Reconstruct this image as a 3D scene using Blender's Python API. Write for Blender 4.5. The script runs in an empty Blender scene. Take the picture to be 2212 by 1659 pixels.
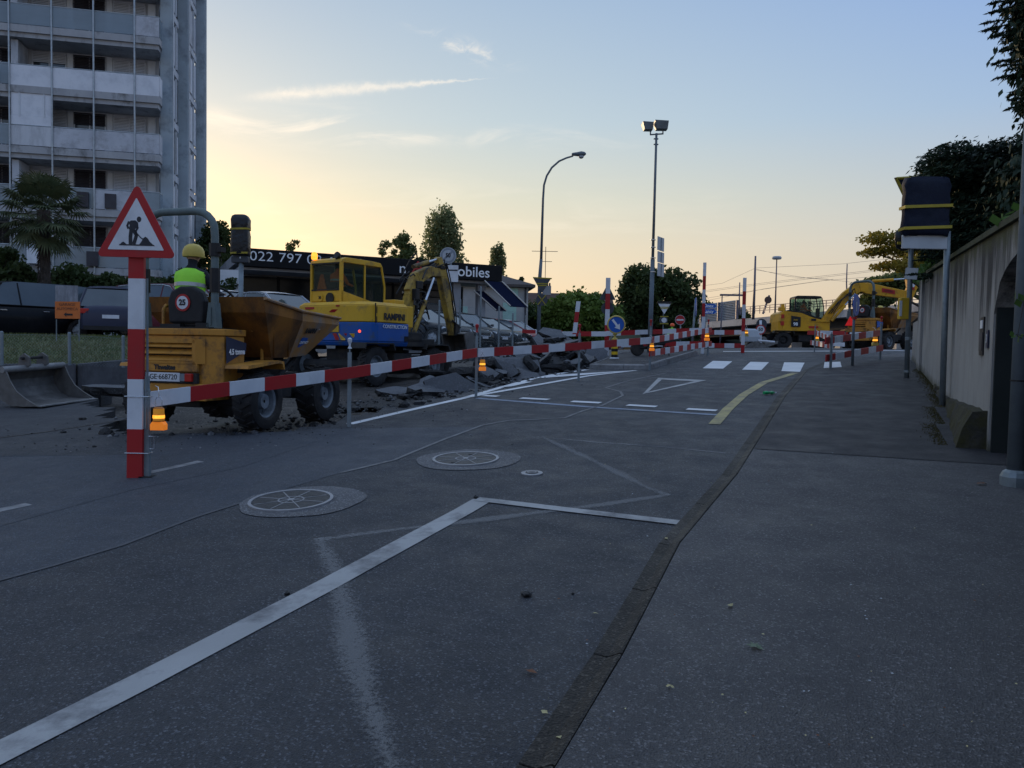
import bpy, math, random
import numpy as np
from mathutils import Vector, Matrix, noise as mnoise
random.seed(7)
R = math.radians
scene = bpy.context.scene
COL = scene.collection

# ------------------------------------------------------------------ camera
F_PX = 1662.0            # focal length for a 2212 px wide picture
PITCH = math.atan(71.5 / F_PX)
ROLL = 0.018
EYE = 1.65
cd = bpy.data.cameras.new("camera")
cam = bpy.data.objects.new("camera", cd)
COL.objects.link(cam)
cd.sensor_width = 36.0
cd.lens = 36.0 * F_PX / 2212.0
cd.clip_start = 0.05
cd.clip_end = 3000
cam.matrix_world = Matrix.Translation((0, 0, EYE)) @ Matrix.Rotation(math.pi / 2 - PITCH, 4, 'X') @ Matrix.Rotation(ROLL, 4, 'Z')
scene.camera = cam

# ------------------------------------------------------------------ sky and sun
SUN_AZ, SUN_EL = R(-30), R(4.5)      # azimuth from +Y towards +X
sun_vec = Vector((math.sin(SUN_AZ) * math.cos(SUN_EL), math.cos(SUN_AZ) * math.cos(SUN_EL), math.sin(SUN_EL)))
world = bpy.data.worlds.new("World")
scene.world = world
world.use_nodes = True
wn, wl = world.node_tree.nodes, world.node_tree.links
wn.clear()
def N(tree, t, **kw):
    n = tree.nodes.new(t)
    for k, v in kw.items():
        setattr(n, k, v)
    return n
def wmath(op, a, b=None, c=None):
    n = N(world.node_tree, 'ShaderNodeMath', operation=op)
    for i, v in enumerate((a, b, c)):
        if v is None: continue
        if isinstance(v, (int, float)): n.inputs[i].default_value = v
        else: wl.new(v, n.inputs[i])
    return n.outputs[0]
def wramp(fac, stops):
    n = N(world.node_tree, 'ShaderNodeValToRGB')
    n.color_ramp.interpolation = 'EASE' if len(stops) < 3 else 'LINEAR'
    el = n.color_ramp.elements
    while len(el) < len(stops): el.new(0.5)
    for e, (p, c) in zip(el, stops):
        e.position = p; e.color = (c[0], c[1], c[2], 1)
    wl.new(fac, n.inputs[0])
    return n.outputs[0]
def wmix(f, a, b, blend='MIX'):
    n = N(world.node_tree, 'ShaderNodeMix', data_type='RGBA', blend_type=blend)
    for s, v in ((n.inputs[0], f), (n.inputs[6], a), (n.inputs[7], b)):
        if isinstance(v, (int, float)): s.default_value = v
        elif isinstance(v, tuple): s.default_value = (*v, 1)
        else: wl.new(v, s)
    return n.outputs[2]
tc = N(world.node_tree, 'ShaderNodeTexCoord')
sep = N(world.node_tree, 'ShaderNodeSeparateXYZ')
wl.new(tc.outputs['Generated'], sep.inputs[0])
DX, DY, DZ = sep.outputs
zc = wmath('MAXIMUM', DZ, 0.0)
rs = wramp(zc, [(0, (.76, .58, .42)), (.07, (.78, .62, .45)), (.13, (.73, .63, .48)), (.19, (.62, .62, .52)), (.28, (.46, .56, .62)), (.41, (.34, .46, .61)), (.65, (.42, .54, .72)), (1, (.46, .60, .88))])
rn = wramp(zc, [(0, (.42, .38, .38)), (.08, (.46, .43, .41)), (.16, (.42, .46, .54)), (.27, (.27, .41, .67)), (.41, (.18, .33, .72)), (.65, (.35, .50, .80)), (1, (.46, .60, .88))])
hx, hy = math.sin(SUN_AZ), math.cos(SUN_AZ)
hl = wmath('SQRT', wmath('ADD', wmath('MULTIPLY', DX, DX), wmath('MULTIPLY', DY, DY)))
dh = wmath('DIVIDE', wmath('ADD', wmath('MULTIPLY', DX, hx), wmath('MULTIPLY', DY, hy)), wmath('MAXIMUM', hl, .001))
fs = N(world.node_tree, 'ShaderNodeMapRange', interpolation_type='SMOOTHSTEP')
wl.new(dh, fs.inputs[0]); fs.inputs[1].default_value = .15; fs.inputs[2].default_value = 1.0
base = wmix(fs.outputs[0], rn, rs)
# glow round the low sun
dt = wmath('ADD', wmath('ADD', wmath('MULTIPLY', DX, sun_vec.x), wmath('MULTIPLY', DY, sun_vec.y)), wmath('MULTIPLY', DZ, sun_vec.z))
g1 = wmath('POWER', wmath('MAXIMUM', dt, 0), 26)
g2 = wmath('POWER', wmath('MAXIMUM', dt, 0), 160)
base = wmix(wmath('MULTIPLY', g1, .13), base, (1.0, .88, .62))
base = wmix(wmath('MULTIPLY', g2, .35), base, (1.3, 1.1, .75))
# physical sky added softly
sky = N(world.node_tree, 'ShaderNodeTexSky', sky_type='NISHITA')
sky.sun_disc = False; sky.sun_elevation = SUN_EL; sky.sun_rotation = SUN_AZ % (2 * math.pi)
sky.air_density = 1.2; sky.dust_density = 1.5
# thin high cloud and a contrail, mapped on the direction (x/y, z/y)
ys = wmath('MAXIMUM', DY, .02)
cu, cv = wmath('DIVIDE', DX, ys), wmath('DIVIDE', DZ, ys)
def comb(a, b, c=0.0):
    n = N(world.node_tree, 'ShaderNodeCombineXYZ')
    for i, v in enumerate((a, b, c)):
        if isinstance(v, (int, float)): n.inputs[i].default_value = v
        else: wl.new(v, n.inputs[i])
    return n.outputs[0]
def wnoise(vec, scale, detail=5, rough=.6, dist=0):
    n = N(world.node_tree, 'ShaderNodeTexNoise')
    wl.new(vec, n.inputs['Vector']); n.inputs['Scale'].default_value = scale
    n.inputs['Detail'].default_value = detail; n.inputs['Roughness'].default_value = rough
    n.inputs['Distortion'].default_value = dist
    return n.outputs['Fac']
def smooth(v, a, b):
    n = N(world.node_tree, 'ShaderNodeMapRange', interpolation_type='SMOOTHSTEP')
    wl.new(v, n.inputs[0]); n.inputs[1].default_value = a; n.inputs[2].default_value = b
    return n.outputs[0]
def blob(u0, v0, su, sv, ang=0):
    ca, sa = math.cos(ang), math.sin(ang)
    a = wmath('SUBTRACT', cu, u0); b = wmath('SUBTRACT', cv, v0)
    p = wmath('DIVIDE', wmath('ADD', wmath('MULTIPLY', a, ca), wmath('MULTIPLY', b, sa)), su)
    q = wmath('DIVIDE', wmath('SUBTRACT', wmath('MULTIPLY', b, ca), wmath('MULTIPLY', a, sa)), sv)
    r2 = wmath('ADD', wmath('MULTIPLY', p, p), wmath('MULTIPLY', q, q))
    return wmath('EXPONENT', wmath('MULTIPLY', r2, -1.0))
wisp = smooth(wnoise(comb(wmath('MULTIPLY', cu, 2.2), wmath('MULTIPLY', cv, 11), 3.1), 3.0, 7, .62, .6), .44, .74)
wisp2 = smooth(wnoise(comb(wmath('MULTIPLY', cu, 4), wmath('MULTIPLY', cv, 8), 7.7), 5.0, 6, .65, 1.2), .44, .72)
cl = wmath('MULTIPLY', wisp, wmath('ADD', blob(-.25, .285, .12, .022), wmath('ADD', blob(-.07, .275, .22, .012), wmath('ADD', blob(-.39, .29, .05, .012), wmath('MULTIPLY', blob(-.15, .17, .4, .045), .5)))))
cl2 = wmath('MULTIPLY', wisp2, wmath('ADD', blob(-.09, .393, .04, .010, -.35), blob(-.05, .380, .035, .010, -.3)))
# contrail
ct_a, ct_b = (-.375, .316), (-.01, .350)
ln = math.hypot(ct_b[0] - ct_a[0], ct_b[1] - ct_a[1]); ex, ey = (ct_b[0] - ct_a[0]) / ln, (ct_b[1] - ct_a[1]) / ln
a = wmath('SUBTRACT', cu, ct_a[0]); b = wmath('SUBTRACT', cv, ct_a[1])
p = wmath('ADD', wmath('MULTIPLY', a, ex), wmath('MULTIPLY', b, ey))
q = wmath('SUBTRACT', wmath('MULTIPLY', b, ex), wmath('MULTIPLY', a, ey))
q = wmath('ADD', q, wmath('MULTIPLY', wmath('SUBTRACT', wnoise(comb(cu, cv), 60, 4, .7), .5), .012))
wid = wmath('MULTIPLY', smooth(p, ln * 1.02, ln * .35), .0062)
wid = wmath('MAXIMUM', wid, .0003)
qq = wmath('DIVIDE', q, wid)
trail = wmath('EXPONENT', wmath('MULTIPLY', wmath('MULTIPLY', qq, qq), -1))
trail = wmath('MULTIPLY', trail, wmath('MULTIPLY', smooth(p, 0.0, .09), smooth(p, ln, ln * .75)))
trail = wmath('MULTIPLY', trail, wmath('ADD', .25, wnoise(comb(cu, cv), 45, 4, .7)))
allc = wmath('MINIMUM', wmath('ADD', wmath('MULTIPLY', wmath('ADD', cl, cl2), .48), wmath('MULTIPLY', trail, .68)), 1)
base = wmix(allc, base, (.98, .88, .76))
bg1 = N(world.node_tree, 'ShaderNodeBackground'); wl.new(base, bg1.inputs[0]); bg1.inputs[1].default_value = .86
bg2 = N(world.node_tree, 'ShaderNodeBackground'); wl.new(sky.outputs[0], bg2.inputs[0]); bg2.inputs[1].default_value = .03
ad = N(world.node_tree, 'ShaderNodeAddShader'); wl.new(bg1.outputs[0], ad.inputs[0]); wl.new(bg2.outputs[0], ad.inputs[1])
wo = N(world.node_tree, 'ShaderNodeOutputWorld'); wl.new(ad.outputs[0], wo.inputs[0])

sl = bpy.data.lights.new("sun", 'SUN'); sl.energy = 2.0; sl.angle = R(1.0); sl.color = (1.0, .72, .42)
so = bpy.data.objects.new("sun", sl); COL.objects.link(so)
so.rotation_euler = (-sun_vec).to_track_quat('-Z', 'Y').to_euler(); so.location = (-60, 100, 30)

vs = scene.view_settings
vs.view_transform = 'Standard'; vs.look = 'None'; vs.exposure = 0.22; vs.gamma = 1.0
vs.use_curve_mapping = False
scene.cycles.max_bounces = 6; scene.cycles.transparent_max_bounces = 16
scene.cycles.diffuse_bounces = 3; scene.cycles.glossy_bounces = 3

# ------------------------------------------------------------------ place helpers
def H(x, y):
    x = max(-14, min(12, x)); yy = max(y, -12)
    z = .066 * min(yy, 16)
    if yy > 16:
        t = min(yy - 16, 18); z += .066 * t - .066 * t * t / 36
    return z + .03 * x
_cm = cam.matrix_world.to_3x3()
def ray(px, py):
    d = _cm @ Vector(((px - 1106) / F_PX, -(py - 829.5) / F_PX, -1))
    return d.x / d.y, d.z / d.y
def G(px, py, h=0.0):
    u, w = ray(px, py); Y = 1.0
    while Y < 150 and EYE + w * Y > H(u * Y, Y) + h: Y += .02
    return Vector((u * Y, Y, H(u * Y, Y)))
def A(px, py, Y):
    u, w = ray(px, py); return Vector((u * Y, Y, EYE + w * Y))

# ------------------------------------------------------------------ mesh helpers
def T(x=0, y=0, z=0): return Matrix.Translation((x, y, z))
def RX(a): return Matrix.Rotation(a, 4, 'X')
def RY(a): return Matrix.Rotation(a, 4, 'Y')
def RZ(a): return Matrix.Rotation(a, 4, 'Z')
class MB:
    def __init__(s): s.v = []; s.f = []; s.m = []; s.cur = 0
    def add(s, vs, fs, M=None):
        b = len(s.v)
        s.v += [tuple(M @ Vector(v)) if M is not None else tuple(v) for v in vs]
        s.f += [tuple(b + i for i in f) for f in fs]; s.m += [s.cur] * len(fs)
        return s
    def box(s, c, d, M=None):
        x, y, z = c; a, b, h = d[0] / 2, d[1] / 2, d[2] / 2
        vs = [(x + i * a, y + j * b, z + k * h) for k in (-1, 1) for j in (-1, 1) for i in (-1, 1)]
        return s.add(vs, [(0, 2, 3, 1), (4, 5, 7, 6), (0, 1, 5, 4), (2, 6, 7, 3), (0, 4, 6, 2), (1, 3, 7, 5)], M)
    def prism(s, poly, h0, h1, M=None, top=None):
        n = len(poly); top = top or poly
        vs = [(p[0], p[1], h0) for p in poly] + [(p[0], p[1], h1) for p in top]
        fs = [tuple(range(n - 1, -1, -1)), tuple(range(n, 2 * n))] + [(i, (i + 1) % n, n + (i + 1) % n, n + i) for i in range(n)]
        return s.add(vs, fs, M)
    def prism_y(s, poly, y0, y1, M=None, top=None):      # poly in x,z extruded along y
        n = len(poly); top = top or poly
        vs = [(p[0], y0, p[1]) for p in poly] + [(p[0], y1, p[1]) for p in top]
        fs = [tuple(range(n)), tuple(range(2 * n - 1, n - 1, -1))] + [(i, n + i, n + (i + 1) % n, (i + 1) % n) for i in range(n)]
        return s.add(vs, fs, M)
    def prism_x(s, poly, x0, x1, M=None, top=None):      # poly in y,z extruded along x
        n = len(poly); top = top or poly
        vs = [(x0, p[0], p[1]) for p in poly] + [(x1, p[0], p[1]) for p in top]
        fs = [tuple(range(n - 1, -1, -1)), tuple(range(n, 2 * n))] + [(i, (i + 1) % n, n + (i + 1) % n, n + i) for i in range(n)]
        return s.add(vs, fs, M)
    def tube(s, pts, r, n=8, M=None, cap=True):
        pts = [Vector(p) for p in pts]; rs = r if isinstance(r, (list, tuple)) else [r] * len(pts)
        vs = []; fs = []; up = None
        for i, p in enumerate(pts):
            t = (pts[min(i + 1, len(pts) - 1)] - pts[max(i - 1, 0)])
            t = t.normalized() if t.length > 1e-9 else Vector((0, 0, 1))
            if up is None: up = Vector((0, 0, 1)) if abs(t.z) < .9 else Vector((0, 1, 0))
            a = t.cross(up)
            if a.length < 1e-4: a = t.cross(Vector((1, 0, 0)))
            a.normalize(); b = a.cross(t); up = b
            for k in range(n):
                th = 2 * math.pi * k / n
                vs.append(p + (a * math.cos(th) + b * math.sin(th)) * rs[i])
        for i in range(len(pts) - 1):
            for k in range(n):
                k2 = (k + 1) % n
                fs.append((i * n + k, (i + 1) * n + k, (i + 1) * n + k2, i * n + k2))
        if cap:
            fs.append(tuple(range(n))); e = (len(pts) - 1) * n
            fs.append(tuple(range(e + n - 1, e - 1, -1)))
        return s.add(vs, fs, M)
    def lathe(s, prof, n=20, M=None, cap=True):
        vs = []; fs = []
        for r, z in prof:
            for k in range(n):
                th = 2 * math.pi * k / n; vs.append((r * math.cos(th), r * math.sin(th), z))
        for i in range(len(prof) - 1):
            for k in range(n):
                k2 = (k + 1) % n; fs.append((i * n + k, i * n + k2, (i + 1) * n + k2, (i + 1) * n + k))
        if cap:
            fs.append(tuple(range(n - 1, -1, -1))); e = (len(prof) - 1) * n; fs.append(tuple(range(e, e + n)))
        return s.add(vs, fs, M)
    def loft(s, rings, M=None, closed=True, cap=True):
        n = len(rings[0]); vs = [v for r in rings for v in r]; fs = []
        for i in range(len(rings) - 1):
            for k in range(n if closed else n - 1):
                k2 = (k + 1) % n; fs.append((i * n + k, i * n + k2, (i + 1) * n + k2, (i + 1) * n + k))
        if cap:
            fs.append(tuple(range(n - 1, -1, -1))); e = (len(rings) - 1) * n; fs.append(tuple(range(e, e + n)))
        return s.add(vs, fs, M)
    def build(s, name, mat=None, parent=None, label=None, bevel=0, smooth=False, M=None, kind=None, stuff=False):
        me = bpy.data.meshes.new(name)
        me.from_pydata(s.v, [], s.f)
        mats = mat if isinstance(mat, (list, tuple)) else [mat]
        for m in mats: me.materials.append(m)
        if any(s.m): me.polygons.foreach_set('material_index', s.m)
        me.update()
        if smooth:
            me.shade_smooth()
            if smooth != 'all': me.set_sharp_from_angle(angle=R(40 if smooth is True else smooth))
        o = bpy.data.objects.new(name, me); COL.objects.link(o)
        if parent is not None: o.parent = parent
        if M is not None: o.matrix_local = M
        if label: o['label'] = label
        if stuff: o['kind'] = 'stuff'
        if kind: o['kind'] = kind
        if bevel:
            b = o.modifiers.new("bevel", 'BEVEL'); b.width = bevel; b.segments = 2; b.limit_method = 'ANGLE'; b.angle_limit = R(35)
        return o
def thing(name, label, cat, loc=(0, 0, 0), rz=0.0, group=None, M=None):
    o = bpy.data.objects.new(name, None); COL.objects.link(o)
    if M is not None: o.matrix_world = M
    else: o.location = loc; o.rotation_euler = (0, 0, rz)
    o.empty_display_size = .1
    return tag(o, label, cat, group)
def tag(o, label, cat, group=None, kind=None):
    if label: o['label'] = label
    if cat: o['category'] = cat
    if group: o['group'] = group
    if kind: o['kind'] = kind
    return o
_kids = {}
def copy_tree(o, loc=None, rz=None, label=None, M=None):
    if not _kids:
        pass
    def rec(a, par):
        c = a.copy(); COL.objects.link(c)
        if par is not None: c.parent = par
        for ch in [k for k in a.children]: rec(ch, c)
        return c
    c = rec(o, None)
    if M is not None: c.matrix_world = M
    if loc is not None: c.location = loc
    if rz is not None: c.rotation_euler = (0, 0, rz)
    if label: c['label'] = label
    return c
def text(s, size, mat, parent, M, name='lettering', depth=.004, align='CENTER', sx=1.0, bold=0.0, space=1.0):
    cu_ = bpy.data.curves.new(name, 'FONT'); cu_.body = s; cu_.size = size; cu_.extrude = depth / 2
    cu_.align_x = align; cu_.align_y = 'CENTER'; cu_.offset = bold; cu_.space_character = space; cu_.resolution_u = 4
    o = bpy.data.objects.new(name, cu_); COL.objects.link(o)
    dg = bpy.context.evaluated_depsgraph_get(); dg.update()
    me = bpy.data.meshes.new_from_object(o.evaluated_get(dg)); bpy.data.objects.remove(o)
    me.materials.clear(); me.materials.append(mat); me.name = name
    r = bpy.data.objects.new(name, me); COL.objects.link(r)
    if parent is not None: r.parent = parent
    r.matrix_local = M @ Matrix.Diagonal((sx, 1, 1, 1))
    return r

# ------------------------------------------------------------------ materials
MATS = {}
def mat(name, c, rough=.6, metal=0.0, c2=None, scale=5.0, lo=.35, hi=.7, bump=0.0, bscale=80.0, stretch=(1, 1, 1), emis=0, spec=.28, coat=0, dirt=None, dscale=1.3, dlo=.5, dhi=.75, detail=5, trans=0, alpha=1):
    if name in MATS: return MATS[name]
    m = bpy.data.materials.new(name); m.use_nodes = True; t = m.node_tree; L = t.links
    bs = t.nodes['Principled BSDF']
    co = N(t, 'ShaderNodeTexCoord'); mp = N(t, 'ShaderNodeMapping'); mp.inputs['Scale'].default_value = stretch
    L.new(co.outputs['Object'], mp.inputs[0])
    def nz(sc, det=detail, ro=.6):
        n = N(t, 'ShaderNodeTexNoise'); n.inputs['Scale'].default_value = sc; n.inputs['Detail'].default_value = det
        n.inputs['Roughness'].default_value = ro; L.new(mp.outputs[0], n.inputs['Vector']); return n.outputs['Fac']
    def mr(f, a, b):
        n = N(t, 'ShaderNodeMapRange'); L.new(f, n.inputs[0]); n.inputs[1].default_value = a; n.inputs[2].default_value = b; return n.outputs[0]
    def mx(f, a, b):
        n = N(t, 'ShaderNodeMix', data_type='RGBA'); L.new(f, n.inputs[0])
        for s_, v in ((n.inputs[6], a), (n.inputs[7], b)):
            if isinstance(v, (tuple, list)): s_.default_value = (*v, 1)
            else: L.new(v, s_)
        return n.outputs[2]
    c2 = c2 or tuple(x * .72 for x in c)
    col = mx(mr(nz(scale), lo, hi), c, c2)
    if dirt: col = mx(mr(nz(dscale, 7, .7), dlo, dhi), col, dirt)
    L.new(col, bs.inputs['Base Color'])
    rr = mr(nz(scale * 1.7), .2, .8)
    rn_ = N(t, 'ShaderNodeMapRange'); L.new(rr, rn_.inputs[0]); rn_.inputs[3].default_value = max(.02, rough - .08); rn_.inputs[4].default_value = min(1, rough + .1)
    L.new(rn_.outputs[0], bs.inputs['Roughness'])
    bs.inputs['Metallic'].default_value = metal; bs.inputs['Specular IOR Level'].default_value = spec
    bs.inputs['Coat Weight'].default_value = coat
    bs.inputs['Transmission Weight'].default_value = trans; bs.inputs['Alpha'].default_value = alpha
    if emis:
        L.new(col, bs.inputs['Emission Color']); bs.inputs['Emission Strength'].default_value = emis
    if bump:
        bn = N(t, 'ShaderNodeBump'); bn.inputs['Strength'].default_value = bump; bn.inputs['Distance'].default_value = .02
        L.new(nz(bscale, 3), bn.inputs['Height']); L.new(bn.outputs[0], bs.inputs['Normal'])
    MATS[name] = m
    return m
def leafmat(name, c, c2, sc=.8, tr=.25):
    if name in MATS: return MATS[name]
    m = bpy.data.materials.new(name); m.use_nodes = True; t = m.node_tree; L = t.links
    bs = t.nodes['Principled BSDF']; out = t.nodes['Material Output']
    g = N(t, 'ShaderNodeNewGeometry'); n = N(t, 'ShaderNodeTexNoise'); n.inputs['Scale'].default_value = sc
    L.new(g.outputs['Position'], n.inputs['Vector'])
    ri = N(t, 'ShaderNodeMath', operation='ADD'); mr_ = N(t, 'ShaderNodeMapRange')
    L.new(n.outputs['Fac'], mr_.inputs[0]); mr_.inputs[1].default_value = .35; mr_.inputs[2].default_value = .65
    mr_.inputs[3].default_value = 0; mr_.inputs[4].default_value = .7
    m2 = N(t, 'ShaderNodeMath', operation='MULTIPLY'); L.new(g.outputs['Random Per Island'], m2.inputs[0]); m2.inputs[1].default_value = .3
    L.new(mr_.outputs[0], ri.inputs[0]); L.new(m2.outputs[0], ri.inputs[1])
    mx = N(t, 'ShaderNodeMix', data_type='RGBA'); L.new(ri.outputs[0], mx.inputs[0]); mx.inputs[6].default_value = (*c, 1); mx.inputs[7].default_value = (*c2, 1)
    L.new(mx.outputs[2], bs.inputs['Base Color']); bs.inputs['Roughness'].default_value = .65
    bs.inputs['Specular IOR Level'].default_value = .25
    tr_ = N(t, 'ShaderNodeBsdfTranslucent'); L.new(mx.outputs[2], tr_.inputs[0])
    ms = N(t, 'ShaderNodeMixShader'); ms.inputs[0].default_value = tr
    L.new(bs.outputs[0], ms.inputs[1]); L.new(tr_.outputs[0], ms.inputs[2]); L.new(ms.outputs[0], out.inputs[0])
    MATS[name] = m; return m
def glassmat(name, tint=(.6, .7, .7), transp=.6, rough=.03, k=.12):
    if name in MATS: return MATS[name]
    m = bpy.data.materials.new(name); m.use_nodes = True; t = m.node_tree; L = t.links
    out = t.nodes['Material Output']; t.nodes.remove(t.nodes['Principled BSDF'])
    tb = N(t, 'ShaderNodeBsdfTransparent'); tb.inputs[0].default_value = (*tint, 1)
    gl = N(t, 'ShaderNodeBsdfPrincipled'); gl.inputs['Base Color'].default_value = (*[x * k for x in tint], 1); gl.inputs['Roughness'].default_value = rough
    n = N(t, 'ShaderNodeTexNoise'); n.inputs['Scale'].default_value = 3
    mr_ = N(t, 'ShaderNodeMapRange'); L.new(n.outputs['Fac'], mr_.inputs[0]); mr_.inputs[3].default_value = 1 - transp - .06; mr_.inputs[4].default_value = 1 - transp + .06
    ms = N(t, 'ShaderNodeMixShader'); L.new(mr_.outputs[0], ms.inputs[0]); L.new(tb.outputs[0], ms.inputs[1]); L.new(gl.outputs[0], ms.inputs[2]); L.new(ms.outputs[0], out.inputs[0])
    MATS[name] = m; return m
# ================================================================== GROUND
def asphalt(name, c, c2, speck=.55, scale=1.0, patchy=.5, stain=(.035, .035, .038)):
    m = bpy.data.materials.new(name); m.use_nodes = True; t = m.node_tree; L = t.links; bs = t.nodes['Principled BSDF']
    co = N(t, 'ShaderNodeTexCoord')
    def nz(sc, det=4, ro=.6):
        n = N(t, 'ShaderNodeTexNoise'); n.inputs['Scale'].default_value = sc * scale; n.inputs['Detail'].default_value = det; n.inputs['Roughness'].default_value = ro
        L.new(co.outputs['Object'], n.inputs['Vector']); return n.outputs['Fac']
    def mr(f, a, b, c_=0., d_=1.):
        n = N(t, 'ShaderNodeMapRange'); L.new(f, n.inputs[0]); n.inputs[1].default_value = a; n.inputs[2].default_value = b
        n.inputs[3].default_value = c_; n.inputs[4].default_value = d_; return n.outputs[0]
    def mx(f, a, b, bl='MIX'):
        n = N(t, 'ShaderNodeMix', data_type='RGBA', blend_type=bl); L.new(f, n.inputs[0])
        for s_, v in ((n.inputs[6], a), (n.inputs[7], b)):
            if isinstance(v, (tuple, list)): s_.default_value = (*v, 1)
            else: L.new(v, s_)
        return n.outputs[2]
    big = mr(nz(.55, 6, .65), .35, .68)
    col = mx(big, c, c2)
    st = mr(nz(1.7, 7, .72), .58, .72, 0, patchy)
    col = mx(st, col, stain)
    vo = N(t, 'ShaderNodeTexVoronoi'); vo.inputs['Scale'].default_value = 115 * scale; L.new(co.outputs['Object'], vo.inputs['Vector'])
    sp = N(t, 'ShaderNodeSeparateColor'); L.new(vo.outputs['Color'], sp.inputs[0])
    hi = mr(sp.outputs[0], .80, 1.0, 0, speck)
    col = mx(hi, col, tuple(min(1, x * 3.2 + .015) for x in c))
    lo = mr(sp.outputs[1], .6, .95, 0, speck)
    col = mx(lo, col, tuple(x * .4 for x in c))
    L.new(col, bs.inputs['Base Color'])
    L.new(mr(nz(3, 5), .3, .7, .55, .8), bs.inputs['Roughness']); bs.inputs['Specular IOR Level'].default_value = .4
    b = N(t, 'ShaderNodeBump'); b.inputs['Strength'].default_value = .8; b.inputs['Distance'].default_value = .008
    L.new(vo.outputs['Distance'], b.inputs['Height'])
    b2 = N(t, 'ShaderNodeBump'); b2.inputs['Strength'].default_value = .35; b2.inputs['Distance'].default_value = .05
    L.new(nz(7, 5), b2.inputs['Height']); L.new(b.outputs[0], b2.inputs['Normal']); L.new(b2.outputs[0], bs.inputs['Normal'])
    MATS[name] = m; return m
M_ROAD = asphalt('road_asphalt', (.047, .050, .057), (.029, .031, .036), speck=.7, patchy=.6, stain=(.018, .019, .022))
M_WALK = asphalt('pavement_asphalt', (.076, .075, .078), (.055, .054, .057), speck=.55, patchy=.5, stain=(.030, .029, .031))
M_WALK2 = asphalt('new_pavement_asphalt', (.030, .030, .034), (.022, .022, .026), speck=.3, patchy=.2)
M_LANE = asphalt('old_lane_asphalt', (.060, .067, .080), (.041, .046, .056), speck=.4, patchy=.5)
M_GUT = asphalt('gutter_stone', (.026, .022, .017), (.015, .013, .011), speck=.9, scale=.7)
M_EARTH = asphalt('earth', (.045, .038, .032), (.030, .027, .025), speck=.8, scale=.35, patchy=.8, stain=(.09, .08, .07))
M_KERB = mat('kerb_stone', (.26, .26, .26), .85, c2=(.17, .17, .17), scale=9, bump=.4, dirt=(.09, .085, .08))
def paint(name, c, wear=(.12, .12, .125), lo=.52, hi=.72, sc=3.0):
    return mat(name, c, .6, c2=tuple(x * .8 for x in c), scale=1.6, bump=.25, bscale=120, dirt=wear, dscale=sc, dlo=lo, dhi=hi)
M_WHITE = paint('white_road_paint', (.38, .38, .375), lo=.48, hi=.70)
M_WHITE_NEW = paint('fresh_white_road_paint', (.68, .69, .70), lo=.6, hi=.85)
M_WHITE_OLD = paint('worn_white_road_paint', (.34, .34, .34), lo=.40, hi=.62)
M_YEL = paint('worn_yellow_road_paint', (.42, .35, .15), lo=.45, hi=.68, wear=(.14, .13, .10))
M_BLUEW = paint('pale_blue_road_paint', (.22, .27, .35), lo=.5, hi=.7)

def worn(name, c, cover):
    m = bpy.data.materials.new(name); m.use_nodes = True; t = m.node_tree; L = t.links; bs = t.nodes['Principled BSDF']
    co = N(t, 'ShaderNodeTexCoord'); n = N(t, 'ShaderNodeTexNoise'); n.inputs['Scale'].default_value = 45; n.inputs['Detail'].default_value = 5; n.inputs['Roughness'].default_value = .8
    L.new(co.outputs['Object'], n.inputs['Vector'])
    n2 = N(t, 'ShaderNodeTexNoise'); n2.inputs['Scale'].default_value = 1.7; n2.inputs['Detail'].default_value = 4; L.new(co.outputs['Object'], n2.inputs['Vector'])
    s = N(t, 'ShaderNodeSeparateXYZ'); L.new(co.outputs['UV'], s.inputs[0])
    # edge fade: 1 - |2v-1|
    a = N(t, 'ShaderNodeMath', operation='PINGPONG'); L.new(s.outputs[1], a.inputs[0]); a.inputs[1].default_value = .5
    b = N(t, 'ShaderNodeMath', operation='ADD'); L.new(a.outputs[0], b.inputs[0]); L.new(n2.outputs['Fac'], b.inputs[1])
    mul = N(t, 'ShaderNodeMath', operation='MULTIPLY'); L.new(b.outputs[0], mul.inputs[0]); L.new(n.outputs['Fac'], mul.inputs[1])
    r = N(t, 'ShaderNodeMapRange'); L.new(mul.outputs[0], r.inputs[0]); r.inputs[1].default_value = cover; r.inputs[2].default_value = cover + .16; r.inputs[4].default_value = .55
    L.new(r.outputs[0], bs.inputs['Alpha']); bs.inputs['Base Color'].default_value = (*c, 1); bs.inputs['Roughness'].default_value = .85
    MATS[name] = m; return m
M_SCRUB = worn('scrubbed_line_trace', (.22, .22, .22), .30)
M_SEAL = mat('pale_crack_sealant', (.22, .215, .21), .85, c2=(.12, .12, .12), scale=9, bump=.2)

# broken-up zone: right boundary runs beside the white line, left boundary is the verge wall
PIT_R = [G(*p) for p in [(600, 935), (700, 915), (800, 893), (950, 858), (1060, 832), (1180, 812), (1290, 792)]]
PIT_L = [Vector(p) for p in [(-4.7, 9.3, 0), (-5.9, 11.3, 0), (-7.5, 13.6, 0), (-8.0, 15.0, 0), (-8.2, 18.0, 0), (-7.5, 21.5, 0), (-5.0, 25.0, 0), (-2.0, 27, 0)]]
def interp(pl, y):
    if y <= pl[0].y: return pl[0].x
    for a_, b_ in zip(pl, pl[1:]):
        if y <= b_.y: return a_.x + (b_.x - a_.x) * (y - a_.y) / (b_.y - a_.y)
    return pl[-1].x
def pit(x, y):
    if y < PIT_R[0].y or y > 26.5: return 0
    xr = interp(PIT_R, y) + .12 * math.sin(y * 7.3) + .1 * math.sin(y * 3.1 + 1)
    xl = interp(PIT_L, y) + .15 * math.sin(y * 5.3)
    return 1 if xl < x < xr else 0
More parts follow.
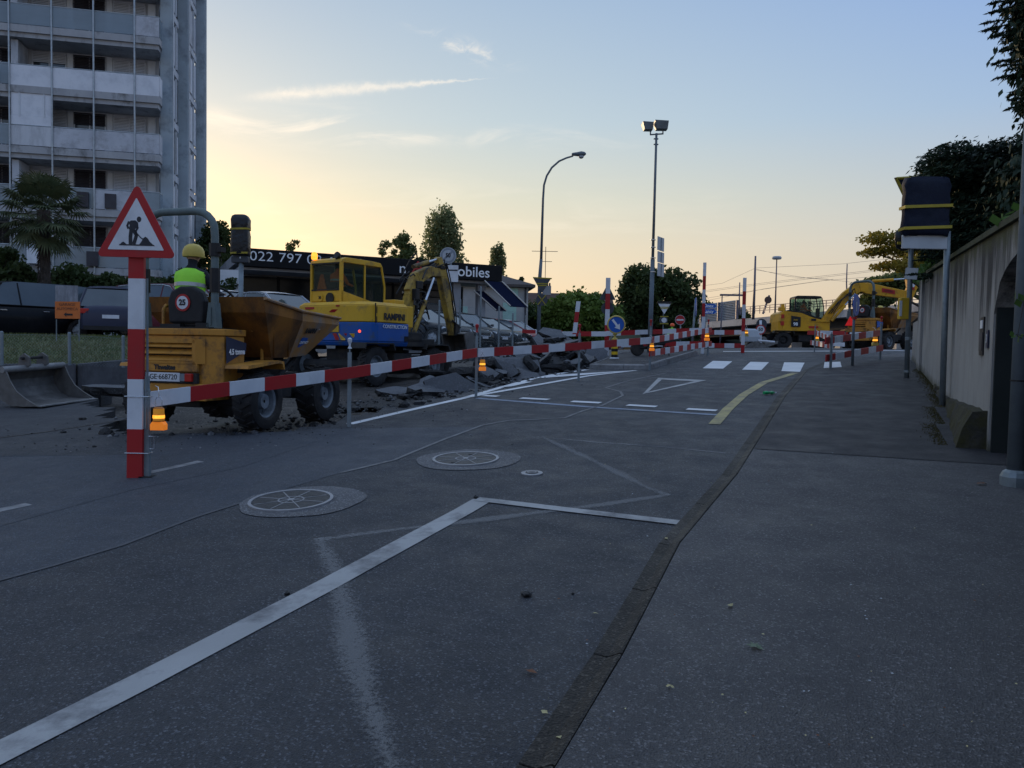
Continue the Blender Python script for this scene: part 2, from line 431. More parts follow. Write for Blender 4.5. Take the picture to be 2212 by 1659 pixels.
def lot(x, y):        # raised verge and car park on the left
    # front wall line of the verge from (-16, 13.6) via (-7.2, 15.3) to (-1.5, 29)
    W = [(-60, 9.0), (-16, 13.4), (-8.6, 15.2), (-8.0, 19), (-6.0, 25), (-4.0, 27.5), (1.5, 31)]
    for a_, b_ in zip(W, W[1:]):
        if a_[0] <= x <= b_[0] and b_[0] > a_[0]:
            yw = a_[1] + (b_[1] - a_[1]) * (x - a_[0]) / (b_[0] - a_[0]); return y - yw
    return -1
def grid_mesh(name, xs, ys, fn, sel, material, kind='structure', smooth=True, uv=False):
    xs = np.array(xs); ys = np.array(ys); nx, ny = len(xs), len(ys)
    vid = -np.ones((ny, nx), int); v = []; f = []
    def gv(j, i):
        if vid[j, i] < 0:
            vid[j, i] = len(v); v.append((xs[i], ys[j], fn(xs[i], ys[j])))
        return vid[j, i]
    for j in range(ny - 1):
        for i in range(nx - 1):
            if sel((xs[i] + xs[i + 1]) / 2, (ys[j] + ys[j + 1]) / 2):
                f.append((gv(j, i), gv(j, i + 1), gv(j + 1, i + 1), gv(j + 1, i)))
    if name == 'road':       # broken vertical edge where the surface has been dug away
        nf = len(f); ec = {}
        for q in f:
            for i in range(4):
                e = (q[i], q[(i + 1) % 4]); ec[e] = ec.get(e, 0) + 1
        for (a_, b_) in list(ec):
            if (b_, a_) not in ec and 8 < v[a_][1] < 27.5 and -9.5 < v[a_][0] < 4:
                c0, c1 = len(v), len(v) + 1; v.append((v[a_][0], v[a_][1], v[a_][2] - .32)); v.append((v[b_][0], v[b_][1], v[b_][2] - .32)); f.append((b_, a_, c0, c1))
    me = bpy.data.meshes.new(name); me.from_pydata(v, [], f); me.materials.append(material); me.update()
    if smooth and name != 'road': me.shade_smooth()
    o = bpy.data.objects.new(name, me); COL.objects.link(o); o['kind'] = kind
    return o
def axis(a, b, fine, lo, hi):
    r = list(np.arange(a, b + 1e-6, fine)); x = a; st = fine
    left = []
    while x > lo: st *= 1.35; x -= st; left.append(x)
    x = b; st = fine; right = []
    while x < hi: st *= 1.35; x += st; right.append(x)
    return left[::-1] + r + right
XS = axis(-16, 13, .2, -900, 900); YS = axis(-3, 34, .2, -60, 1500)
def zg(x, y): return H(x, y)
def sel_road(x, y): return not pit(x, y) and lot(x, y) < 3.0
grid_mesh('ground', axis(-30, 20, 2, -900, 900), axis(-6, 40, 2, -60, 1500), lambda x, y: H(x, y) - .45, lambda x, y: True, M_EARTH)
road = grid_mesh('road', XS, YS, zg, sel_road, M_ROAD)
def zpit(x, y):
    n = mnoise.noise(Vector((x * 1.3, y * 1.3, 0))) * .06 + mnoise.noise(Vector((x * 5, y * 5, 3))) * .035
    return H(x, y) - .22 + n
pitf = grid_mesh('excavated_ground', np.arange(-9.4, 3.4, .12), np.arange(8.4, 27.2, .12), zpit, lambda x, y: any(pit(x + a_ * .5, y + b_ * .5) for a_ in (-1, 0, 1) for b_ in (-1, 0, 1)), M_EARTH)

def ribbon(name, pts, w, material, lift=.004, parent=None, label=None, step=.25, kind=None, h=H, uvs=True, ws=None):
    """flat strip following the ground along plan points"""
    P = []; W_ = []
    for k, (a_, b_) in enumerate(zip(pts, pts[1:])):
        a_, b_ = Vector((a_[0], a_[1])), Vector((b_[0], b_[1])); n = max(1, int((b_ - a_).length / step))
        for i in range(n):
            P.append(a_.lerp(b_, i / n)); W_.append((ws[k] + (ws[k + 1] - ws[k]) * i / n) if ws else w)
    P.append(Vector((pts[-1][0], pts[-1][1]))); W_.append(ws[-1] if ws else w)
    mb = MB(); vs = []; uv = []
    for i, p_ in enumerate(P):
        d = (P[min(i + 1, len(P) - 1)] - P[max(i - 1, 0)]).normalized(); nrm = Vector((-d.y, d.x))
        for s_ in (-.5, .5):
            q_ = p_ + nrm * s_ * W_[i]
            vs.append((q_.x, q_.y, h(q_.x, q_.y) + lift))
            uv.append((i * .1, s_ + .5))
    fs = [(2 * i + 1, 2 * i, 2 * i + 2, 2 * i + 3) for i in range(len(P) - 1)]
    mb.add(vs, fs); o = mb.build(name, material, parent, label, kind=kind)
    ul = o.data.uv_layers.new(name='uv')
    for li, l in enumerate(o.data.loops): ul.data[li].uv = uv[l.vertex_index]
    return o
def patch(name, pts, material, lift=.004, parent=None, kind=None, h=H, n=6):
    """polygon (4 points) subdivided and laid on the ground"""
    a_, b_, c_, d_ = [Vector((p_[0], p_[1])) for p_ in pts]; vs = []
    for j in range(n + 1):
        for i in range(n + 1):
            q_ = a_.lerp(b_, i / n).lerp(d_.lerp(c_, i / n), j / n); vs.append((q_.x, q_.y, h(q_.x, q_.y) + lift))
    fs = [(j * (n + 1) + i, j * (n + 1) + i + 1, (j + 1) * (n + 1) + i + 1, (j + 1) * (n + 1) + i) for j in range(n) for i in range(n)]
    return MB().add(vs, fs).build(name, material, parent, kind=kind)
Q = lambda l: [G(*p) for p in l]
# markings (parts of the road)
ribbon('edge_line', Q([(-60, 1662), (300, 1477), (690, 1276), (1000, 1106), (1042, 1082)]), .17, M_WHITE, .006, road, 'long white edge line running to a corner')
ribbon('edge_line', Q([(1030, 1080), (1250, 1106), (1478, 1133)]), .115, M_WHITE, .009, road, 'short white line closing the corner')
ribbon('stop_line', Q([(1030, 861), (1290, 881), (1548, 897)]), .13, M_BLUEW, .005, road, 'long pale blue give way line')
for a_ in [(1045, 1076, 858), (1125, 1185, 866), (1235, 1297, 874), (1355, 1418, 882), (1484, 1548, 892)]:
    y_ = 855 + (a_[0] - 1040) * .0665
    ribbon('give_way_dash', Q([(a_[0], y_), (a_[1], y_ + (a_[1] - a_[0]) * .055)]), .17, M_WHITE_NEW, .008, road)
ribbon('lane_line', Q([(755, 917), (880, 888), (1005, 860), (1080, 838), (1150, 819), (1205, 808), (1268, 799)]), .13, M_WHITE_NEW, .006, road, 'white lane line bending towards the island')
ribbon('lane_line', Q([(1010, 859), (1100, 843), (1180, 829), (1270, 813), (1372, 801)]), .14, M_WHITE_NEW, .010, road)
patch('hatch_stripe', Q([(1150, 819), (1185, 812), (1375, 801), (1240, 813)]), M_WHITE_NEW, .013, road)
patch('hatch_stripe', Q([(1080, 838), (1130, 826), (1150, 826), (1105, 836)]), M_WHITE_NEW, .013, road)
tr = Q([(1422, 817), (1527, 822), (1388, 852)])
for i in range(3):
    a_, b_ = tr[i], tr[(i + 1) % 3]; c_ = (tr[0] + tr[1] + tr[2]) / 3
    sh = (.24, .26, .24)[i]
    a2 = a_ + (c_ - a_).normalized() * sh * 1.4; b2 = b_ + (c_ - b_).normalized() * sh * 1.4
    patch('give_way_triangle', [a_, b_, b2, a2], M_WHITE, .006 + i * .001, road, n=4)
ribbon('yellow_line', Q([(1543, 917), (1572, 884), (1607, 853), (1650, 827), (1718, 806)]), .15, M_YEL, .006, road, 'curved worn yellow line')
patch('zebra_stripe', Q([(1518, 796), (1562, 797), (1582, 781), (1540, 780)]), M_WHITE_NEW, .006, road)
patch('zebra_stripe', Q([(1603, 799), (1645, 800), (1661, 783), (1621, 782)]), M_WHITE_NEW, .006, road)
patch('zebra_stripe', Q([(1688, 802), (1728, 804), (1738, 784), (1694, 783)]), M_WHITE_NEW, .006, road)
patch('zebra_stripe', Q([(1440, 794), (1480, 795), (1507, 779), (1470, 778)]), M_SCRUB, .006, road)
ribbon('far_edge_line', [G(1562, 759.5), G(1700, 759), G(1850, 758.5), G(1960, 758)], .5, M_WHITE_NEW, .006, road)
ribbon('crack_seal', Q([(-30, 1264), (110, 1226), (260, 1180), (420, 1120), (520, 1087)]), .035, mat('faint_sealant', (.10, .10, .105), .85, c2=(.065, .068, .075), scale=9), .005, road)
ribbon('crack_seal', Q([(735, 1022), (850, 995), (905, 972), (960, 950), (1000, 935), (1040, 920), (1100, 909), (1160, 907), (1220, 903), (1260, 888), (1300, 877), (1345, 855), (1340, 846), (1308, 838), (1350, 825), (1400, 814), (1440, 806)]), .045, M_SEAL, .005, road)
ribbon('faded_line', Q([(1172, 945), (1290, 1000), (1400, 1055), (1445, 1072)]), .16, M_SCRUB, .004, road)
ribbon('faded_line', Q([(1445, 1070), (1300, 1092), (1150, 1110), (1000, 1130), (860, 1146), (690, 1168)]), .13, M_SCRUB, .0045, road)
ribbon('faded_line', Q([(690, 1165), (725, 1240), (760, 1400), (800, 1530), (850, 1680)]), .20, M_SCRUB, .005, road)
ribbon('faded_line', Q([(1172, 945), (1300, 957), (1430, 966), (1568, 980)]), .09, M_SCRUB, .004, road)
ribbon('faded_dash', Q([(-20, 1108), (62, 1090)]), .12, M_WHITE_OLD, .005, road)
ribbon('faded_dash', Q([(322, 1022), (434, 998)]), .11, M_WHITE_OLD, .005, road)
ribbon('patch_joint', Q([(-30, 950), (90, 935), (200, 918), (285, 905)]), .04, M_EARTH, .005, road)
ribbon('patch_joint', Q([(-30, 1145), (120, 1105), (280, 1060), (520, 1010), (740, 935)]), .03, M_LANE, .005, road)

# manhole covers
M_IRON = mat('cast_iron', (.055, .056, .06), .55, .7, c2=(.10, .10, .10), scale=30, bump=.3)
M_RIM = mat('worn_iron_rim', (.34, .34, .35), .5, .3, c2=(.25, .25, .26), scale=12)
def ground_frame(p):
    e = .1; dx = Vector((e, 0, H(p.x + e, p.y) - H(p.x, p.y))).normalized(); dy = Vector((0, e, H(p.x, p.y + e) - H(p.x, p.y))).normalized()
    n = dx.cross(dy).normalized(); M = Matrix((dx, n.cross(dx), n)).transposed().to_4x4(); M.translation = p; return M
M_COLLAR = asphalt('repair_collar', (.125, .125, .13), (.085, .085, .09), speck=.7, patchy=.3)
def manhole(px, py, r, rc, label, rot, off=(0, 0)):
    p_ = G(px, py); t_ = thing('manhole_cover', label, 'manhole cover', group='manhole covers in the road', M=ground_frame(p_) @ RZ(rot))
    mb = MB(); n = 64; vs = [(0, 0, .006)]
    Mr = RZ(-rot)
    for k in range(n):
        th = 2 * math.pi * k / n; rr = rc * (1 + .03 * math.sin(2 * th + rot) + .02 * math.sin(5 * th) + random.uniform(-.012, .012))
        vs.append(Mr @ Vector((rr * math.cos(th) + off[0], rr * math.sin(th) + off[1], .006)))
    mb.add(vs, [(0, 1 + k, 1 + (k + 1) % n) for k in range(n)]).build('asphalt_collar', M_COLLAR, t_)
    MB().lathe([(r * .9, .0), (r * .9, .014)], 40).build('lid', M_IRON, t_)
    MB().lathe([(r * .92, .0), (r * .92, .019), (r, .019), (r, .0)], 40, cap=False).build('rim', M_RIM, t_)
    mb = MB(); 
    MBr = MB().lathe([(r * .28, .0145), (r * .28, .017), (r * .315, .017), (r * .315, .0145)], 28, cap=False)
    for k in range(4):
        MBr.box((0, 0, .0158), (r * 1.72, .008, .003 + .0006 * k), RZ(k * math.pi / 4))
    MBr.lathe([(.03, .014), (.03, .019)], 12)
    MBr.build('ribs', M_RIM, t_)
    for s_ in (-1, 1):
        MB().box((s_ * r * .62, 0.03, .0165), (.05, .05, .006)).build('lifting_slot', M_IRON, t_)
    return t_
manhole(1006, 993, .345, .53, 'further large round manhole cover in its pale asphalt collar', 1.2, (.03, 0))
manhole(629, 1083, .345, .50, 'nearest large round manhole cover, in front of the red and white barrier board', .5, (.1, 0))
t_ = thing('valve_cover', 'small pale round valve cover to the right of the big manhole covers', 'cover', M=ground_frame(G(1149, 1024)))
MB().lathe([(.105, 0), (.105, .010), (.098, .012)], 28).build('frame', M_RIM, t_)
MB().lathe([(.062, .0125), (.062, .016)], 24).build('lid', M_IRON, t_)
MB().lathe([(.035, .0165), (.035, .018), (.045, .018), (.045, .0165)], 24, cap=False).box((0, 0, .0185), (.05, .012, .003)).build('ribs', M_RIM, t_)

# pavement on the right with the drainage gutter between it and the road
KL = Q([(1120, 1675), (1130, 1659), (1290, 1420), (1430, 1180), (1565, 1028), (1612, 960), (1680, 860), (1730, 805), (1800, 776)])
KL = [Vector((-.35, 1.4)), Vector((-.12, 2.1))] + [Vector((p.x, p.y)) for p in KL] + [Vector((11.0, 22.6)), Vector((14.5, 25.0)), Vector((20, 27))]
def offs(pl, d):
    r = []
    for i, p_ in enumerate(pl):
        t_ = (pl[min(i + 1, len(pl) - 1)] - pl[max(i - 1, 0)]).normalized(); r.append(p_ + Vector((t_.y, -t_.x)) * d)
    return r
def resample(pl, st):
    r = [pl[0]]
    for a_, b_ in zip(pl, pl[1:]):
        n = max(1, round((b_ - a_).length / st)); r += [a_.lerp(b_, i / n) for i in range(1, n + 1)]
    return r
WALL_A, WALL_B = Vector((5.05, 8.2)), Vector((8.95, 16.94))
wd = (WALL_B - WALL_A).normalized(); wn_ = Vector((wd.y, -wd.x))     # points to the garden side
kk = resample([Vector(p_) for p_ in KL], .5)
mb = MB(); vs = []; NJ = 10
inner = offs(kk, .12)
def walkz(x, y): return H(x, y) + .03
for p_ in inner:
    # outer point: on the wall line (extended) at the same height along the road
    s_ = (p_ - WALL_A).dot(wd); q_ = WALL_A + wd * s_ + wn_ * .6
    if s_ > 9.5: q_ = WALL_A + wd * s_ + wn_ * (.6 + (s_ - 9.5) * 1.2)
    for j in range(NJ + 1):
        c_ = p_.lerp(q_, j / NJ); vs.append((c_.x, c_.y, walkz(c_.x, c_.y)))
fs = [(i * (NJ + 1) + j, i * (NJ + 1) + j + 1, (i + 1) * (NJ + 1) + j + 1, (i + 1) * (NJ + 1) + j) for i in range(len(inner) - 1) for j in range(NJ)]
# little vertical face at the road side
b0 = len(vs)
vs += [(p_.x, p_.y, H(p_.x, p_.y) - .02) for p_ in inner]
fs += [(b0 + i, i * (NJ + 1), (i + 1) * (NJ + 1), b0 + i + 1) for i in range(len(inner) - 1)]
walk = mb.add(vs, fs).build('pavement', M_WALK, kind='structure', smooth=True)
# newer darker asphalt further up the pavement
vs = []; NJ2 = 12; rows = []
inn2 = [p_ for p_ in offs(resample([Vector(p_) for p_ in KL], .4), .125)]
for p_ in inn2:
    s_ = (p_ - WALL_A).dot(wd)
    if p_.y < 7.9 or s_ > 14: continue
    q_ = WALL_A + wd * s_ + wn_ * .55
    row = [p_.lerp(q_, j / NJ2) for j in range(NJ2 + 1)]
    rows.append([(c_.x, c_.y, walkz(c_.x, c_.y) + .005) for c_ in row])
vs = [v for r_ in rows for v in r_]
MB().add(vs, [(i * (NJ2 + 1) + j, i * (NJ2 + 1) + j + 1, (i + 1) * (NJ2 + 1) + j + 1, (i + 1) * (NJ2 + 1) + j) for i in range(len(rows) - 1) for j in range(NJ2)]).build('new_asphalt_surface', M_WALK2, walk, smooth=True)
# gutter stones, one object each
gt = thing('gutter', 'dark row of gutter stones between road and pavement', 'gutter')
gl_ = resample([Vector(p_) for p_ in KL if p_.y < 24], .9)
for i in range(len(gl_) - 1):
    a_, b_ = gl_[i], gl_[i + 1]; d = (b_ - a_).normalized(); nr = Vector((d.y, -d.x)); a2, b2 = a_ + d * .006, b_ - d * .006
    k_ = 4; w_ = .135; vs = []; fs = []
    for j in range(k_ + 1):
        c_ = a2.lerp(b2, j / k_)
        for (o_, z_) in ((-.005, -.02), (0, .008), (w_ * .5, .002), (w_ - .01, .030), (w_, .028), (w_, -.02)):
            q_ = c_ + nr * (o_ - .02 + random.uniform(-.002, .002)); vs.append((q_.x, q_.y, H(q_.x, q_.y) + z_ + .005))
    fs = [(j * 6 + m_, j * 6 + m_ + 1, (j + 1) * 6 + m_ + 1, (j + 1) * 6 + m_) for j in range(k_) for m_ in range(5)] + [(0, 5, 4, 3, 2, 1), tuple(k_ * 6 + m_ for m_ in range(6))]
    MB().add(vs, fs).build('gutter_stone', M_GUT, gt)
patch('kerb_ramp_paint', Q([(1781, 786), (1815, 785), (1818, 797), (1779, 799)]), M_WHITE_NEW, .012, walk, h=walkz)
# older, paler surface left of the sealed joint
sl_ = Q([(-30, 1264), (110, 1226), (260, 1180), (420, 1120), (520, 1087), (640, 1050), (735, 1022), (850, 995), (905, 972), (960, 950), (1000, 935), (1040, 920)])
sl_ = [Vector((sl_[0].x - 1.2, sl_[0].y - .9, 0))] + sl_; rows = []
yy = sl_[0].y
while yy < sl_[-1].y:
    xr = interp(sl_, yy); xl = -16 if yy < 8.3 else interp(PIT_R, yy) + .3 if yy > PIT_R[0].y else -4.2
    rows.append([(xl + (xr - xl) * j / 24, yy, H(xl + (xr - xl) * j / 24, yy) + .0028) for j in range(25)]); yy += .16
MB().add([v for r_ in rows for v in r_], [(i * 25 + j, i * 25 + j + 1, (i + 1) * 25 + j + 1, (i + 1) * 25 + j) for i in range(len(rows) - 1) for j in range(24)]).build('older_surface', M_LANE, road, smooth='all')
# ================================================================== LAND ON THE LEFT, BUILDINGS
M_GRASS = mat('rough_grass', (.085, .11, .038), .9, c2=(.13, .13, .06), scale=2.5, bump=.6, bscale=50, dirt=(.13, .11, .07), dlo=.52, dhi=.7)
M_LOT = asphalt('car_park_asphalt', (.10, .10, .105), (.08, .08, .085), speck=.3)
M_CONC = mat('concrete', (.30, .31, .32), .85, c2=(.22, .23, .24), scale=1.2, bump=.3, dirt=(.12, .125, .13), dscale=.8, stretch=(1, 1, .35))
WLINE = [(-60, 9.0), (-16, 13.4), (-8.6, 15.2), (-8.0, 19), (-6.0, 25), (-4.0, 27.5), (1.5, 31)]
def lotz(x, y):
    d = max(0, lot(x, y)); t = min(1, max(0, (-x - 5) / 4))
    z0 = H(x, y - d) + .05 + .46 * t
    zt = 1.80 + .02 * min(1, max(0, (-x - 6) / 5))
    s = min(1, d / 5.5); s = s * s * (3 - 2 * s)
    return z0 + (zt - z0) * s
grid_mesh('grass_verge', np.arange(-40, -6.0, .25), np.arange(9, 23.5, .25), lambda x, y: lotz(x, y) + .02 * mnoise.noise(Vector((x * 2, y * 2, 0))), lambda x, y: 0 <= lot(x, y) < 6.2 and x < -6.5, M_GRASS)
car_park = grid_mesh('car_park', list(np.arange(-60, -24, 2)) + list(np.arange(-24, 2.2, .4)), list(np.arange(13, 40, .4)) + list(np.arange(40, 70, 3)), lotz, lambda x, y: lot(x, y) >= (5.8 if x < -6.8 else .0) and x < 2.0 + (y - 31) * .2, M_LOT)
# grass blades along the verge
def blades(name, n, pick, hmin, hmax, m, kind='stuff', w=.012):
    v = np.zeros((n * 3, 3)); f = np.arange(n * 3).reshape(-1, 3)
    for i in range(n):
        x, y, z = pick(); a = random.uniform(0, 6.28); h_ = random.uniform(hmin, hmax); lx, ly = random.uniform(-.5, .5) * h_, random.uniform(-.5, .5) * h_
        v[3 * i] = (x - w * math.cos(a), y - w * math.sin(a), z); v[3 * i + 1] = (x + w * math.cos(a), y + w * math.sin(a), z); v[3 * i + 2] = (x + lx, y + ly, z + h_)
    me = bpy.data.meshes.new(name); me.from_pydata(v.tolist(), [], f.tolist()); me.materials.append(m)
    o = bpy.data.objects.new(name, me); COL.objects.link(o); o['kind'] = kind; return o
M_BLADE = leafmat('grass_blade', (.075, .11, .03), (.16, .15, .065), 1.5)
def pick_verge():
    while True:
        x, y = random.uniform(-14, -7.2), random.uniform(13, 20.5)
        if 0.05 < lot(x, y) < 5.8 and abs(x / y) < .7: return x, y, lotz(x, y)
gb = blades('grass', 9000, pick_verge, .03, .09, M_BLADE); gb['label'] = 'short rough grass on the verge behind the low wall'
# low retaining wall in front of the verge: slabs one by one
rw = thing('retaining_wall', 'low dark concrete kerb wall holding the grass verge', 'low wall')
pl = [Vector((-20, 12.98)), Vector((-16, 13.4)), Vector((-8.6, 15.2)), Vector((-8.0, 19)), Vector((-6.9, 22.2))]
M_RW = mat('dark_wall_concrete', (.13, .13, .14), .9, c2=(.09, .09, .1), scale=3, bump=.4, dirt=(.05, .05, .05))
for a_, b_ in zip(pl, pl[1:]):
    n = max(1, int((b_ - a_).length / 1.5))
    for i in range(n):
        p_, q_ = a_.lerp(b_, i / n), a_.lerp(b_, (i + 1) / n); d = (q_ - p_).normalized(); nr = Vector((d.y, -d.x)) * .12; q_ = q_ - d * .012
        zz = lambda v: lotz(v.x, v.y + .3) + .03
        vs = [(p_.x, p_.y, zz(p_) - .9), (q_.x, q_.y, zz(q_) - .9), (q_.x, q_.y, zz(q_)), (p_.x, p_.y, zz(p_))]
        vs2 = [(v[0] + nr.x, v[1] + nr.y, v[2]) for v in vs]
        MB().add(vs + vs2, [(0, 1, 2, 3), (7, 6, 5, 4), (0, 4, 5, 1), (1, 5, 6, 2), (2, 6, 7, 3), (3, 7, 4, 0)]).build('wall_slab', M_RW, rw, bevel=.01)

# ---------------------------------------------------------------- apartment tower
M_TWALL = mat('tower_wall', (.58, .60, .63), .85, c2=(.48, .50, .53), scale=.9, dirt=(.18, .19, .2), dscale=.6, stretch=(1, 1, .3))
M_TSLAB = mat('tower_slab_concrete', (.40, .41, .42), .9, c2=(.31, .315, .33), scale=1.1, dirt=(.15, .15, .15), dscale=1.4, dlo=.52, dhi=.68, stretch=(1, 1, .5))
M_TFIN = mat('tower_fin_concrete', (.38, .45, .49), .8, c2=(.32, .37, .41), scale=.8, dirt=(.15, .17, .19), dscale=.9)
M_SHUT = mat('pale_shutter', (.64, .67, .72), .6, c2=(.56, .59, .64), scale=3)
M_SHUTD = mat('dark_shutter', (.055, .055, .065), .6, c2=(.04, .035, .04), scale=3)
M_FRAME = mat('white_frame', (.62, .65, .68), .5, c2=(.52, .55, .58), scale=3)
M_WPANEL = mat('white_balcony_panel', (.68, .70, .74), .5, c2=(.60, .63, .68), scale=1.0, dirt=(.48, .50, .54), dscale=1.0)
M_GPANEL = mat('grey_balcony_panel', (.50, .52, .56), .6, c2=(.40, .42, .46), scale=1.5, dirt=(.22, .22, .23))
M_BGLASS = glassmat('balcony_glass', (.62, .72, .78), .45, .12, .55)
M_WGLASS = mat('window_glass', (.02, .025, .03), .08, c2=(.03, .035, .045), scale=1, spec=.8)
M_RAILM = mat('galvanised_tube', (.42, .46, .48), .45, .5, c2=(.30, .33, .35), scale=6)
TC = Vector((-17.4, 38.0, 0)); TM = Matrix.Translation(TC) @ RZ(math.atan2(.212, .977))
tw = thing('apartment_tower', 'grey concrete apartment tower with balconies and vertical fins at the left', 'apartment building', M=TM)
zr = [6.29 - .02 + 2.805 * k for k in range(0, 8)]     # rail heights
ZB, ZT = 1.9, zr[-1] + 2.6
XL = -15.5
MB().box(((XL - .4) / 2, 6.4, (ZB + ZT) / 2), (-XL - .4, 9.4, ZT - ZB)).build('wall', M_TWALL, tw)
MB().box((XL / 2, 6, ZT + .25), (-XL + .9, 10.9, .4)).build('roof', M_TSLAB, tw)
for y_ in (1.35, 5.3, 10.6):
    MB().box((.06, y_, (ZB + ZT) / 2), (.58, .42 if y_ < 10 else .6, ZT - ZB)).build('fin', M_TFIN, tw, bevel=.03)
    MB().box((.375, y_ - .1, (ZB + ZT) / 2), (.03, .06, ZT - ZB)).build('fin_edge', M_FRAME, tw)
bay = [(1.75, 4.95), (5.65, 10.1)]
sidew = MB()
for k, z in enumerate([zr[0] - 2.8] + zr):
    for (y0, y1) in bay:
        n = 4
        for i in range(n):
            a_, b_ = y0 + (y1 - y0) * i / n, y0 + (y1 - y0) * (i + 1) / n
            m_ = random.choice([M_WGLASS, M_WGLASS, M_SHUT, M_WPANEL, M_GPANEL])
            w = MB().box((-.16, (a_ + b_) / 2, z + .1), (.05, (b_ - a_) - .12, 2.0)).build('window', m_, tw)
            MB().box((-.10, a_ + .05, z + .1), (.10, .07, 2.3)).build('frame', M_FRAME, w)
        MB().box((-.17, (y0 + y1) / 2, z - 1.25), (.12, y1 - y0, .35)).build('spandrel', M_TWALL, tw)
poles = [-1.12, -2.93, -4.74, -6.55, -8.35, -10.15, -11.95, -13.75]
edges = [0] + poles
for k, z in enumerate(zr):
    sb = z - 1.3
    # slab with a chamfered right end
    MB().prism([(XL, 0), (0, 0), (.0, .55), (-.32, 1.6), (XL, 1.6)], sb, sb + .33).build('balcony_slab', M_TSLAB, tw)
    MB().prism([(XL, .10), (-.08, .10), (-.08, .6), (-.40, 1.62), (XL, 1.62)], sb - .22, sb - .002).build('slab_soffit', M_TSLAB, tw)
    MB().tube([(XL, .03, z), (-.02, .03, z), (-.02, .62, z)], .028, 6).build('handrail', M_RAILM, tw)
    for j, (xa, xb) in enumerate(zip(edges, edges[1:])):
        wdt = xa - xb - .05; cx = (xa + xb) / 2; mm, z0, z1 = M_BGLASS, sb + .36, z - .03
        if k == 3 and j < 4: mm, z0 = M_WPANEL, sb + .02
        elif k == 2 and j < 3: mm = M_GPANEL
        elif k == 2 and j == 3: mm = M_TWALL
        elif (k + j * 3) % 7 == 4: mm = M_GPANEL
        MB().box((cx, .02, (z0 + z1) / 2), (wdt, .025, z1 - z0)).build('balcony_panel', mm, tw)
    mm = M_WPANEL if k == 3 else M_GPANEL if k == 2 else M_BGLASS
    MB().box((-.02, .33, (sb + .36 + z) / 2), (.025, .56, z - sb - .4)).build('balcony_panel', mm, tw)
    # back wall openings above this balcony floor
    zf = sb + .33
    layout = [(-.55, -.9, 'F'), (-1.0, -2.55, 'S'), (-2.55, -2.8, 'F'), (-2.85, -4.35, 'D'), (-4.35, -4.6, 'F'), (-4.62, -6.2, 'S'), (-6.3, -6.6, 'W'), (-6.9, -8.2, 'D'), (-8.2, -8.45, 'F'), (-8.5, -10.1, 'S'), (-10.5, -12.0, 'S'), (-12.0, -12.2, 'F'), (-12.2, -13.6, 'D')]
    for (xa, xb, t_) in layout:
        cx, wdt = (xa + xb) / 2, xa - xb
        if t_ == 'F': MB().box((cx, 1.66, zf + 1.1), (wdt, .06, 2.2)).build('window_frame', M_FRAME, tw)
        elif t_ == 'W': MB().box((cx, .95, zf + 1.1), (wdt, 1.26, 2.2)).build('partition', M_TWALL, tw)
        else:
            closed = t_ == 'S' and random.random() < .8
            low = random.uniform(.5, 1.3) if not closed else 2.15
            if t_ == 'D': low = random.choice([1.1, 1.5, 2.1, .6])
            win = MB().box((cx, 1.685, zf + 1.05), (wdt - .04, .02, 2.1)).build('window', M_WGLASS, tw)
            fr = MB()
            for xx in (xa - .04, xb + .04, cx): fr.box((xx, 1.665, zf + 1.05), (.06, .035, 2.1))
            fr.build('frame', M_FRAME, win)
            ms = M_SHUT if t_ == 'S' else M_SHUTD
            nsl = int(low / .075); sl_ = MB()
            for q in range(nsl):
                zt = zf + 2.18 - q * .075
                sl_.prism_x([(1.635, zt), (1.60, zt - .062), (1.612, zt - .066), (1.645, zt - .006)], cx - wdt / 2 + .03, cx + wdt / 2 - .03)
            sl_.build('shutter', ms, win)
    MB().box((-3.4, 1.63, zf + 2.33), (6.1, .05, .16)).build('lintel', M_TSLAB, tw)
for x_ in poles:
    MB().tube([(x_, -.03, zr[0] - 1.25), (x_, -.03, ZT)], .042, 8).build('pole', M_RAILM, tw)
# enclosed loggia on one balcony
z = zr[2]; lg = MB().box((-5.64, .05, z + .22), (1.74, .05, .46)).build('loggia_panel', M_WPANEL, tw)
lgp = MB().box((-5.64, .06, z + .98), (1.74, .03, 1.04)).build('loggia_window', M_WPANEL, tw)
for xx in (-6.15, -5.1): MB().box((xx, .03, z + .95), (.05, .05, 1.1)).build('frame', M_FRAME, lgp)
# table and chair on a balcony
MB().box((-7.3, .7, zr[2] - .25), (.7, .5, .04)).box((-7.6, .7, zr[2] - .6), (.05, .05, .7)).box((-7.0, .7, zr[2] - .6), (.05, .05, .7)).build('balcony_table', M_FRAME, tw)
for k_, (x_, z_) in enumerate([(-3.4, zr[1]), (-4.2, zr[1]), (-2.2, zr[1]), (-5.5, zr[0]), (-3.0, zr[0]), (-7.4, zr[3])]):
    MB().box((x_, .35, z_ - .55), (.5, .4, .7), RZ(.1)).box((x_ + .1, .4, z_ + .05), (.25, .05, .1)).build('planter', [M_SHUTD, M_WPANEL][k_ % 2], tw)

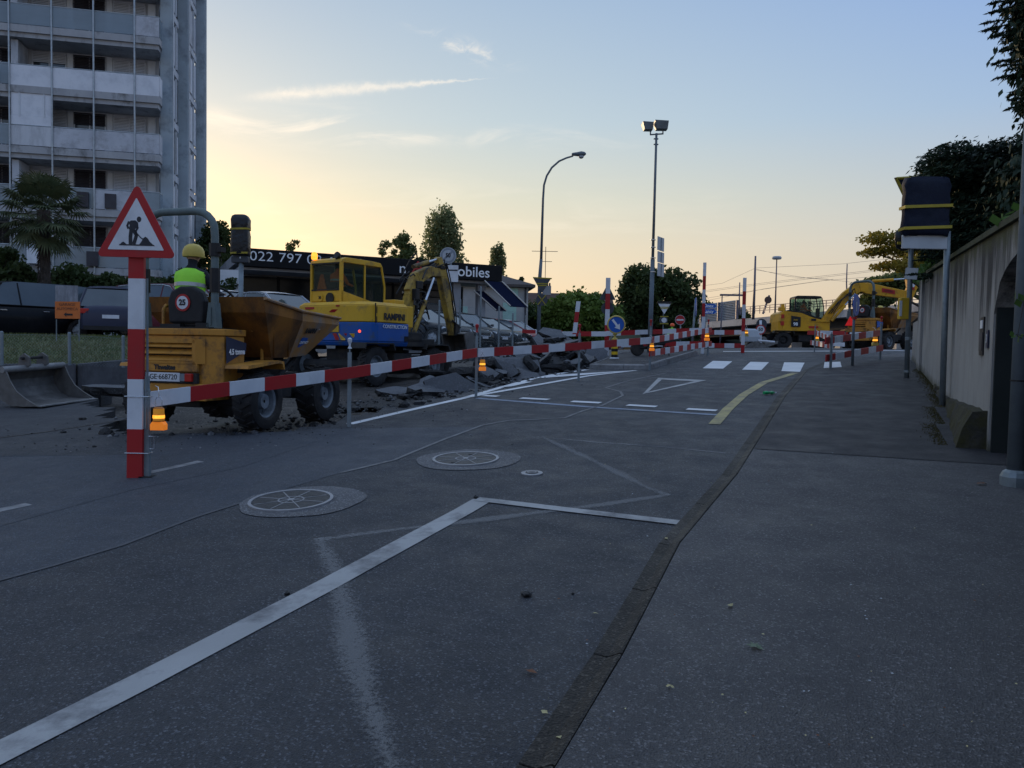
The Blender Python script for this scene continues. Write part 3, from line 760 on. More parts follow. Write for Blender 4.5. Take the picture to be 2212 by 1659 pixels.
# ---------------------------------------------------------------- car showroom
M_BLACK = mat('black_fascia', (.006, .007, .009), .5, c2=(.009, .010, .012), scale=2, spec=.12)
M_DKGLASS = mat('dark_shop_glass', (.010, .013, .017), .12, c2=(.016, .02, .026), scale=.6, spec=.15)
M_GREYP = mat('grey_render', (.30, .31, .33), .8, c2=(.25, .26, .28), scale=1.0, dirt=(.18, .18, .19))
M_LETW = mat('white_letter', (.78, .80, .82), .5, c2=(.7, .72, .74), scale=9)
M_LETR = mat('red_letter', (.42, .03, .03), .4, c2=(.3, .02, .02), scale=9)
SA, SB = Vector((-12.5, 34.9)), Vector((-.62, 40.6)); sd = (SB - SA); sl_len = sd.length; sa = math.atan2(sd.y, sd.x)
sh = thing('car_showroom', 'low black fronted car showroom with white lettering on its long fascia', 'showroom', M=Matrix.Translation((SA.x, SA.y, 0)) @ RZ(sa))
Lg = sl_len
MB().prism([(-.0, 0), (Lg, 0), (Lg, .35), (0, .35)], 5.28, 6.10).build('fascia', M_BLACK, sh, bevel=.02)
MB().box((Lg / 2, 4.5, 5.7), (Lg, 8.2, .5)).build('roof', M_GREYP, sh)
MB().box((Lg / 2, 1.4, 5.2), (Lg - .2, 2.2, .12)).build('soffit', M_GREYP, sh)
for i in range(6):
    a_ = .3 + i * 1.95; g_ = MB().box((a_ + .93, 2.6, 3.5), (1.82, .04, 3.1)).build('shop_window', M_DKGLASS, sh)
    MB().box((a_ + 1.88, 2.56, 3.5), (.07, .1, 3.2)).build('mullion', M_BLACK, g_)
MB().box((6.2, 6.5, 3.5), (12.0, 7.0, 3.3)).build('rear_wall', M_GREYP, sh)
for x_ in (10.9, 12.3): MB().box((x_, .8, 3.5), (.42, .42, 3.4)).build('column', M_GREYP, sh, bevel=.02)
st_ = MB()
for q in range(9): st_.box((10.15, 2.3, 2.1 + q * .36), (.7, .3 + .04 * (q % 2), .30))
st_.build('stone_cladding', mat('stone_cladding', (.16, .15, .14), .9, c2=(.10, .09, .09), scale=4, bump=.5), sh)
MB().prism([(-.9, 0.6), (.1, .2), (.1, .6), (-.9, 1.2)], 1.9, 5.1).build('side_wall', M_FRAME, sh)
RXV = RX(math.pi / 2)
text('022 797 08 42', .62, M_LETW, sh, T(2.62, -.012, 5.74) @ RXV, bold=-.004, sx=1.16)
text('n', .72, M_LETW, sh, T(7.75, -.012, 5.62) @ RXV, sx=1.1)
text('A', .86, M_LETR, sh, T(8.55, -.012, 5.70) @ RXV, sx=1.2)
text('utomobiles', .74, M_LETW, sh, T(9.0, -.012, 5.66) @ RXV, align='LEFT', sx=1.04, bold=.006)
# awnings
M_NAVY = mat('navy_awning', (.006, .010, .030), .95, c2=(.008, .012, .036), scale=3, bump=.2, spec=.1)
M_CREAM = mat('cream_bar', (.55, .53, .48), .5, c2=(.45, .43, .4), scale=5)
for k_, (x0, x1, zt, zb, dy0, dy1) in enumerate([(12.15, 13.15, 5.25, 3.95, -.05, -.9), (11.75, 12.35, 4.75, 3.75, .45, .0)]):
    aw = thing('awning', ['larger navy awning lowered at the right end of the showroom', 'smaller navy awning tucked under the larger one'][k_], 'awning', group='navy awnings of the showroom', M=Matrix.Translation((SA.x, SA.y, 0)) @ RZ(sa))
    MB().add([(x0, dy0, zt), (x1, dy0, zt), (x1 + 1.1, dy1, zb), (x0 + 1.1, dy1, zb), (x0, dy0, zt - .03), (x1, dy0, zt - .03), (x1 + 1.1, dy1, zb - .03), (x0 + 1.1, dy1, zb - .03)], [(0, 1, 2, 3), (7, 6, 5, 4), (0, 4, 5, 1), (1, 5, 6, 2), (2, 6, 7, 3), (3, 7, 4, 0)]).build('canvas', M_NAVY, aw)
    for xx in (x0, x1): MB().tube([(xx, dy0 - .03, zt + .02), (xx + 1.1, dy1 - .03, zb + .02)], .035, 6).build('arm', M_CREAM, aw)

# ---------------------------------------------------------------- houses behind
M_ROOF = mat('roof_tile', (.10, .085, .08), .85, c2=(.07, .06, .058), scale=14, bump=.5, bscale=40)
M_ROOFB = mat('brown_roof_tile', (.11, .07, .055), .85, c2=(.08, .05, .045), scale=14, bump=.5, bscale=40)
M_HOUSE = mat('house_render', (.40, .39, .38), .9, c2=(.34, .33, .32), scale=1.2)
M_MINT = mat('mint_shutter', (.36, .55, .48), .6, c2=(.3, .48, .42), scale=4)
def house(name, label, c, rz, w, d, z0, ze, zrg, roofm, wins=(), hip=True):
    h_ = thing(name, label, 'house', M=Matrix.Translation((c[0], c[1], 0)) @ RZ(rz))
    MB().box((0, 0, (z0 + ze) / 2), (w, d, ze - z0)).build('wall', M_HOUSE, h_)
    e = .45; a_, b_ = w / 2 + e, d / 2 + e; k = min(b_, a_) * .95
    rv = [(-a_, -b_, ze), (a_, -b_, ze), (a_, b_, ze), (-a_, b_, ze), (-a_ + (k if hip else 0), 0, zrg), (a_ - (k if hip else 0), 0, zrg)]
    rv += [(v[0], v[1], ze - .18) for v in rv[:4]]
    MB().add(rv, [(0, 1, 5, 4), (1, 2, 5), (2, 3, 4, 5), (3, 0, 4), (6, 7, 1, 0), (7, 8, 2, 1), (8, 9, 3, 2), (9, 6, 0, 3), (9, 8, 7, 6)]).build('roof', roofm, h_)
    for (x_, z_, ww, hh) in wins:
        w_ = MB().box((x_, -d / 2 - .02, z_), (ww, .06, hh)).build('shutter', M_MINT, h_)
        MB().box((x_, -d / 2 - .03, z_ - hh / 2 - .05), (ww + .15, .12, .07)).build('sill', M_FRAME, w_)
    return h_
hs = house('house', 'pale rendered house with grey hipped roof and mint shutters behind the showroom', (-3.85, 58, 0), .10, 9.0, 8, 1.7, 6.3, 7.9, M_ROOF, [(3.2, 4.4, .95, 1.25), (3.5, 5.75, .55, .6), (.0, 4.2, .5, 1.0)])
MB().tube([(4.3, -4.1, 6.2), (4.3, -4.1, 2)], .06, 8).build('downpipe', M_SHUTD, hs)
h2 = house('house', 'low brown roofed house far behind the green bush, with a television aerial', (1.7, 84, 0), 0, 17, 9, 1.7, 5.0, 8.0, M_ROOFB, hip=False)
ch = MB().box((1.9, 0, 8.25), (.9, .7, 1.0)).build('chimney', M_CONC, h2)
MB().tube([(1.7, 0, 8.7), (1.7, 0, 13.0)], .035, 5).tube([(.2, 0, 12.5), (3.0, 0, 12.5)], .03, 5).tube([(1.3, 0, 11.4), (2.4, 0, 11.4)], .03, 5).build('aerial', M_SHUTD, h2)
for q in (-.25, .05, .3): MB().lathe([(.11, 8.7), (.09, 9.1)], 8, T(1.9 + q, 0, 0)).build('chimney_pot', M_ROOFB, h2)

# ---------------------------------------------------------------- road bridge on the right
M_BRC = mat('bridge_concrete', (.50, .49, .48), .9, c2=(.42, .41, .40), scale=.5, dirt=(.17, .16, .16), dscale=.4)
M_UNDER = mat('shade_dark_concrete', (.07, .07, .07), .9, c2=(.045, .045, .045), scale=.5)  # concrete darkened so its colour carries the shade below the deck
M_METAL = mat('painted_rail', (.16, .15, .18), .5, .3, c2=(.12, .11, .14), scale=4)
M_NOISE = mat('noise_barrier_sheet', (.20, .23, .27), .5, .2, c2=(.16, .19, .23), scale=1)
pA, pB, pC = A(1470, 697, 104), A(1591, 690, 94), A(1990, 668, 68)
br = thing('road_bridge', 'concrete road bridge crossing behind the works, with railing and noise barrier', 'bridge')
def along(a_, b_, t): return a_.lerp(b_, t)
def barseg(mb, a_, b_, z0, z1, th, off=0):
    d = Vector((b_.x - a_.x, b_.y - a_.y, 0)).normalized(); nr = Vector((-d.y, d.x, 0)); a_ = a_ + nr * off; b_ = b_ + nr * off; nr = nr * th
    vs = [(a_.x, a_.y, a_.z + z0), (b_.x, b_.y, b_.z + z0), (b_.x, b_.y, b_.z + z1), (a_.x, a_.y, a_.z + z1)]
    vs += [(v[0] + nr.x, v[1] + nr.y, v[2]) for v in vs]
    mb.add(vs, [(3, 2, 1, 0), (4, 5, 6, 7), (0, 1, 5, 4), (1, 2, 6, 5), (2, 3, 7, 6), (3, 0, 4, 7)])
pD = pA + (pA - pC).normalized() * 40; pD.z = 4.0
mb = MB(); barseg(mb, pD, pC, .0, .60, .35); mb.build('parapet', M_BRC, br)
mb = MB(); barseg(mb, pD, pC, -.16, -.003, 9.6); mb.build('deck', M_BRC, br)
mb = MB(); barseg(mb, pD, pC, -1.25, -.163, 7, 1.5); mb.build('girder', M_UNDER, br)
mb = MB(); barseg(mb, pD, pC, -8, -.17, .6, 10.5); mb.build('dark_infill_wall', M_UNDER, br)  # dark wall added to fill the shaded void under the bridge
n = 30
for i in range(n + 1):
    p_ = along(pB, pC, i / n); MB().box((p_.x, p_.y + .15, p_.z + 1.0), (.08, .08, .9)).build('rail_post', M_METAL, br)
for z_ in (.85, 1.12, 1.40):
    mb = MB(); barseg(mb, pB, pC, z_, z_ + .07, .06); mb.build('rail', M_METAL, br)
nb = 7; p0 = pA + (pD - pA) * .35
for i in range(nb):
    a_, b_ = along(p0, pB, i / nb), along(p0, pB, (i + 1) / nb)
    mb = MB()
    for q in range(12):
        z0 = -.10 + q * .205
        d = Vector((b_.x - a_.x, b_.y - a_.y, 0)).normalized(); nr = Vector((d.y, -d.x, 0))
        vs = [(a_.x, a_.y, a_.z + z0), (b_.x, b_.y, b_.z + z0), (b_.x + nr.x * .08, b_.y + nr.y * .08, b_.z + z0 + .07), (a_.x + nr.x * .08, a_.y + nr.y * .08, a_.z + z0 + .07), (b_.x, b_.y, b_.z + z0 + .2), (a_.x, a_.y, a_.z + z0 + .2)]
        mb.add(vs, [(0, 1, 2, 3), (3, 2, 4, 5)])
    mb.build('noise_panel', M_NOISE, br)
    MB().box((b_.x, b_.y - .1, b_.z + 1.2), (.3, .2, 2.3)).build('barrier_post', M_METAL, br)
for t_ in (-.35, .12, .40, .68, .95):
    p_ = pB.lerp(pC, t_) if t_ > 0 else pB.lerp(pA, -t_ * 2)
    MB().box((p_.x + 1.5, p_.y + 5, 2.5), (1.2, 2.5, 5)).build('pier', M_BRC, br)
# ground bank below and behind the bridge
grid_mesh('bank', np.arange(-10, 90, 3), np.arange(98, 150, 3), lambda x, y: 1.8 + max(0, min(1, (y - 100) / 12)) * 2.6 + .3 * mnoise.noise(Vector((x * .2, y * .2, 0))), lambda x, y: y > 104 - x * .35 + 6, mat('dark_bank', (.03, .04, .02), .95, c2=(.02, .028, .015), scale=.5))
# grass island behind the crossing
def isl(x, y): return ((x - 4.5) / 8.5) ** 2 + ((y - 43) / 5.5) ** 2 < 1
grid_mesh('grass_island', np.arange(-6, 16, .5), np.arange(36, 52, .5), lambda x, y: H(x, y) + .12 + .28 * max(0, 1 - ((x - 4.5) / 8.5) ** 2 - ((y - 43) / 5.5) ** 2), isl, mat('mown_grass', (.07, .12, .03), .9, c2=(.10, .13, .04), scale=1.2, bump=.4))

# ---------------------------------------------------------------- garden wall on the right
M_GW = None
def gardenwall():
    m = bpy.data.materials.new('stained_render'); m.use_nodes = True; t = m.node_tree; L = t.links; bs = t.nodes['Principled BSDF']
    co = N(t, 'ShaderNodeTexCoord'); mp = N(t, 'ShaderNodeMapping'); mp.inputs['Scale'].default_value = (1, 1, .10); L.new(co.outputs['Object'], mp.inputs[0])
    def nz(vec, sc, det=6, ro=.65):
        n = N(t, 'ShaderNodeTexNoise'); n.inputs['Scale'].default_value = sc; n.inputs['Detail'].default_value = det; n.inputs['Roughness'].default_value = ro; L.new(vec, n.inputs['Vector']); return n.outputs['Fac']
    def mr(f, a, b, c=0, d=1):
        n = N(t, 'ShaderNodeMapRange'); L.new(f, n.inputs[0]); n.inputs[1].default_value = a; n.inputs[2].default_value = b; n.inputs[3].default_value = c; n.inputs[4].default_value = d; return n.outputs[0]
    def mx(f, a, b):
        n = N(t, 'ShaderNodeMix', data_type='RGBA'); L.new(f, n.inputs[0])
        for s_, v in ((n.inputs[6], a), (n.inputs[7], b)):
            if isinstance(v, tuple): s_.default_value = (*v, 1)
            else: L.new(v, s_)
        return n.outputs[2]
    def ma(op, a, b):
        n = N(t, 'ShaderNodeMath', operation=op)
        for i, v in enumerate((a, b)):
            if isinstance(v, (int, float)): n.inputs[i].default_value = v
            else: L.new(v, n.inputs[i])
        return n.outputs[0]
    s = N(t, 'ShaderNodeSeparateXYZ'); L.new(co.outputs['UV'], s.inputs[0])   # v: 0 at the foot, 1 at the top
    v_ = s.outputs[1]
    streak = nz(mp.outputs[0], 2.6, 8, .75); streak2 = nz(mp.outputs[0], 6, 8, .75)
    col = mx(mr(nz(co.outputs['Object'], 1.1), .35, .7), (.35, .34, .32), (.27, .26, .245))
    col = mx(mr(streak2, .48, .78, 0, .6), col, (.20, .19, .17))
    topd = mr(ma('ADD', v_, ma('MULTIPLY', ma('SUBTRACT', streak, .5), 2.2)), .55, .95)
    col = mx(topd, col, (.04, .038, .037))
    moss = mr(ma('ADD', v_, ma('MULTIPLY', ma('SUBTRACT', nz(co.outputs['Object'], 3), .5), .35)), .90, 1.02, 0, .8)
    col = mx(moss, col, (.07, .075, .02))
    foot = mr(ma('SUBTRACT', ma('ADD', v_, ma('MULTIPLY', nz(co.outputs['Object'], 5), .18)), .09), .02, .10, .85, 0)
    col = mx(foot, col, (.06, .06, .03))
    L.new(col, bs.inputs['Base Color']); bs.inputs['Roughness'].default_value = .92
    b = N(t, 'ShaderNodeBump'); b.inputs['Strength'].default_value = .5; b.inputs['Distance'].default_value = .015; L.new(nz(co.outputs['Object'], 55, 4), b.inputs['Height']); L.new(b.outputs[0], bs.inputs['Normal'])
    return m
M_GW = gardenwall()
def wl_p(y): return Vector((WALL_A.x + (y - WALL_A.y) * wd.x / wd.y, y))
def ztop(y): return 2.85 + .0537 * (y - 6.2)
gw = thing('garden_wall', 'tall stained rendered garden wall along the pavement with an arched gateway', 'wall')
def wallsec(name, y0, y1, zb, zt, t0=0, t1=.45, parent=gw, m=None, n=10):
    mb = MB(); vs = []; uv = []
    for i in range(n + 1):
        y = y0 + (y1 - y0) * i / n; p_ = wl_p(y)
        for (tt, f) in ((t0, 0), (t0, 1), (t1, 1), (t1, 0)):
            q_ = p_ + wn_ * tt; z_ = zb(y) if f == 0 else zt(y); vs.append((q_.x, q_.y, z_))
            g0 = H(p_.x, p_.y); uv.append((y, (z_ - g0) / (ztop(y) - g0)))
    fs = [(4 * i + k, 4 * i + (k + 1) % 4, 4 * i + 4 + (k + 1) % 4, 4 * i + 4 + k) for i in range(n) for k in range(4)] + [(3, 2, 1, 0), (4 * n, 4 * n + 1, 4 * n + 2, 4 * n + 3)]
    o = mb.add(vs, fs).build(name, m or M_GW, parent)
    ul = o.data.uv_layers.new(name='uv')
    for li, l in enumerate(o.data.loops): ul.data[li].uv = uv[l.vertex_index]
    return o
gz = lambda y: H(wl_p(y).x, y) - .1
wallsec('wall_face', 7.9, 11.3, gz, ztop); wallsec('wall_face', 11.31, 16.3, gz, lambda y: ztop(y) - .02)
wallsec('end_pier', 16.32, 17.1, gz, lambda y: ztop(y) + .06, -.05, .5)
wallsec('wall_face', -2, 4.2, gz, ztop)
# second, lower run turning away beyond the pier
wallsec('wall_face', 17.12, 19.6, gz, lambda y: ztop(17.1) - .9, .02, .45)
# arch lintel
na = 14; ya, yb = 4.2, 7.9; vs = []; uv = []
zsp = lambda y: H(wl_p(y).x, y) + 1.55
for i in range(na + 1):
    y = ya + (yb - ya) * i / na; t_ = (i / na) * 2 - 1; zb_ = H(wl_p(y).x, y) + 1.45 + .62 * math.sqrt(max(0, 1 - t_ * t_)); p_ = wl_p(y)
    for tt, z_ in ((0, zb_), (0, ztop(y)), (.45, ztop(y)), (.45, zb_)):
        q_ = p_ + wn_ * tt; vs.append((q_.x, q_.y, z_)); g0 = H(p_.x, y); uv.append((y, (z_ - g0) / (ztop(y) - g0)))
fs = [(4 * i + k, 4 * i + (k + 1) % 4, 4 * i + 4 + (k + 1) % 4, 4 * i + 4 + k) for i in range(na) for k in range(4)]
o = MB().add(vs, fs).build('arch', M_GW, gw); ul = o.data.uv_layers.new(name='uv')
for li, l in enumerate(o.data.loops): ul.data[li].uv = uv[l.vertex_index]
M_DOOR = mat('dark_green_gate', (.020, .025, .024), .8, c2=(.015, .019, .018), scale=2, dirt=(.012, .013, .013))
dr = wallsec('gate', 4.1, 8.0, gz, lambda y: ztop(y) - .2, 1.1, 1.18, m=M_DOOR)
for yj in (4.22, 7.87): q_ = wl_p(yj) + wn_ * .56; MB().box((0, 0, 0), (.05, 1.08, 2.3), T(q_.x, q_.y, H(q_.x, q_.y) + .95) @ RZ(math.atan2(wn_.y, wn_.x) - math.pi / 2)).build('jamb_shade_panel', M_DOOR, dr)  # dark panels added over the wall ends to stand in for recess shade
for i in range(9):
    y = 4.35 + i * .42; p_ = wl_p(y) + wn_ * 1.085; MB().box((p_.x, p_.y, H(p_.x, p_.y) + .95), (.03, .03, 2.1), None).build('gate_rib', M_DOOR, dr)
p_ = wl_p(7.25) + wn_ * 1.05; MB().box((p_.x, p_.y, H(p_.x, p_.y) + 1.28), (.04, .05, .12)).tube([(p_.x - .02, p_.y, H(p_.x, p_.y) + 1.28), (p_.x + .02, p_.y - .25, H(p_.x, p_.y) + 1.28)], .012, 6).build('handle', M_METAL, dr)
# coping slabs
yy = -2.0
M_COPE = mat('mossy_coping', (.09, .09, .06), .95, c2=(.06, .065, .03), scale=5, bump=.6, dirt=(.05, .06, .015))
while yy < 16.2:
    wallsec('coping_stone', yy, min(yy + .95, 16.28), lambda y: ztop(y) + .003, lambda y: ztop(y) + .065, -.04, .49, m=M_COPE, n=1); yy += .96
# mailbox slot and number plate
def on_wall(y, z, out=.012): 
    p_ = wl_p(y); return Vector((p_.x, p_.y, z)) - Vector((wn_.x, wn_.y, 0)) * out
WM = Matrix(((wd.x, 0, -wn_.x, 0), (wd.y, 0, -wn_.y, 0), (0, 1, 0, 0), (0, 0, 0, 1)))   # x along wall, y up, z outwards
def wall_m(y, z, out=.0):
    M = (Matrix(((-wd.x, 0, -wn_.x, 0), (-wd.y, 0, -wn_.y, 0), (0, 1, 0, 0), (0, 0, 0, 1)))).copy(); p_ = on_wall(y, z, out); M.translation = p_; return M
mbx = thing('letter_box', 'narrow dark letter box set in the wall beside the gateway', 'letter box', M=wall_m(8.52, EYE + .255, .0))
MB().box((0, 0, -.01), (.26, .42, .05)).build('recess', mat('black_recess', (.01, .01, .012), .5), mbx)
MB().box((0, .13, .017), (.16, .09, .012)).build('name_tag', M_LETW, mbx); MB().box((0, -.06, .017), (.2, .2, .01)).build('flap', M_SHUTD, mbx)
npt = thing('number_plate', 'small dark blue house number plate on the wall by the gateway', 'plate', M=wall_m(8.14, EYE + .215, 0))
MB().box((0, 0, .012), (.14, .19, .012)).build('plate', mat('dark_blue_enamel', (.02, .03, .07), .3), npt)
text('3', .13, M_LETW, npt, T(0, 0, .021), 'numeral', depth=.003)
# battered rough plinth with moss
M_PLI = mat('mossy_stone', (.060, .056, .048), .95, c2=(.028, .028, .025), scale=7, bump=.9, bscale=25, dirt=(.050, .047, .018), dscale=3, dlo=.42, dhi=.6)
mb = MB(); n = 22; rings = []
for i in range(n + 1):
    y = 8.0 + i * .24; p_ = wl_p(y); g0 = H(p_.x, p_.y); out = (.30 - .24 * min(1, (y - 8) / 3.4)) ; hh = .44 - .32 * min(1, (y - 8) / 3.6)
    rr = lambda s_: mnoise.noise(Vector((y * 3, s_ * 5, 1))) * .05
    q_ = lambda tt: p_ - Vector((wn_.x, wn_.y)) * tt
    a_ = q_(-.02); b_ = q_(out * .45 + rr(1)); c_ = q_(out * .75 + rr(2)); d_ = q_(out + rr(3))
    rings.append([(a_.x, a_.y, g0 - .1), (a_.x, a_.y, g0 + hh + rr(4)), (b_.x, b_.y, g0 + hh * .96 + rr(5)), (c_.x, c_.y, g0 + hh * .55 + rr(6)), (d_.x, d_.y, g0 - .05)])
mb.loft(rings).build('rough_plinth', M_PLI, gw)
# ================================================================== TREES AND PLANTS
rng = np.random.default_rng(5)
def cards(name, pts, size, m, parent=None, aspect=1.7, dirs=None, jitter=.35, stuff=False):
    n = len(pts); pts = np.asarray(pts, float)
    if dirs is None:
        d = rng.normal(size=(n, 3))
    else: d = np.asarray(dirs, float) + rng.normal(size=(n, 3)) * .25
    d /= np.linalg.norm(d, axis=1, keepdims=True) + 1e-9
    r = rng.normal(size=(n, 3)); s = np.cross(d, r); s /= np.linalg.norm(s, axis=1, keepdims=True) + 1e-9
    sz = size * (1 + jitter * rng.uniform(-1, 1, (n, 1)))
    a = d * sz * aspect / 2; b = s * sz / 2
    v = np.empty((n, 4, 3)); v[:, 0] = pts - a; v[:, 1] = pts + b - a * .1; v[:, 2] = pts + a; v[:, 3] = pts - b - a * .1
    me = bpy.data.meshes.new(name); me.vertices.add(n * 4); me.vertices.foreach_set('co', v.ravel())
    me.loops.add(n * 4); me.loops.foreach_set('vertex_index', np.arange(n * 4, dtype=np.int32))
    me.polygons.add(n); me.polygons.foreach_set('loop_start', np.arange(0, n * 4, 4, dtype=np.int32))
    me.materials.append(m); me.update(calc_edges=True)
    o = bpy.data.objects.new(name, me); COL.objects.link(o)
    if parent: o.parent = parent
    if stuff: o['kind'] = 'stuff'
    return o
def clump_pts(cs, n):
    """cs: list of (center, radius triple)"""
    w = np.array([c[1][0] * c[1][1] * c[1][2] for c in cs]) ** .8; w /= w.sum()
    idx = rng.choice(len(cs), n, p=w); C_ = np.array([c[0] for c in cs]); R_ = np.array([c[1] for c in cs])
    d = rng.normal(size=(n, 3)); d /= np.linalg.norm(d, axis=1, keepdims=True)
    rr = rng.uniform(0, 1, (n, 1)) ** .42 * np.where(rng.uniform(0, 1, (n, 1)) < .16, rng.uniform(1.0, 1.45, (n, 1)), 1.0)
    return C_[idx] + d * rr * R_[idx]
M_BARK = mat('bark', (.075, .06, .05), .95, c2=(.045, .038, .032), scale=9, bump=.8, stretch=(1, 1, .3))
L_DARK = leafmat('dark_leaf', (.034, .056, .018), (.060, .085, .028), .7, .35)
L_MID = leafmat('mid_leaf', (.075, .105, .032), (.115, .14, .048), .6, .4)
L_BUSH = leafmat('bright_leaf', (.08, .14, .025), (.13, .18, .035), .5)
L_POP = leafmat('poplar_leaf', (.14, .17, .075), (.22, .25, .12), .6, .6)
L_GOLD = leafmat('sun_gold_leaf', (.16, .15, .022), (.30, .22, .03), 1.2, .45)  # gold of the low sun is put into the leaf colour
L_CON = leafmat('conifer_needle', (.014, .028, .017), (.028, .050, .028), 1.2, .08)
L_PALM = leafmat('palm_leaf', (.045, .065, .03), (.10, .11, .05), 2, .15)
L_IVY = leafmat('ivy_leaf', (.05, .11, .02), (.09, .16, .04), 3, .3)
def tree(name, label, base, h, r, z0, n, leaf, m, shape='round', nc=26, group=None, cr=.30, cat='tree', lean=0, gap=1.0):
    t_ = thing(name, label, cat, base, group=group)
    cz = (z0 + h) / 2; hz = (h - z0) / 2; cs = []
    for i in range(nc):
        a_ = i * 2.399 + random.uniform(-.3, .3); q = (i + .5) / nc; zz = 1 - 2 * q
        rad = math.sqrt(max(0, 1 - zz * zz))
        if shape == 'poplar': rad = (1 - abs(zz) ** 5) ** .5 * (.88 + .06 * zz); k = random.uniform(.2, .8)
        elif shape == 'open': k = random.uniform(.25, .95); 
        else: k = random.uniform(.55, .88)
        p_ = Vector((rad * math.cos(a_) * r * k, rad * math.sin(a_) * r * k, cz + zz * hz * (.86 if shape != 'open' else .9) * (k if shape == 'round' else .95)))
        c_ = cr * random.uniform(.6, 1.35) * gap * (1.5 if shape == 'open' else 1); cs.append((tuple(p_), (r * c_, r * c_, r * c_ * (1.7 if shape == 'poplar' else .8))))
    mb = MB(); mb.tube([(0, 0, -.3), (.02 * r, 0, z0 * .6), (lean, .02 * r, cz), (lean * 1.1, 0, h * .93)], [r * .10, r * .08, r * .055, r * .012], 8)
    mb.build('trunk', M_BARK, t_, smooth='all')
    mb = MB()
    for p_, rr in cs:
        if random.random() < .6:
            p_ = Vector(p_); s_ = Vector((lean * .5, 0, max(z0 * .9, p_.z - r * .8)))
            mb.tube([s_, s_.lerp(p_, .55) + Vector((0, 0, .05 * r)), p_], [r * .035, r * .02, r * .006], 5)
    if mb.v: mb.build('limbs', M_BARK, t_)
    cards('crown', clump_pts(cs, n), leaf, m, t_)
    return t_
def at(px, py, Y):
    p_ = A(px, py, Y); return p_
def gtree(px, ytop, Y, wpx, zb, n, leaf, m, label, name='tree', shape='round', zground=1.8, **k):
    p_ = at(px, ytop, Y); r = wpx / 2 / F_PX * Y
    return tree(name, label, (p_.x, Y, zground), p_.z - zground, r, zb, n, leaf, m, shape, **k)
gtree(960, 441, 88, 104, 2.0, 13000, .21, L_POP, 'tall full poplar behind the showroom, the tallest tree on the skyline', 'poplar_tree', 'poplar', nc=60, cr=.33)
gtree(1077, 515, 92, 58, 3.0, 4200, .20, L_POP, 'smaller poplar rising right of the showroom roof', 'poplar_tree', 'poplar', nc=34, cr=.30)
gtree(868, 495, 80, 60, 2.0, 4200, .20, L_MID, 'broken topped tree just left of the tall poplar', 'tree', 'open', nc=24, cr=.30)
gtree(828, 508, 78, 44, 2.0, 1800, .20, L_MID, 'narrow tree at the left of the skyline clump by the poplar', 'tree', 'open', nc=16, cr=.34)
gtree(900, 535, 76, 60, 2.0, 3400, .2, L_DARK, 'low dark bushy tree at the foot of the tall poplar', 'tree', 'round', nc=22)
gtree(630, 506, 66, 56, 2.5, 1100, .16, L_MID, 'thin young tree showing over the phone number on the showroom', 'tree', 'open', nc=16, cr=.22)
gtree(678, 536, 66, 22, 2.5, 420, .24, L_MID, 'tip of a small tree peeping over the showroom roof', 'tree', 'open', nc=8, cr=.3)
gtree(470, 468, 47, 96, 1.0, 8500, .14, L_DARK, 'leafy tree between the tower and the covered traffic light', 'tree', 'open', nc=50, cr=.24)
gtree(478, 545, 44, 130, .2, 6500, .18, L_DARK, 'dense dark shrub below the tree beside the tower', 'shrub', 'round', nc=30, cat='shrub')
gtree(1248, 617, 58, 176, .0, 16000, .20, L_BUSH, 'broad domed bright green bush behind the rubble heap', 'bush', 'round', nc=60, cr=.26, cat='bush')
gtree(1416, 566, 78, 190, 1.2, 20000, .26, L_DARK, 'large dark round tree behind the floodlight mast', 'tree', 'round', nc=70, cr=.26)
gtree(1140, 640, 64, 110, .0, 6000, .22, L_DARK, 'dark shrubbery between the pale house and the green bush', 'shrub', 'round', nc=26, cat='shrub')
gtree(1125, 590, 74, 30, 2.0, 1400, .24, L_DARK, 'small dark tree at the corner of the pale house', 'tree', 'open', nc=12)
for i, (px, yt, Y, w, lb) in enumerate([(1528, 655, 118, 60, 'far tree behind the left end of the noise barrier'), (1570, 660, 122, 60, 'far tree above the middle of the noise barrier'), (1600, 665, 120, 36, 'far little tree where the noise barrier ends'), (1735, 652, 110, 54, 'far bush showing over the bridge behind the right excavator cab')]):
    gtree(px, yt, Y, w, 3.0, 1800, .32, L_MID, lb, 'tree', 'open', nc=18, group='far trees beyond the bridge')
gtree(1480, 690, 92, 90, .0, 3500, .3, L_DARK, 'dark undergrowth under the left end of the bridge', 'shrub', 'round', nc=14, cat='shrub')
# hedges and shrubs at the left
def hedge(name, label, a_, b_, z0, z1, th, n, leaf, m, cat='hedge'):
    t_ = thing(name, label, cat, (0, 0, 0)); a_, b_ = Vector(a_), Vector(b_)
    k = rng.uniform(0, 1, n); top = np.array([mnoise.noise(Vector((q * (b_ - a_).length * .8, 0, 7))) for q in k])
    z = z0 + (z1 - z0) * rng.uniform(0, 1, n) ** .6 * (1 + .35 * top)
    d = rng.uniform(-th / 2, th / 2, n)
    pts = np.stack([a_.x + (b_.x - a_.x) * k, a_.y + (b_.y - a_.y) * k + d, z], 1)
    cards('foliage', pts, leaf, m, t_)
    MB().tube([(a_.x, a_.y, z0), (a_.x + .1, a_.y, z0 + (z1 - z0) * .6)], .06, 6).build('stem', M_BARK, t_)
hedge('hedge', 'dark clipped hedge in front of the tower ground floor', (-22.5, 33.5), (-12.5, 35.0), 1.9, 4.7, 1.4, 15000, .13, L_DARK)
p_ = at(18, 520, 29); tree('shrub', 'large dark shrub at the left edge below the palm', (p_.x - .3, 29, 1.9), p_.z - 1.9, 1.4, .1, 8000, .12, L_DARK, nc=26, cat='shrub')
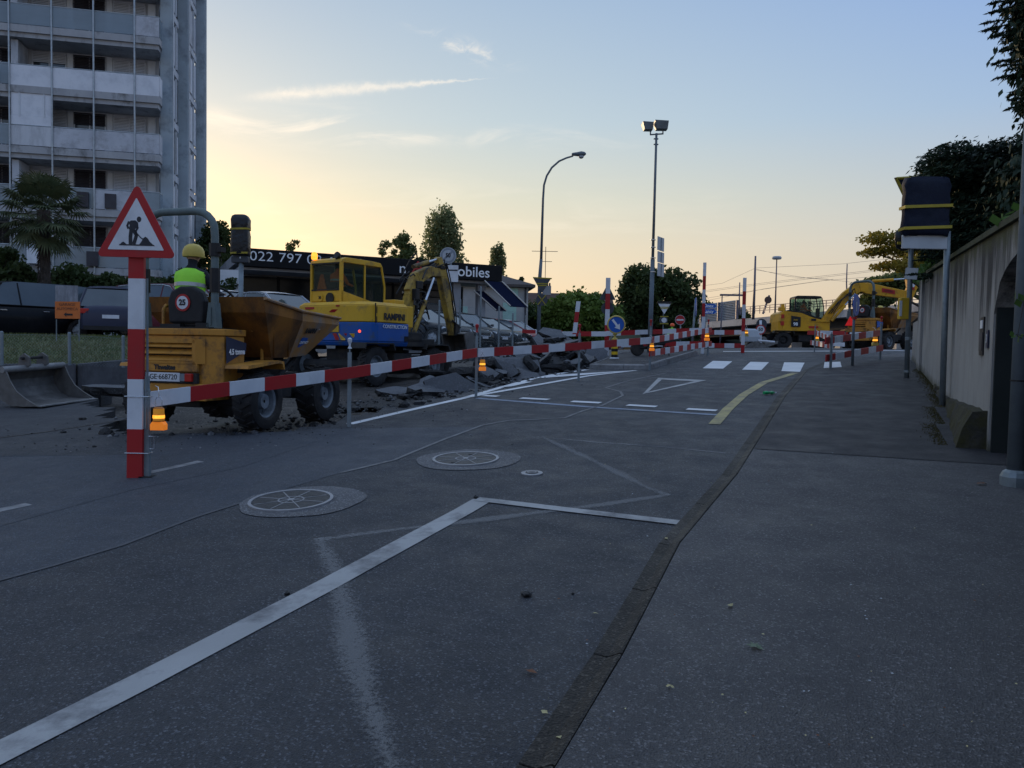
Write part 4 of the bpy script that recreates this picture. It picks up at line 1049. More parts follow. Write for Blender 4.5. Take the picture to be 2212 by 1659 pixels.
# palm
def palm():
    c_ = at(94, 455, 28); t_ = thing('palm_tree', 'fan palm with shaggy trunk in front of the tower', 'palm tree', (c_.x, 28, 1.9)); hz = c_.z - 1.9
    mb = MB(); mb.tube([(0, 0, -.2), (.05, 0, hz * .5), (0, 0, hz)], [.17, .16, .22], 10); mb.build('trunk', M_BARK, t_)
    tp = []; td = []
    for i in range(1500):
        a_ = random.uniform(0, 6.28); z_ = random.uniform(.3, hz - .1); tp.append((.19 * math.cos(a_), .19 * math.sin(a_), z_)); td.append((math.cos(a_) * .5, math.sin(a_) * .5, -1))
    cards('trunk_fibre', tp, .035, M_BARK, t_, 5, td)
    for i in range(56):
        a_ = i * 2.399; el = R(80 - i * 2.5 + random.uniform(-5, 5)); L_ = random.uniform(.85, 1.15)
        d = Vector((math.cos(a_) * math.cos(el), math.sin(a_) * math.cos(el), math.sin(el))); o_ = Vector((0, 0, hz - .05))
        tip = o_ + d * L_ + Vector((0, 0, -.12)); mb = MB(); mb.tube([o_, o_.lerp(tip, .5) + Vector((0, 0, .04)), tip], .012, 4)
        side = d.cross(Vector((0, 0, 1))); side = side.normalized() if side.length > .05 else Vector((1, 0, 0)); up_ = side.cross(d)
        for q in range(-11, 12):
            th = q / 11 * R(115); f_ = random.uniform(.58, .78); dd = (d * math.cos(th) + side * math.sin(th)).normalized(); nn = d.cross(side).normalized()
            w_ = dd.cross(nn).normalized() * .032; dr = -.16 - .1 * abs(q) / 11
            e_ = tip + dd * f_ + Vector((0, 0, dr)); m_ = tip + dd * f_ * .55 + nn * .0
            mb.add([tip, m_ + w_, e_, m_ - w_], [(0, 1, 2, 3)])
        mb.build('frond', L_PALM, t_)
palm()
# conifers above the garden wall
def sprays(t_, trunk_xy, z_list, rad, nb, name='bough', m=L_CON, ang=(R(100), R(260)), droop=.35, needle=.05, tw=46, dens=1.0):
    for zi, z_ in enumerate(z_list):
        for b in range(nb):
            a_ = ang[0] + (ang[1] - ang[0]) * (b + random.random() * .8) / nb; L_ = rad(z_) * random.uniform(.75, 1.08)
            d = Vector((math.cos(a_), math.sin(a_), 0)); s_ = Vector((*trunk_xy, z_)); pts = [s_ + d * L_ * k + Vector((0, 0, -droop * L_ * k * (1 - .55 * k))) for k in (0, .3, .6, .85, 1)]
            bm_ = MB(); bm_.tube(pts, [.035, .028, .018, .01, .004], 5)
            pp = []; dd = []
            for q in range(int(tw * L_ * dens)):
                k = random.uniform(.2, 1); i_ = min(3, int(k * 4)); base_ = pts[0].lerp(pts[-1], k); base_.z = s_.z - droop * L_ * k * (1 - .55 * k)
                side = Vector((-d.y, d.x, 0)) * random.choice((-1, 1)); tl = random.uniform(.12, .34) * (1.15 - k * .7)
                td = (side * .7 + d * .5 + Vector((0, 0, random.uniform(-.9, -.1)))).normalized()
                if k > .9: td = (d + Vector((0, 0, -.2)) + side * .2).normalized()
                for r_ in range(int(9)):
                    f_ = r_ / 9; pp.append(base_ + td * tl * f_); dd.append(td + side * 0.0 + Vector((random.uniform(-.9, .9), random.uniform(-.9, .9), random.uniform(-.9, .5))))
            o = cards(name, [tuple(v) for v in pp], needle * .42, m, t_, 4.0, [tuple(v) for v in dd])
            bm_.build('branch', M_BARK, o)
tx, ty = 8.45, 11.8
t_ = thing('spruce_tree', 'dark spruce with hanging boughs at the top right corner', 'conifer', (0, 0, 0))
MB().tube([(tx, ty, .9), (tx, ty, 11)], [.2, .1], 10).build('trunk', M_BARK, t_)
def sprad(z):     # reach of the boughs at each height
    return 1.25 if z > 7.0 else 1.05 if z > 6.3 else .8 if z > 5.6 else .6 if z > 4.9 else 1.15
sprays(t_, (tx, ty), [3.6 + .27 * q for q in range(19)], sprad, 9, dens=1.5)
cards('foliage', clump_pts([((8.45 + .1 * math.sin(z), 11.8, z), (1.0 if z > 6.4 else .8 if z > 5.7 else .5 if 4.9 < z else .95, .8, .4)) for z in np.arange(3.7, 8.6, .4)], 26000), .055, L_CON, t_, 3, [(-.5, -.3, -.9)] * 26000)
t_ = thing('spruce_tree', 'dark bushy conifer leaning over the garden wall behind the covered sign', 'conifer', (0, 0, 0))
bx_, by_ = 9.5, 14.2
MB().tube([(bx_, by_, 1.2), (bx_, by_, 5.2)], [.16, .05], 10).build('trunk', M_BARK, t_)
sprays(t_, (bx_, by_), [3.3, 3.6, 3.9, 4.2, 4.5, 4.8, 5.1, 5.4], lambda z: 2.0 if z < 4.6 else 1.6 if z < 5.2 else 1.0, 12, droop=.05, ang=(R(90), R(300)), dens=1.3)
cs_ = [(tuple(at(x_, y_, 13.6)), (rx_, .8, rz_)) for x_, y_, rx_, rz_ in [(2110, 400, .55, .5), (2060, 370, .42, .4), (2035, 345, .25, .25), (2090, 470, .6, .5), (2150, 420, .6, .6), (2190, 400, .5, .6), (2150, 500, .7, .5), (2070, 520, .35, .35), (2205, 470, .6, .6), (2110, 560, .5, .35), (2020, 385, .25, .2), (2110, 335, .2, .15), (2150, 350, .3, .25), (2180, 335, .25, .3)]]
cards('foliage', clump_pts(cs_, 46000), .032, L_CON, t_, 4.0, [(-.6, -.3, -.2)] * 46000)
# golden tree further up
t_ = thing('golden_tree', 'tree with golden sunlit leaves beyond the end of the wall', 'tree', (0, 0, 0))
gc = at(1960, 560, 22); MB().tube([(gc.x + 2.0, 22.5, 1.6), (gc.x + 1.4, 22.3, 3.2), (gc.x + .8, 22, 4.6)], [.14, .11, .05], 8).build('trunk', M_BARK, t_)
cs = []
for (px, py, rx_, rz_) in [(1900, 515, .55, .18), (1940, 540, .6, .22), (1985, 520, .5, .35), (2020, 500, .4, .5), (1975, 570, .6, .22), (2010, 560, .5, .4), (2040, 470, .45, .5), (1885, 545, .35, .12), (1920, 575, .4, .14), (2030, 430, .4, .35)]:
    p_ = at(px, py, 21 + random.uniform(-.5, 1.2)); cs.append((tuple(p_), (rx_, .6, rz_)))
cards('crown', clump_pts(cs, 7500), .065, L_GOLD, t_, 1.6)
mb = MB()
for c_, r_ in cs: mb.tube([(gc.x + 1.4, 22.3, 3.2), (c_[0] * .5 + gc.x * .5 + .2, 22, c_[2] - .2), c_], [.05, .03, .008], 5)
mb.build('limbs', M_BARK, t_)
t_ = thing('cedar_tree', 'flat layered dark green branches below the golden leaves', 'tree', (0, 0, 0))
MB().tube([(28.0, 52, 1.7), (27.6, 52, 7.5)], [.35, .15], 8).build('trunk', M_BARK, t_)
cs = []
for (px, py, rx_, rz_) in [(1880, 615, .5, .10), (1910, 606, .6, .12), (1950, 598, .6, .14), (1905, 636, .55, .2), (1940, 628, .5, .25), (1895, 650, .5, .2), (1960, 610, .4, .4), (1865, 628, .3, .08)]:
    p_ = at(px, py, 52); cs.append((tuple(p_), (rx_ * 2.1, 1.4, rz_ * 2.1)))
cards('crown', clump_pts(cs, 9000), .15, L_MID, t_, 1.8)
mb = MB()
for c_, r_ in cs: mb.tube([(27.8, 52, c_[2] - .5), ((c_[0] + 27.8) / 2, 51.5, c_[2] + .1), c_], [.12, .06, .02], 5)
mb.build('limbs', M_BARK, t_)
# plants on and behind the wall top
t_ = thing('climber', 'bright green climber spilling over the far end of the garden wall', 'climbing plant', (0, 0, 0))
cs = [((wl_p(y).x + .25, y, ztop(y) + .12 + .1 * math.sin(y)), (.3, .5, .2)) for y in np.arange(14.5, 18.5, .5)]
cards('foliage', clump_pts(cs, 2600), .07, L_IVY, t_, 1.3); MB().tube([(wl_p(16).x + .5, 16, 1.3), (wl_p(16).x + .5, 16, 3.5)], .03, 5).build('stem', M_BARK, t_)
t_ = thing('ivy', 'few broad pale leaves on the wall top near the right edge', 'climbing plant', (0, 0, 0))
pts = [tuple(at(x_, y_, Y_)) for x_, y_, Y_ in [(2150, 476, 7.6), (2165, 468, 7.5), (2182, 460, 7.3), (2196, 448, 7.2), (2205, 445, 7.0), (2174, 472, 7.5)]]
[cards('leaf', [q], .10, L_IVY, t_, 1.2) for q in pts]; MB().tube([Vector(p_) - Vector((-.3, 0, .05)) for p_ in pts], .006, 4).build('stem', M_BARK, t_)
t_ = thing('ivy', 'small ivy sprig growing against the lamp post at the right edge', 'climbing plant', (0, 0, 0))
pts = [tuple(at(x_, y_, 6.3)) for x_, y_ in [(2193, 640), (2200, 655), (2206, 642), (2190, 727), (2200, 732), (2186, 722), (2207, 726)]]
[cards('leaf', [q], .055, L_IVY, t_, 1.4) for q in pts]; MB().tube([Vector(p_) + Vector((.03, 0, 0)) for p_ in pts], .003, 4).build('stem', M_BARK, t_)
hedge('hedge', 'dark shrubs filling the garden behind the wall', (8.3, 12.2), (13.0, 20.0), 1.2, 3.9, 2.2, 14000, .09, L_DARK)
# moss along the foot of the wall
def pick_moss():
    y = random.uniform(8.1, 16.8); o_ = abs(random.gauss(0, .07)) + (.34 if y < 9.5 else .22 if y < 11 else .08 if y < 12.5 else 0); p_ = wl_p(y) - Vector((wn_.x, wn_.y)) * o_; return p_.x, p_.y, walkz(p_.x, p_.y)
M_MOSS = leafmat('moss', (.05, .045, .014), (.085, .07, .02), 4, .1)
mo = blades('moss', 5000, pick_moss, .006, .02, M_MOSS); mo['label'] = 'moss and dead leaves along the foot of the garden wall'
# ================================================================== PEOPLE
M_SKIN = mat('skin', (.42, .26, .19), .6, c2=(.36, .21, .15), scale=20)
M_HAIR = mat('dark_hair', (.02, .016, .013), .8, c2=(.03, .024, .018), scale=40, bump=.5)
M_DARKC = mat('dark_clothing', (.020, .022, .030), .9, c2=(.03, .032, .04), scale=12, bump=.3)
M_JEANS = mat('work_trousers', (.03, .045, .08), .9, c2=(.02, .03, .055), scale=12, bump=.3)
M_LIME = mat('lime_high_visibility', (.30, .72, .06), .7, c2=(.24, .60, .05), scale=6, bump=.3, emis=.06)
M_ORGV = mat('orange_high_visibility', (.80, .16, .03), .7, c2=(.65, .12, .03), scale=6, bump=.3, emis=.05)
M_REFL = mat('reflective_tape', (.45, .46, .45), .4, .3, c2=(.36, .37, .36), scale=12)
M_HELY = mat('yellow_helmet', (.60, .46, .10), .45, c2=(.48, .36, .08), scale=6, dirt=(.2, .16, .08), dscale=5, dlo=.6, dhi=.75)
M_HELO = mat('orange_helmet', (.85, .12, .03), .4, c2=(.7, .1, .03), scale=6)
M_HELW = mat('grey_helmet', (.45, .46, .48), .4, c2=(.36, .37, .38), scale=6)
def skin_mesh(name, vs, es, rad):
    me = bpy.data.meshes.new('s'); me.from_pydata(vs, es, []); o = bpy.data.objects.new('s', me); COL.objects.link(o)
    m = o.modifiers.new('skin', 'SKIN'); me.skin_vertices  # layer is created with the modifier
    if not me.skin_vertices:
        bpy.context.view_layer.objects.active = o
    for i, r in enumerate(rad): me.skin_vertices[0].data[i].radius = (r[0], r[1]) if isinstance(r, tuple) else (r, r)
    me.skin_vertices[0].data[0].use_root = True
    m.use_smooth_shade = True; s = o.modifiers.new('sub', 'SUBSURF'); s.levels = 1; s.render_levels = 1
    dg = bpy.context.evaluated_depsgraph_get(); dg.update()
    r = bpy.data.meshes.new_from_object(o.evaluated_get(dg)); bpy.data.objects.remove(o); r.name = name
    return r
def person(label, loc, rz, pose, top, legs=M_JEANS, vest=None, helmet=None, group=None, scale=1.0, cap_sleeve=None):
    """pose: joints in local metres, x forward, y left, z up"""
    J = dict(pose); names = ['pelvis', 'spine', 'chest', 'neck', 'head', 'crown']; vs = []; es = []; rad = []; idm = {}
    def add(n, p, r, par=None, mt=0):
        idm[n] = len(vs); vs.append(tuple(p)); rad.append(r)
        if par is not None: es.append((idm[par], idm[n])); seg.append((vs[idm[par]], vs[idm[n]], mt))
    seg = []
    p, c = Vector(J['pelvis']), Vector(J['chest']); nk, hd = Vector(J['neck']), Vector(J['head'])
    add('pelvis', p, (.16, .12)); add('spine', p.lerp(c, .5), (.15, .115), 'pelvis', 1); add('chest', c, (.18, .12), 'spine', 1)
    add('neck', nk, .058, 'chest', 1); add('nk2', nk.lerp(hd, .4), .055, 'neck', 0); add('head', hd, (.078, .095), 'nk2', 0); add('crown', hd + (hd - nk).normalized() * .10, (.062, .075), 'head', 0)
    for s_ in ('l', 'r'):
        add('sh' + s_, J['sh' + s_], .07, 'chest', 1); add('el' + s_, J['el' + s_], .045, 'sh' + s_, 1); add('wr' + s_, J['wr' + s_], .032, 'el' + s_, 1)
        w, e = Vector(J['wr' + s_]), Vector(J['el' + s_]); d = (w - e).normalized(); sd_ = d.cross(Vector((0, 0, 1))); sd_ = sd_.normalized() if sd_.length > .1 else Vector((0, 1, 0))
        add('pm' + s_, w + d * .06, (.035, .02), 'wr' + s_, 0)
        for q in range(4):
            b_ = w + d * .09 + sd_ * (.024 * (q - 1.5)); add('f%d%s' % (q, s_), b_, .010, 'pm' + s_, 0)
            add('g%d%s' % (q, s_), b_ + d * (.035, .04, .038, .03)[q] + Vector((0, 0, -.02)), .009, 'f%d%s' % (q, s_), 0)
        add('th' + s_, w + d * .05 + sd_ * .05 + Vector((0, 0, -.015)), .011, 'pm' + s_, 0)
        add('hp' + s_, J['hp' + s_], .09, 'pelvis', 2); add('kn' + s_, J['kn' + s_], .062, 'hp' + s_, 2); add('an' + s_, J['an' + s_], .042, 'kn' + s_, 2)
        a_ = Vector(J['an' + s_]); add('to' + s_, a_ + Vector((.17, 0, -.05)), .04, 'an' + s_, 3)
    me = skin_mesh('person', vs, es, rad)
    ms = [M_SKIN, top, legs, M_DARKC]
    for m in ms: me.materials.append(m)
    for pg in me.polygons:
        c_ = pg.center; best = 9e9; bi = 1
        for a_, b_, mt in seg:
            a_, b_ = Vector(a_), Vector(b_); ab = b_ - a_; t = max(0, min(1, (c_ - a_).dot(ab) / max(1e-9, ab.length_squared))); dd = (c_ - a_ - ab * t).length - (.05 if mt == 1 and (a_ - Vector(p)).length < .5 else 0)
            if dd < best: best = dd; bi = mt
        pg.material_index = bi; pg.use_smooth = True
    o = bpy.data.objects.new('person', me); COL.objects.link(o)
    o.matrix_world = Matrix.Translation(loc) @ RZ(rz) @ Matrix.Scale(scale, 4)
    tag(o, label, 'person', group)
    dirn = Vector((1, 0, 0))
    # face
    fz = hd + Vector((.09, 0, .0)); fb = MB(); fb.prism_y([(fz.x - .01, fz.z + .03), (fz.x + .028, fz.z - .015), (fz.x - .01, fz.z - .02)], -.012 + fz.y, .012 + fz.y)
    fb.build('nose', M_SKIN, o)
    fb = MB()
    for y_ in (-.032, .032): fb.box((fz.x - .005, fz.y + y_, fz.z + .03), (.014, .022, .010))
    fb.box((fz.x - .004, fz.y, fz.z - .05), (.012, .045, .008)); fb.build('face_features', M_HAIR, o)
    for y_ in (-.088, .088): MB().box((hd.x, hd.y + y_, hd.z + .01), (.035, .014, .055)).build('ear', M_SKIN, o, bevel=.005)
    if helmet:
        hb = MB(); hc = hd + Vector((0, 0, .035)); Mh = Matrix.Translation(hc) @ Matrix.Diagonal((1.16, 1.0, 1.0, 1))
        hb.lathe([(.125, -.03), (.130, .0), (.126, .05), (.105, .10), (.06, .135), (.01, .146)], 20, Mh)
        hb.prism([(.08, -.09), (.185, -.05), (.20, 0), (.185, .05), (.08, .09)], -.02, -.008, Matrix.Translation(hc))
        hb.build('helmet', helmet, o, smooth=True)
    else:
        MB().lathe([(.088, -.05), (.10, .02), (.085, .08), (.03, .115)], 16, Matrix.Translation(hd + Vector((-.012, 0, .01))) @ Matrix.Diagonal((1.12, 1, 1, 1))).build('hair', M_HAIR, o, smooth=True)
    if vest:
        up = (c - p).normalized(); shl, shr = Vector(J['shl']), Vector(J['shr']); sd_ = (shl - shr).normalized(); fw = sd_.cross(up).normalized(); rings = []
        bot = p + up * .0; tp_ = nk - up * .03
        hgt = (tp_ - bot).length
        for k, (wy, wx) in enumerate([(.205, .165), (.20, .160), (.195, .155), (.205, .16), (.225, .165), (.215, .15), (.10, .10)]):
            f_ = (0, .18, .36, .55, .74, .90, 1.0)[k]; cc = bot + up * hgt * f_
            rings.append([tuple(cc + sd_ * wy * math.cos(t_) * (1 + .02 * math.sin(5 * t_ + k)) + fw * wx * math.sin(t_)) for t_ in [2 * math.pi * q / 20 for q in range(20)]])
        vo = MB().loft(rings, cap=False).build('vest', vest, o, smooth='all')
        for f_ in (.22, .50):
            cc = bot + up * hgt * f_; rr = [[tuple(cc + up * dz + sd_ * .212 * math.cos(t_) + fw * .172 * math.sin(t_)) for t_ in [2 * math.pi * q / 20 for q in range(20)]] for dz in (0, .05)]
            MB().loft(rr, cap=False).build('reflective_band', M_REFL, vo, smooth='all')
    return o
def seated(hip=.0, arm=.3, lean=0.06):
    P = dict(pelvis=(0, 0, hip + .09), chest=(-.02 + lean, 0, hip + .46), neck=(.0 + lean, 0, hip + .60), head=(.03 + lean, 0, hip + .73))
    for s_, k in (('l', 1), ('r', -1)):
        P['sh' + s_] = (lean - .01, .20 * k, hip + .50); P['el' + s_] = (.12 + lean, .27 * k, hip + .27); P['wr' + s_] = (.36 + lean, .17 * k, hip + arm)
        P['hp' + s_] = (.03, .10 * k, hip + .07); P['kn' + s_] = (.45, .16 * k, hip + .10); P['an' + s_] = (.52, .15 * k, hip - .33)
    return P
def standing(bend=0.0, arms=(.25, .3)):
    P = dict(pelvis=(0, 0, .96), chest=(.03 + bend, 0, 1.32), neck=(.05 + bend * 1.4, 0, 1.47), head=(.09 + bend * 1.7, 0, 1.60))
    for s_, k, a in (('l', 1, arms[0]), ('r', -1, arms[1])):
        P['sh' + s_] = (.03 + bend, .19 * k, 1.40); P['el' + s_] = (.08 + bend, .26 * k, 1.12); P['wr' + s_] = (.08 + a + bend, .20 * k, .98)
        P['hp' + s_] = (0, .10 * k, .92); P['kn' + s_] = (.05 * (1 if k > 0 else -.3), .12 * k, .50); P['an' + s_] = (-.03 * k, .12 * k, .09)
    return P

# ================================================================== CONSTRUCTION MACHINES
M_ORG = mat('dumper_orange', (.48, .22, .035), .5, c2=(.42, .185, .03), scale=2.5, dirt=(.15, .08, .035), dscale=3.4, dlo=.52, dhi=.66, bump=.15)
M_RUST = mat('rusty_skip_orange', (.30, .125, .022), .7, c2=(.22, .085, .018), scale=1.8, dirt=(.08, .04, .018), dscale=1.9, dlo=.42, dhi=.64, bump=.25, stretch=(1, 1, .6))
M_SKIPF = mat('scuffed_skip_front', (.40, .20, .06), .65, c2=(.30, .15, .05), scale=3, dirt=(.22, .19, .17), dscale=2.4, dlo=.45, dhi=.62, bump=.2)
M_TYRE = mat('tyre_rubber', (.018, .018, .020), .9, c2=(.035, .033, .032), scale=4, bump=.5, dirt=(.055, .050, .045), dscale=3)
M_RIMD = mat('dusty_wheel_rim', (.20, .23, .26), .6, c2=(.14, .16, .18), scale=7, dirt=(.08, .085, .09), dscale=4)
M_ROPS = mat('grey_roll_bar', (.13, .17, .17), .55, c2=(.10, .13, .13), scale=4, dirt=(.07, .08, .08))
M_SEAT = mat('black_vinyl', (.014, .014, .016), .6, c2=(.022, .022, .024), scale=9)
M_DBLUE = mat('dark_blue_decal', (.018, .026, .06), .5, c2=(.025, .035, .07), scale=5)
M_DARK = mat('dark_chassis', (.022, .022, .024), .8, c2=(.035, .033, .03), scale=6, dirt=(.06, .052, .045), dscale=3)
M_BLK = mat('black_plastic', (.012, .012, .013), .5, c2=(.018, .018, .02), scale=5)
M_CHROME = mat('steel_rod', (.55, .58, .62), .25, .8, c2=(.45, .47, .5), scale=5)
M_REDL = mat('red_lamp_lens', (.45, .02, .015), .3, c2=(.35, .02, .015), scale=9)
M_REDON = mat('lit_red_lamp', (1, .08, .03), .4, c2=(.9, .05, .02), scale=9, emis=2.2)
M_AMB = mat('lit_amber_lamp', (1.0, .33, .02), .4, c2=(1.0, .45, .06), scale=30, emis=1.4)
M_EXY = mat('excavator_yellow', (.62, .36, .025), .42, c2=(.54, .30, .02), scale=1.8, dirt=(.24, .16, .06), dscale=3, dlo=.54, dhi=.72)
M_EXD = mat('worn_boom_yellow', (.42, .28, .05), .55, c2=(.30, .19, .04), scale=3, dirt=(.07, .055, .035), dscale=2.6, dlo=.46, dhi=.62)
M_EXB = mat('excavator_blue', (.012, .085, .33), .4, c2=(.010, .07, .27), scale=2, dirt=(.06, .09, .14), dscale=3.2, dlo=.52, dhi=.70)
M_KOM = mat('strong_machine_yellow', (.62, .31, .012), .45, c2=(.52, .25, .012), scale=2, dirt=(.25, .15, .03), dscale=2)
M_STEELW = mat('worn_bucket_steel', (.16, .155, .15), .6, .4, c2=(.10, .095, .09), scale=4, dirt=(.24, .23, .22), dscale=3, bump=.3)
M_STRIPR = mat('red_sheeting', (.36, .015, .018), .5, c2=(.36, .02, .02), scale=3, dirt=(.25, .03, .03), dscale=2)
M_STRIPW = mat('white_sheeting', (.62, .64, .67), .5, c2=(.54, .56, .60), scale=3, dirt=(.40, .41, .43), dscale=1.6)
M_BLUES = mat('sign_blue', (.012, .10, .42), .4, c2=(.01, .085, .36), scale=4)
M_CABG = glassmat('cab_glass', (.62, .76, .72), .84, .04)
def wheel(par, c, dia, w, rimd, side, knob=20, group=None, rim_m=M_RIMD):
    """axis along y; side=-1 for the right hand side"""
    r, rr = dia / 2, rimd / 2; M = T(*c) @ RX(math.pi / 2)
    ws = MB().lathe([(.02, w * .30), (rr * .45, w * .34), (rr * .5, w * .12), (rr * .86, w * .05), (rr * .9, w * .36), (rr * 1.0, w * .42), (rr * 1.0, -w * .42), (.02, -w * .42)], 24, M @ Matrix.Scale(1 if side < 0 else -1, 4, (0, 0, 1)), cap=False)
    for q in range(6):
        a_ = q * math.pi / 3; ws.lathe([(.018, w * .05), (.018, w * .12), (0.001, w * .12)], 6, M @ Matrix.Scale(1 if side < 0 else -1, 4, (0, 0, 1)) @ T(rr * .68 * math.cos(a_), rr * .68 * math.sin(a_), 0), cap=False)
    wo_ = ws.build('wheel', rim_m, par, smooth=True)
    t_ = MB().lathe([(rr * .99, w * .40), (rr * 1.12, w * .5), (r * .80, w * .52), (r * .93, w * .46), (r * .96, w * .30), (r * .965, 0), (r * .96, -w * .30), (r * .93, -w * .46), (r * .80, -w * .52), (rr * 1.12, -w * .5), (rr * .99, -w * .40)], 36, M, cap=False)
    for q in range(knob):
        for s_ in (-1, 1):
            a_ = 2 * math.pi * (q + (.5 if s_ > 0 else 0)) / knob
            t_.box((r * .97, 0, s_ * w * .24), (r * .075, .04 * dia, w * .46), M @ RZ(a_) @ RX(s_ * .5))
    t_.build('tyre', M_TYRE, wo_, smooth=True)
    return wo_
def label_plate(par, pts, m, name='decal', th=.004):
    """flat decal from 4 points (quad) with small thickness"""
    a_, b_, c_, d_ = [Vector(p) for p in pts]; n = (b_ - a_).cross(d_ - a_).normalized() * th; vs = [a_, b_, c_, d_, a_ + n, b_ + n, c_ + n, d_ + n]
    return MB().add(vs, [(3, 2, 1, 0), (4, 5, 6, 7), (0, 1, 5, 4), (1, 2, 6, 5), (2, 3, 7, 6), (3, 0, 4, 7)]).build(name, m, par)
def face_m(o, right, up):     # text frame: origin, right direction, up direction
    r_, u_ = Vector(right).normalized(), Vector(up).normalized(); n = r_.cross(u_).normalized(); M = Matrix((r_, u_, n)).transposed().to_4x4(); M.translation = Vector(o) + n * .005; return M
def dumper(loc, rz, label, full=True):
    d = thing('site_dumper', label, 'dumper', M=Matrix.Translation(loc) @ RZ(rz))
    # rear body: rounded engine cover
    body = MB().prism([(-.5, .55), (-.5, -.36), (-.38, -.58), (.05, -.58), (.12, -.45), (.12, .58), (-.42, .58)], .50, 1.20)
    body.prism([(-.52, .56), (-.52, -.37), (-.39, -.60), (.06, -.60), (.14, -.45), (.14, .60), (-.43, .60)], 1.205, 1.29)
    bo = body.build('engine_cover', M_ORG, d, bevel=.012)
    # louvre box on the rear with separate slats
    lb = MB()
    lb.prism_x([(0, 0), (0, 0)], 0, 0) if False else None
    lb.box((-.535, .10, 1.135), (.07, .80, .055)).box((-.535, .10, .865), (.07, .80, .03)).box((-.535, .50, 1.0), (.07, .03, .30)).box((-.535, -.285, 1.0), (.07, .05, .30))
    lb.prism([(-.57, -.31), (-.5, -.31), (-.5, -.40)], .85, 1.16)
    lb.build('louvre_frame', M_ORG, d)
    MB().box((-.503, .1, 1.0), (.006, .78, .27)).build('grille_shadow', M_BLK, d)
    for q in range(3):
        z_ = 1.075 - q * .085
        MB().prism_y([(-.508, z_ + .035), (-.512, z_ + .045), (-.575, z_ - .015), (-.570, z_ - .025), (-.51, z_ + .0)], -.26, .485).build('louvre_slat', M_ORG, d)
    MB().box((-.54, .12, .80), (.05, .90, .10)).build('name_panel', M_ORG, d, bevel=.008)
    MB().box((-.545, .12, .67), (.05, .90, .13)).build('lamp_bar', M_DARK, d)
    MB().box((-.53, .0, .55), (.05, 1.0, .10)).box((-.3, 0, .45), (.5, .9, .12)).build('rear_bumper', M_ORG, d, bevel=.01)
    pl_ = MB().box((-.575, .16, .68), (.01, .50, .11)).build('registration_plate', M_STRIPW, d, bevel=.003)
    R90 = lambda y, z, x: Matrix(((0, 0, -1, x), (-1, 0, 0, y), (0, 1, 0, z), (0, 0, 0, 1)))   # faces -x
    M_TB = mat('black_print', (.02, .02, .022), .6, c2=(.03, .03, .032), scale=20)
    if full:
        text('GE·668720', .092, M_TB, pl_, R90(.15, .68, -.582), sx=.98); text('Thwaites', .085, M_TB, d, R90(.14, .80, -.568), bold=.004, sx=1.0)
    for s_ in (-1, 1):
        lp_ = MB().box((-.585, -.23 if s_ < 0 else .53, .68), (.05, .10, .10)).build('tail_lamp', M_REDL, d, bevel=.01)
        MB().box((-.585, -.15 if s_ < 0 else .61, .68), (.045, .06, .09)).build('reflector', M_RIMD, lp_)
    MB().box((-.56, .66, .76), (.12, .14, .03), RY(.2)).build('lamp_guard', M_ORG, d)
    # side decal
    label_plate(d, [(-.36, -.602, .86), (.05, -.602, 1.02), (.055, -.602, 1.12), (-.37, -.602, 1.20)], M_DBLUE, 'side_decal', .004)
    if full: text('4.5 tonne', .10, M_LETW, d, face_m((-.16, -.612, 1.005), (1, 0, .05), (0, 0, 1)), sx=.82, bold=.003)
    # mudguard step over the rear wheels
    for s_ in (-1, 1):
        MB().prism_y([(-.42, .80), (-.40, .84), (.30, .90), (.40, .885), (.42, .78), (.40, .78), (.37, .85), (.28, .865), (-.38, .80)], s_ * .62, s_ * .95).build('mudguard_step', M_ORG, d)
        MB().box((.15, s_ * .6, .80), (.5, .05, .12)).build('guard_bracket', M_DARK, d)
        wheel(d, (0.0, s_ * .82, .375), .76, .30, .42, s_, 18); wheel(d, (1.55, s_ * .82, .40), .84, .32, .42, s_, 18)
    MB().box((.1, 0, .42), (1.0, .5, .25)).box((.85, 0, .5), (.9, .35, .25)).box((1.5, 0, .55), (.9, .5, .3)).tube([(0, -.8, .375), (0, .8, .375)], .09, 10).tube([(1.55, -.8, .40), (1.55, .8, .40)], .09, 10).box((.72, -.55, .50), (.5, .35, .26)).build('chassis', M_DARK, d, bevel=.02)
    # floor, dashboard, grab rails
    MB().box((.42, 0, .86), (.62, 1.1, .05)).build('floor_plate', M_DARK, d)
    MB().prism_y([(.62, .86), (.78, .86), (.70, 1.52), (.52, 1.56), (.50, 1.46)], -.30, .45).build('dashboard', M_BLK, d, bevel=.02)
    for y0 in (-.55, .42):
        MB().tube([(.28, y0, 1.28), (.28, y0, 1.55), (.31, y0, 1.60), (.42, y0, 1.61), (.46, y0 + .0, 1.55), (.50, y0, .9)], .022, 8).build('grab_rail', M_ORG, d, smooth=True)
    MB().tube([(-.12, .52, 1.28), (-.12, .52, 1.55), (-.08, .52, 1.60), (.02, .52, 1.60)], .022, 8).build('grab_rail', M_ORG, d, smooth=True)
    MB().prism_y([(.58, .9), (.66, .9), (.60, 1.52), (.50, 1.62), (.40, 1.60), (.42, 1.54), (.50, 1.52)], -.62, -.50).build('front_upright', M_RUST, d)
    # steering wheel and levers
    sw = MB(); Ms = T(.38, -.02, 1.70) @ RY(.95)
    sw.tube([Ms @ Vector((.19 * math.cos(t_), .19 * math.sin(t_), 0)) for t_ in [2 * math.pi * q / 20 for q in range(21)]], .016, 6, cap=False)
    for q in range(3): sw.tube([Ms @ Vector((0, 0, 0)), Ms @ Vector((.18 * math.cos(q * 2.09), .18 * math.sin(q * 2.09), 0))], .012, 5)
    sw.tube([Ms @ Vector((0, 0, 0)), (.56, -.02, 1.45)], .025, 6).build('steering_wheel', M_BLK, d)
